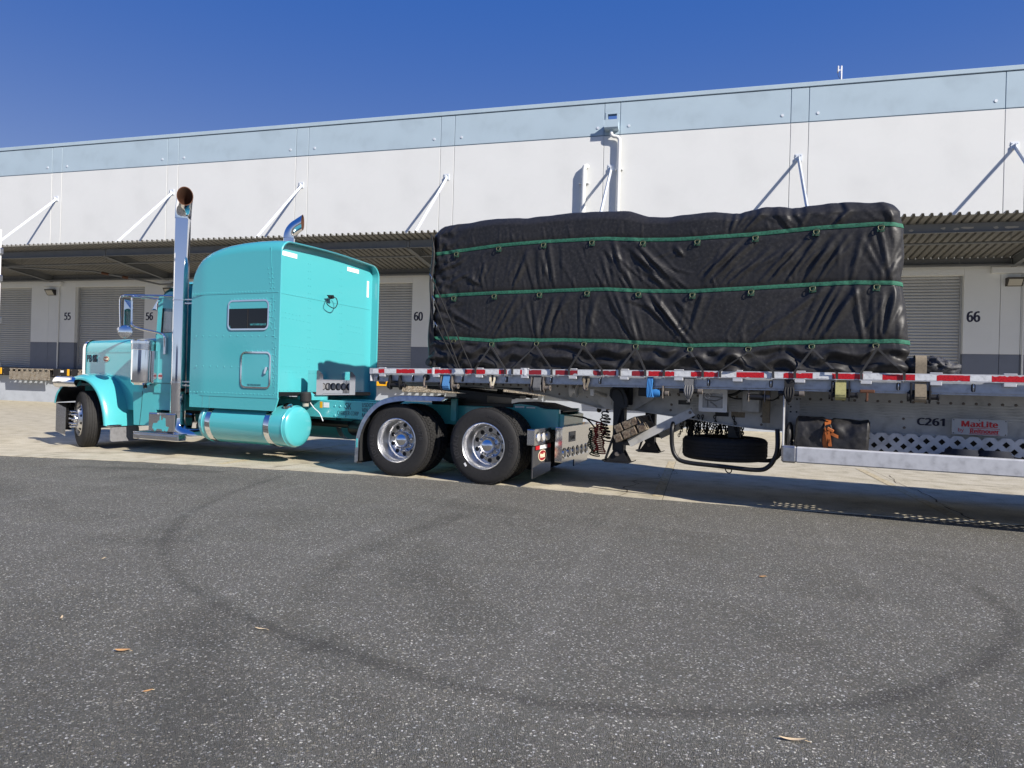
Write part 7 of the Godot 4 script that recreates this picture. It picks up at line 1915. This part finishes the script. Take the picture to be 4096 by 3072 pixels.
	for j in 12:
		var f := j / 11.0
		var row := []
		for q in 18:
			var a := TAU * q / 18
			var r := (0.9 + 0.2 * tn1.get_noise_3d(cos(a), sin(a), f * 2.0)) * (0.35 + 0.65 * sqrt(maxf(0.0, sin(PI * clampf(f * 0.9 + 0.1, 0.0, 1.0)))))
			row.append(Vector3(4.245 + cos(a) * 0.042 * r, 0.595 + f * 0.40, -0.26 - sin(a) * 0.13 * r))
		sb.append(row)
	part(SB, "bag", grid_mesh(sb, true), M.tarp)
	# coiled dark straps further along the rack
	for e in [[5.88, 0.10, "plain dark webbing coil lying in the rack under the diamond holes"], [6.15, 0.115, "dark lettered webbing coil with a metal hook in the rack"]]:
		var t := thing("webbing_coil", e[2], "strap", TR_AT + Basis(Vector3.UP, deg_to_rad(TR_TURN)) * Vector3(e[0], 0.592, -0.3), deg_to_rad(TR_TURN))
		for q in 5:
			var r: float = 0.165 - q * 0.014
			var pts := []
			for i in 25:
				var a := TAU * i / 24
				pts.append(Vector3(cos(a) * r * (1.0 if q % 2 else 1.06), 0.075 + sin(a) * 0.01, sin(a) * r * 0.9))
			part(t, "turn", G.new().sheet(pts, Vector3(0, 0.09 + 0.018 * (q % 3), 0), Vector3(0.003, 0, 0.003)).mesh(40.0), M.strap_navy)
		part(t, "lower_turns", G.new().lathe([Vector2(0.0, 0.0), Vector2(0.15, 0.0), Vector2(0.165, 0.04), Vector2(0.15, 0.085), Vector2(0.0, 0.09)], Transform3D(), 20).mesh(), M.strap_navy)
		if e[1] > 0.11:
			part(t, "lettering", letters("NORTH6", 0.05, 0.001, 0.75), M.strap_grey, at(-0.02, 0.125, 0.162))
			part(t, "hook", G.new().tube(curve([Vector3(0.16, 0.15, 0.06), Vector3(0.22, 0.14, 0.08), Vector3(0.29, 0.10, 0.09), Vector3(0.30, 0.075, 0.09), Vector3(0.26, 0.07, 0.09), Vector3(0.17, 0.10, 0.08)], 4), 0.008, 6).mesh(40.0), M.dark_steel)
	# coiled air and electric lines between tractor and trailer
	var HX := [[Vector3(1.85, 0.84, -0.85), Vector3(1.87, 0.46, -0.8), 0.062, 15, "hose_red", "red coiled air line hanging beside the landing leg"], [Vector3(1.90, 0.99, -0.9), Vector3(1.955, 0.62, -0.82), 0.055, 9, "hose_black", "black coiled air line looping above the red one"], [Vector3(1.735, 0.76, -0.9), Vector3(1.80, 0.42, -0.8), 0.055, 13, "hose_green", "dark green coiled power lead left of the red air line"]]
	for h in HX:
		var t := thing("coiled_line", h[5], "hose", TR_AT, deg_to_rad(TR_TURN), "coiled lines behind the tractor")
		var pts := []; var n: int = h[3] * 12
		for i in n + 1:
			var f := float(i) / n
			var a: float = TAU * h[3] * f
			var wob: float = 1.0 + 0.25 * sin(f * 17.0 + h[2] * 60.0)
			pts.append(h[0].lerp(h[1], f) + Vector3(cos(a) * h[2] * wob + 0.015 * sin(f * 9.0), sin(a) * h[2] * 0.42, sin(a) * h[2] * wob))
		part(t, "coil", G.new().tube(pts, 0.0095, 5).mesh(50.0), M[h[4]])
		var lead := curve([Vector3(1.28, 0.905, -1.35), Vector3(1.42, 0.905, -1.2), Vector3(1.62, 0.89, -1.0), pts[0]], 5)
		if h[4] != "hose_black": part(t, "lead", G.new().tube(lead, 0.011, 7).mesh(40.0), M.hose_black)
		else:
			part(t, "lead", G.new().tube(curve([pts[0], Vector3(1.95, 1.03, -0.85), Vector3(2.1, 1.06, -0.75)], 5), 0.012, 7).mesh(40.0), M.hose_black)
			part(t, "coupling", G.new().lathe([Vector2(0.0, 0.035), Vector2(0.025, 0.025), Vector2(0.035, 0.0), Vector2(0.025, -0.025), Vector2(0.0, -0.035)], at(1.83, 1.02, -0.88), 12).mesh(), M.hose_black)

# ------------------------------------------------------------------ litter on the asphalt
func make_litter() -> void:
	var lr := RandomNumberGenerator.new(); lr.seed = 91
	var L := [[-2.643, -2.74, 0.035, 0.4, "curled tan leaf on the asphalt near the chalk scrape", 0], [0.369, -2.854, 0.05, 0.15, "long pale leaf at the foot of the picture", 1], [-2.205, -2.424, 0.02, 1.0, "tiny rust-brown leaf scrap near the picture's lower left", 0], [-2.208, -3.209, 0.035, 0.1, "thin dry leaf lying on the dark tyre mark", 1], [0.454, -5.287, 0.03, 0.6, "small orange-tan leaf on the right of the open asphalt", 0], [-4.1, -4.05, 0.03, 1.9, "thin pale leaf left of the tyre curve", 1], [-3.3, -3.0, 0.03, 2.3, "narrow dry leaf at the left of the lot", 1]]
	for e in L:
		var t := thing("dry_leaf", e[4], "leaf", Vector3(e[0], 0.002, e[1]), e[3], "dry leaves on the asphalt")
		var rows := []
		for j in 7:
			var f := j / 6.0
			var w: float = e[2] * (0.42 if e[5] == 0 else 0.2) * sin(PI * (0.08 + 0.86 * f))
			var row := []
			for k in 5:
				var g := k / 4.0 * 2.0 - 1.0
				row.append(Vector3((f - 0.5) * 2.0 * e[2], 0.004 + 0.3 * e[2] * pow(absf(f - 0.5) * 1.6, 2.0) + 0.25 * absf(g) * w, g * w))
			rows.append(row)
		part(t, "blade", grid_mesh(rows), M.leaf_dry if e[5] == 0 else M.leaf_tan)
		part(t, "stalk", G.new().tube([Vector3(e[2] * 0.9, 0.006, 0), Vector3(e[2] * 1.3, 0.003, e[2] * 0.1)], 0.0012, 4).mesh(), M.leaf_tan)

# ------------------------------------------------------------------ across the lot, behind the photographer: what the chrome mirrors
func make_across_lot() -> void:
	var w := thing("far_warehouse", "low white warehouse across the lot, seen only mirrored in the chrome hubs", "warehouse", Vector3(6, 0, 150))
	part(w, "wall", bxm(Vector3(90, 7.5, 0.4), 0.02), M.white_wall, at(0, 3.75, 0))
	part(w, "roof", bxm(Vector3(90.4, 0.3, 24), 0.02), M.canopy_steel, at(0, 7.65, 12))
	part(w, "plinth", bxm(Vector3(90, 1.4, 0.1), 0.01), M.slate_band, at(0, 0.7, -0.26))
	for i in 12: part(w, "dock_door", bxm(Vector3(3.2, 3.4, 0.1), 0.01), M.door_metal, at(-41 + i * 7.4, 3.1, -0.27))
	var tr := RandomNumberGenerator.new(); tr.seed = 63
	var spots := [[-112.0, 70.0, 9.5], [-98.0, 92.0, 8.5], [-80.0, 120.0, 10.0], [128.0, 78.0, 9.0], [112.0, 52.0, 10.0], [140.0, 32.0, 8.5]]
	var words := ["nearest of the left-hand lot trees, seen only in reflections", "middle of the left-hand lot trees, seen only in reflections", "farthest of the left-hand lot trees, seen only in reflections", "farthest of the right-hand lot trees, seen only in reflections", "middle of the right-hand lot trees, seen only in reflections", "nearest of the right-hand lot trees, seen only in reflections"]
	for i in spots.size():
		var e: Array = spots[i]
		var t := thing("lot_tree", words[i], "tree", Vector3(e[0], 0, e[1]), 0.0, "trees across the lot")
		part(t, "trunk", G.new().tube([Vector3(0, 0, 0), Vector3(0.1, e[2] * 0.3, 0), Vector3(0.0, e[2] * 0.6, 0.1)], [0.22, 0.16, 0.08], 8).mesh(), M.old_timber)
		var g := G.new()
		for k in 700:
			var d := Vector3(tr.randfn(), tr.randfn() * 0.8, tr.randfn())
			var p: Vector3 = Vector3(0, e[2] * 0.66, 0) + d.limit_length(2.0) * e[2] * 0.16
			var u := Vector3(tr.randfn(), tr.randfn(), tr.randfn()).normalized() * 0.28; var v := u.cross(Vector3(tr.randfn(), tr.randfn(), tr.randfn())).normalized() * 0.2
			g.quad(p - u, p - v, p + u, p + v)
		part(t, "crown", g.mesh(1.0), M.foliage)
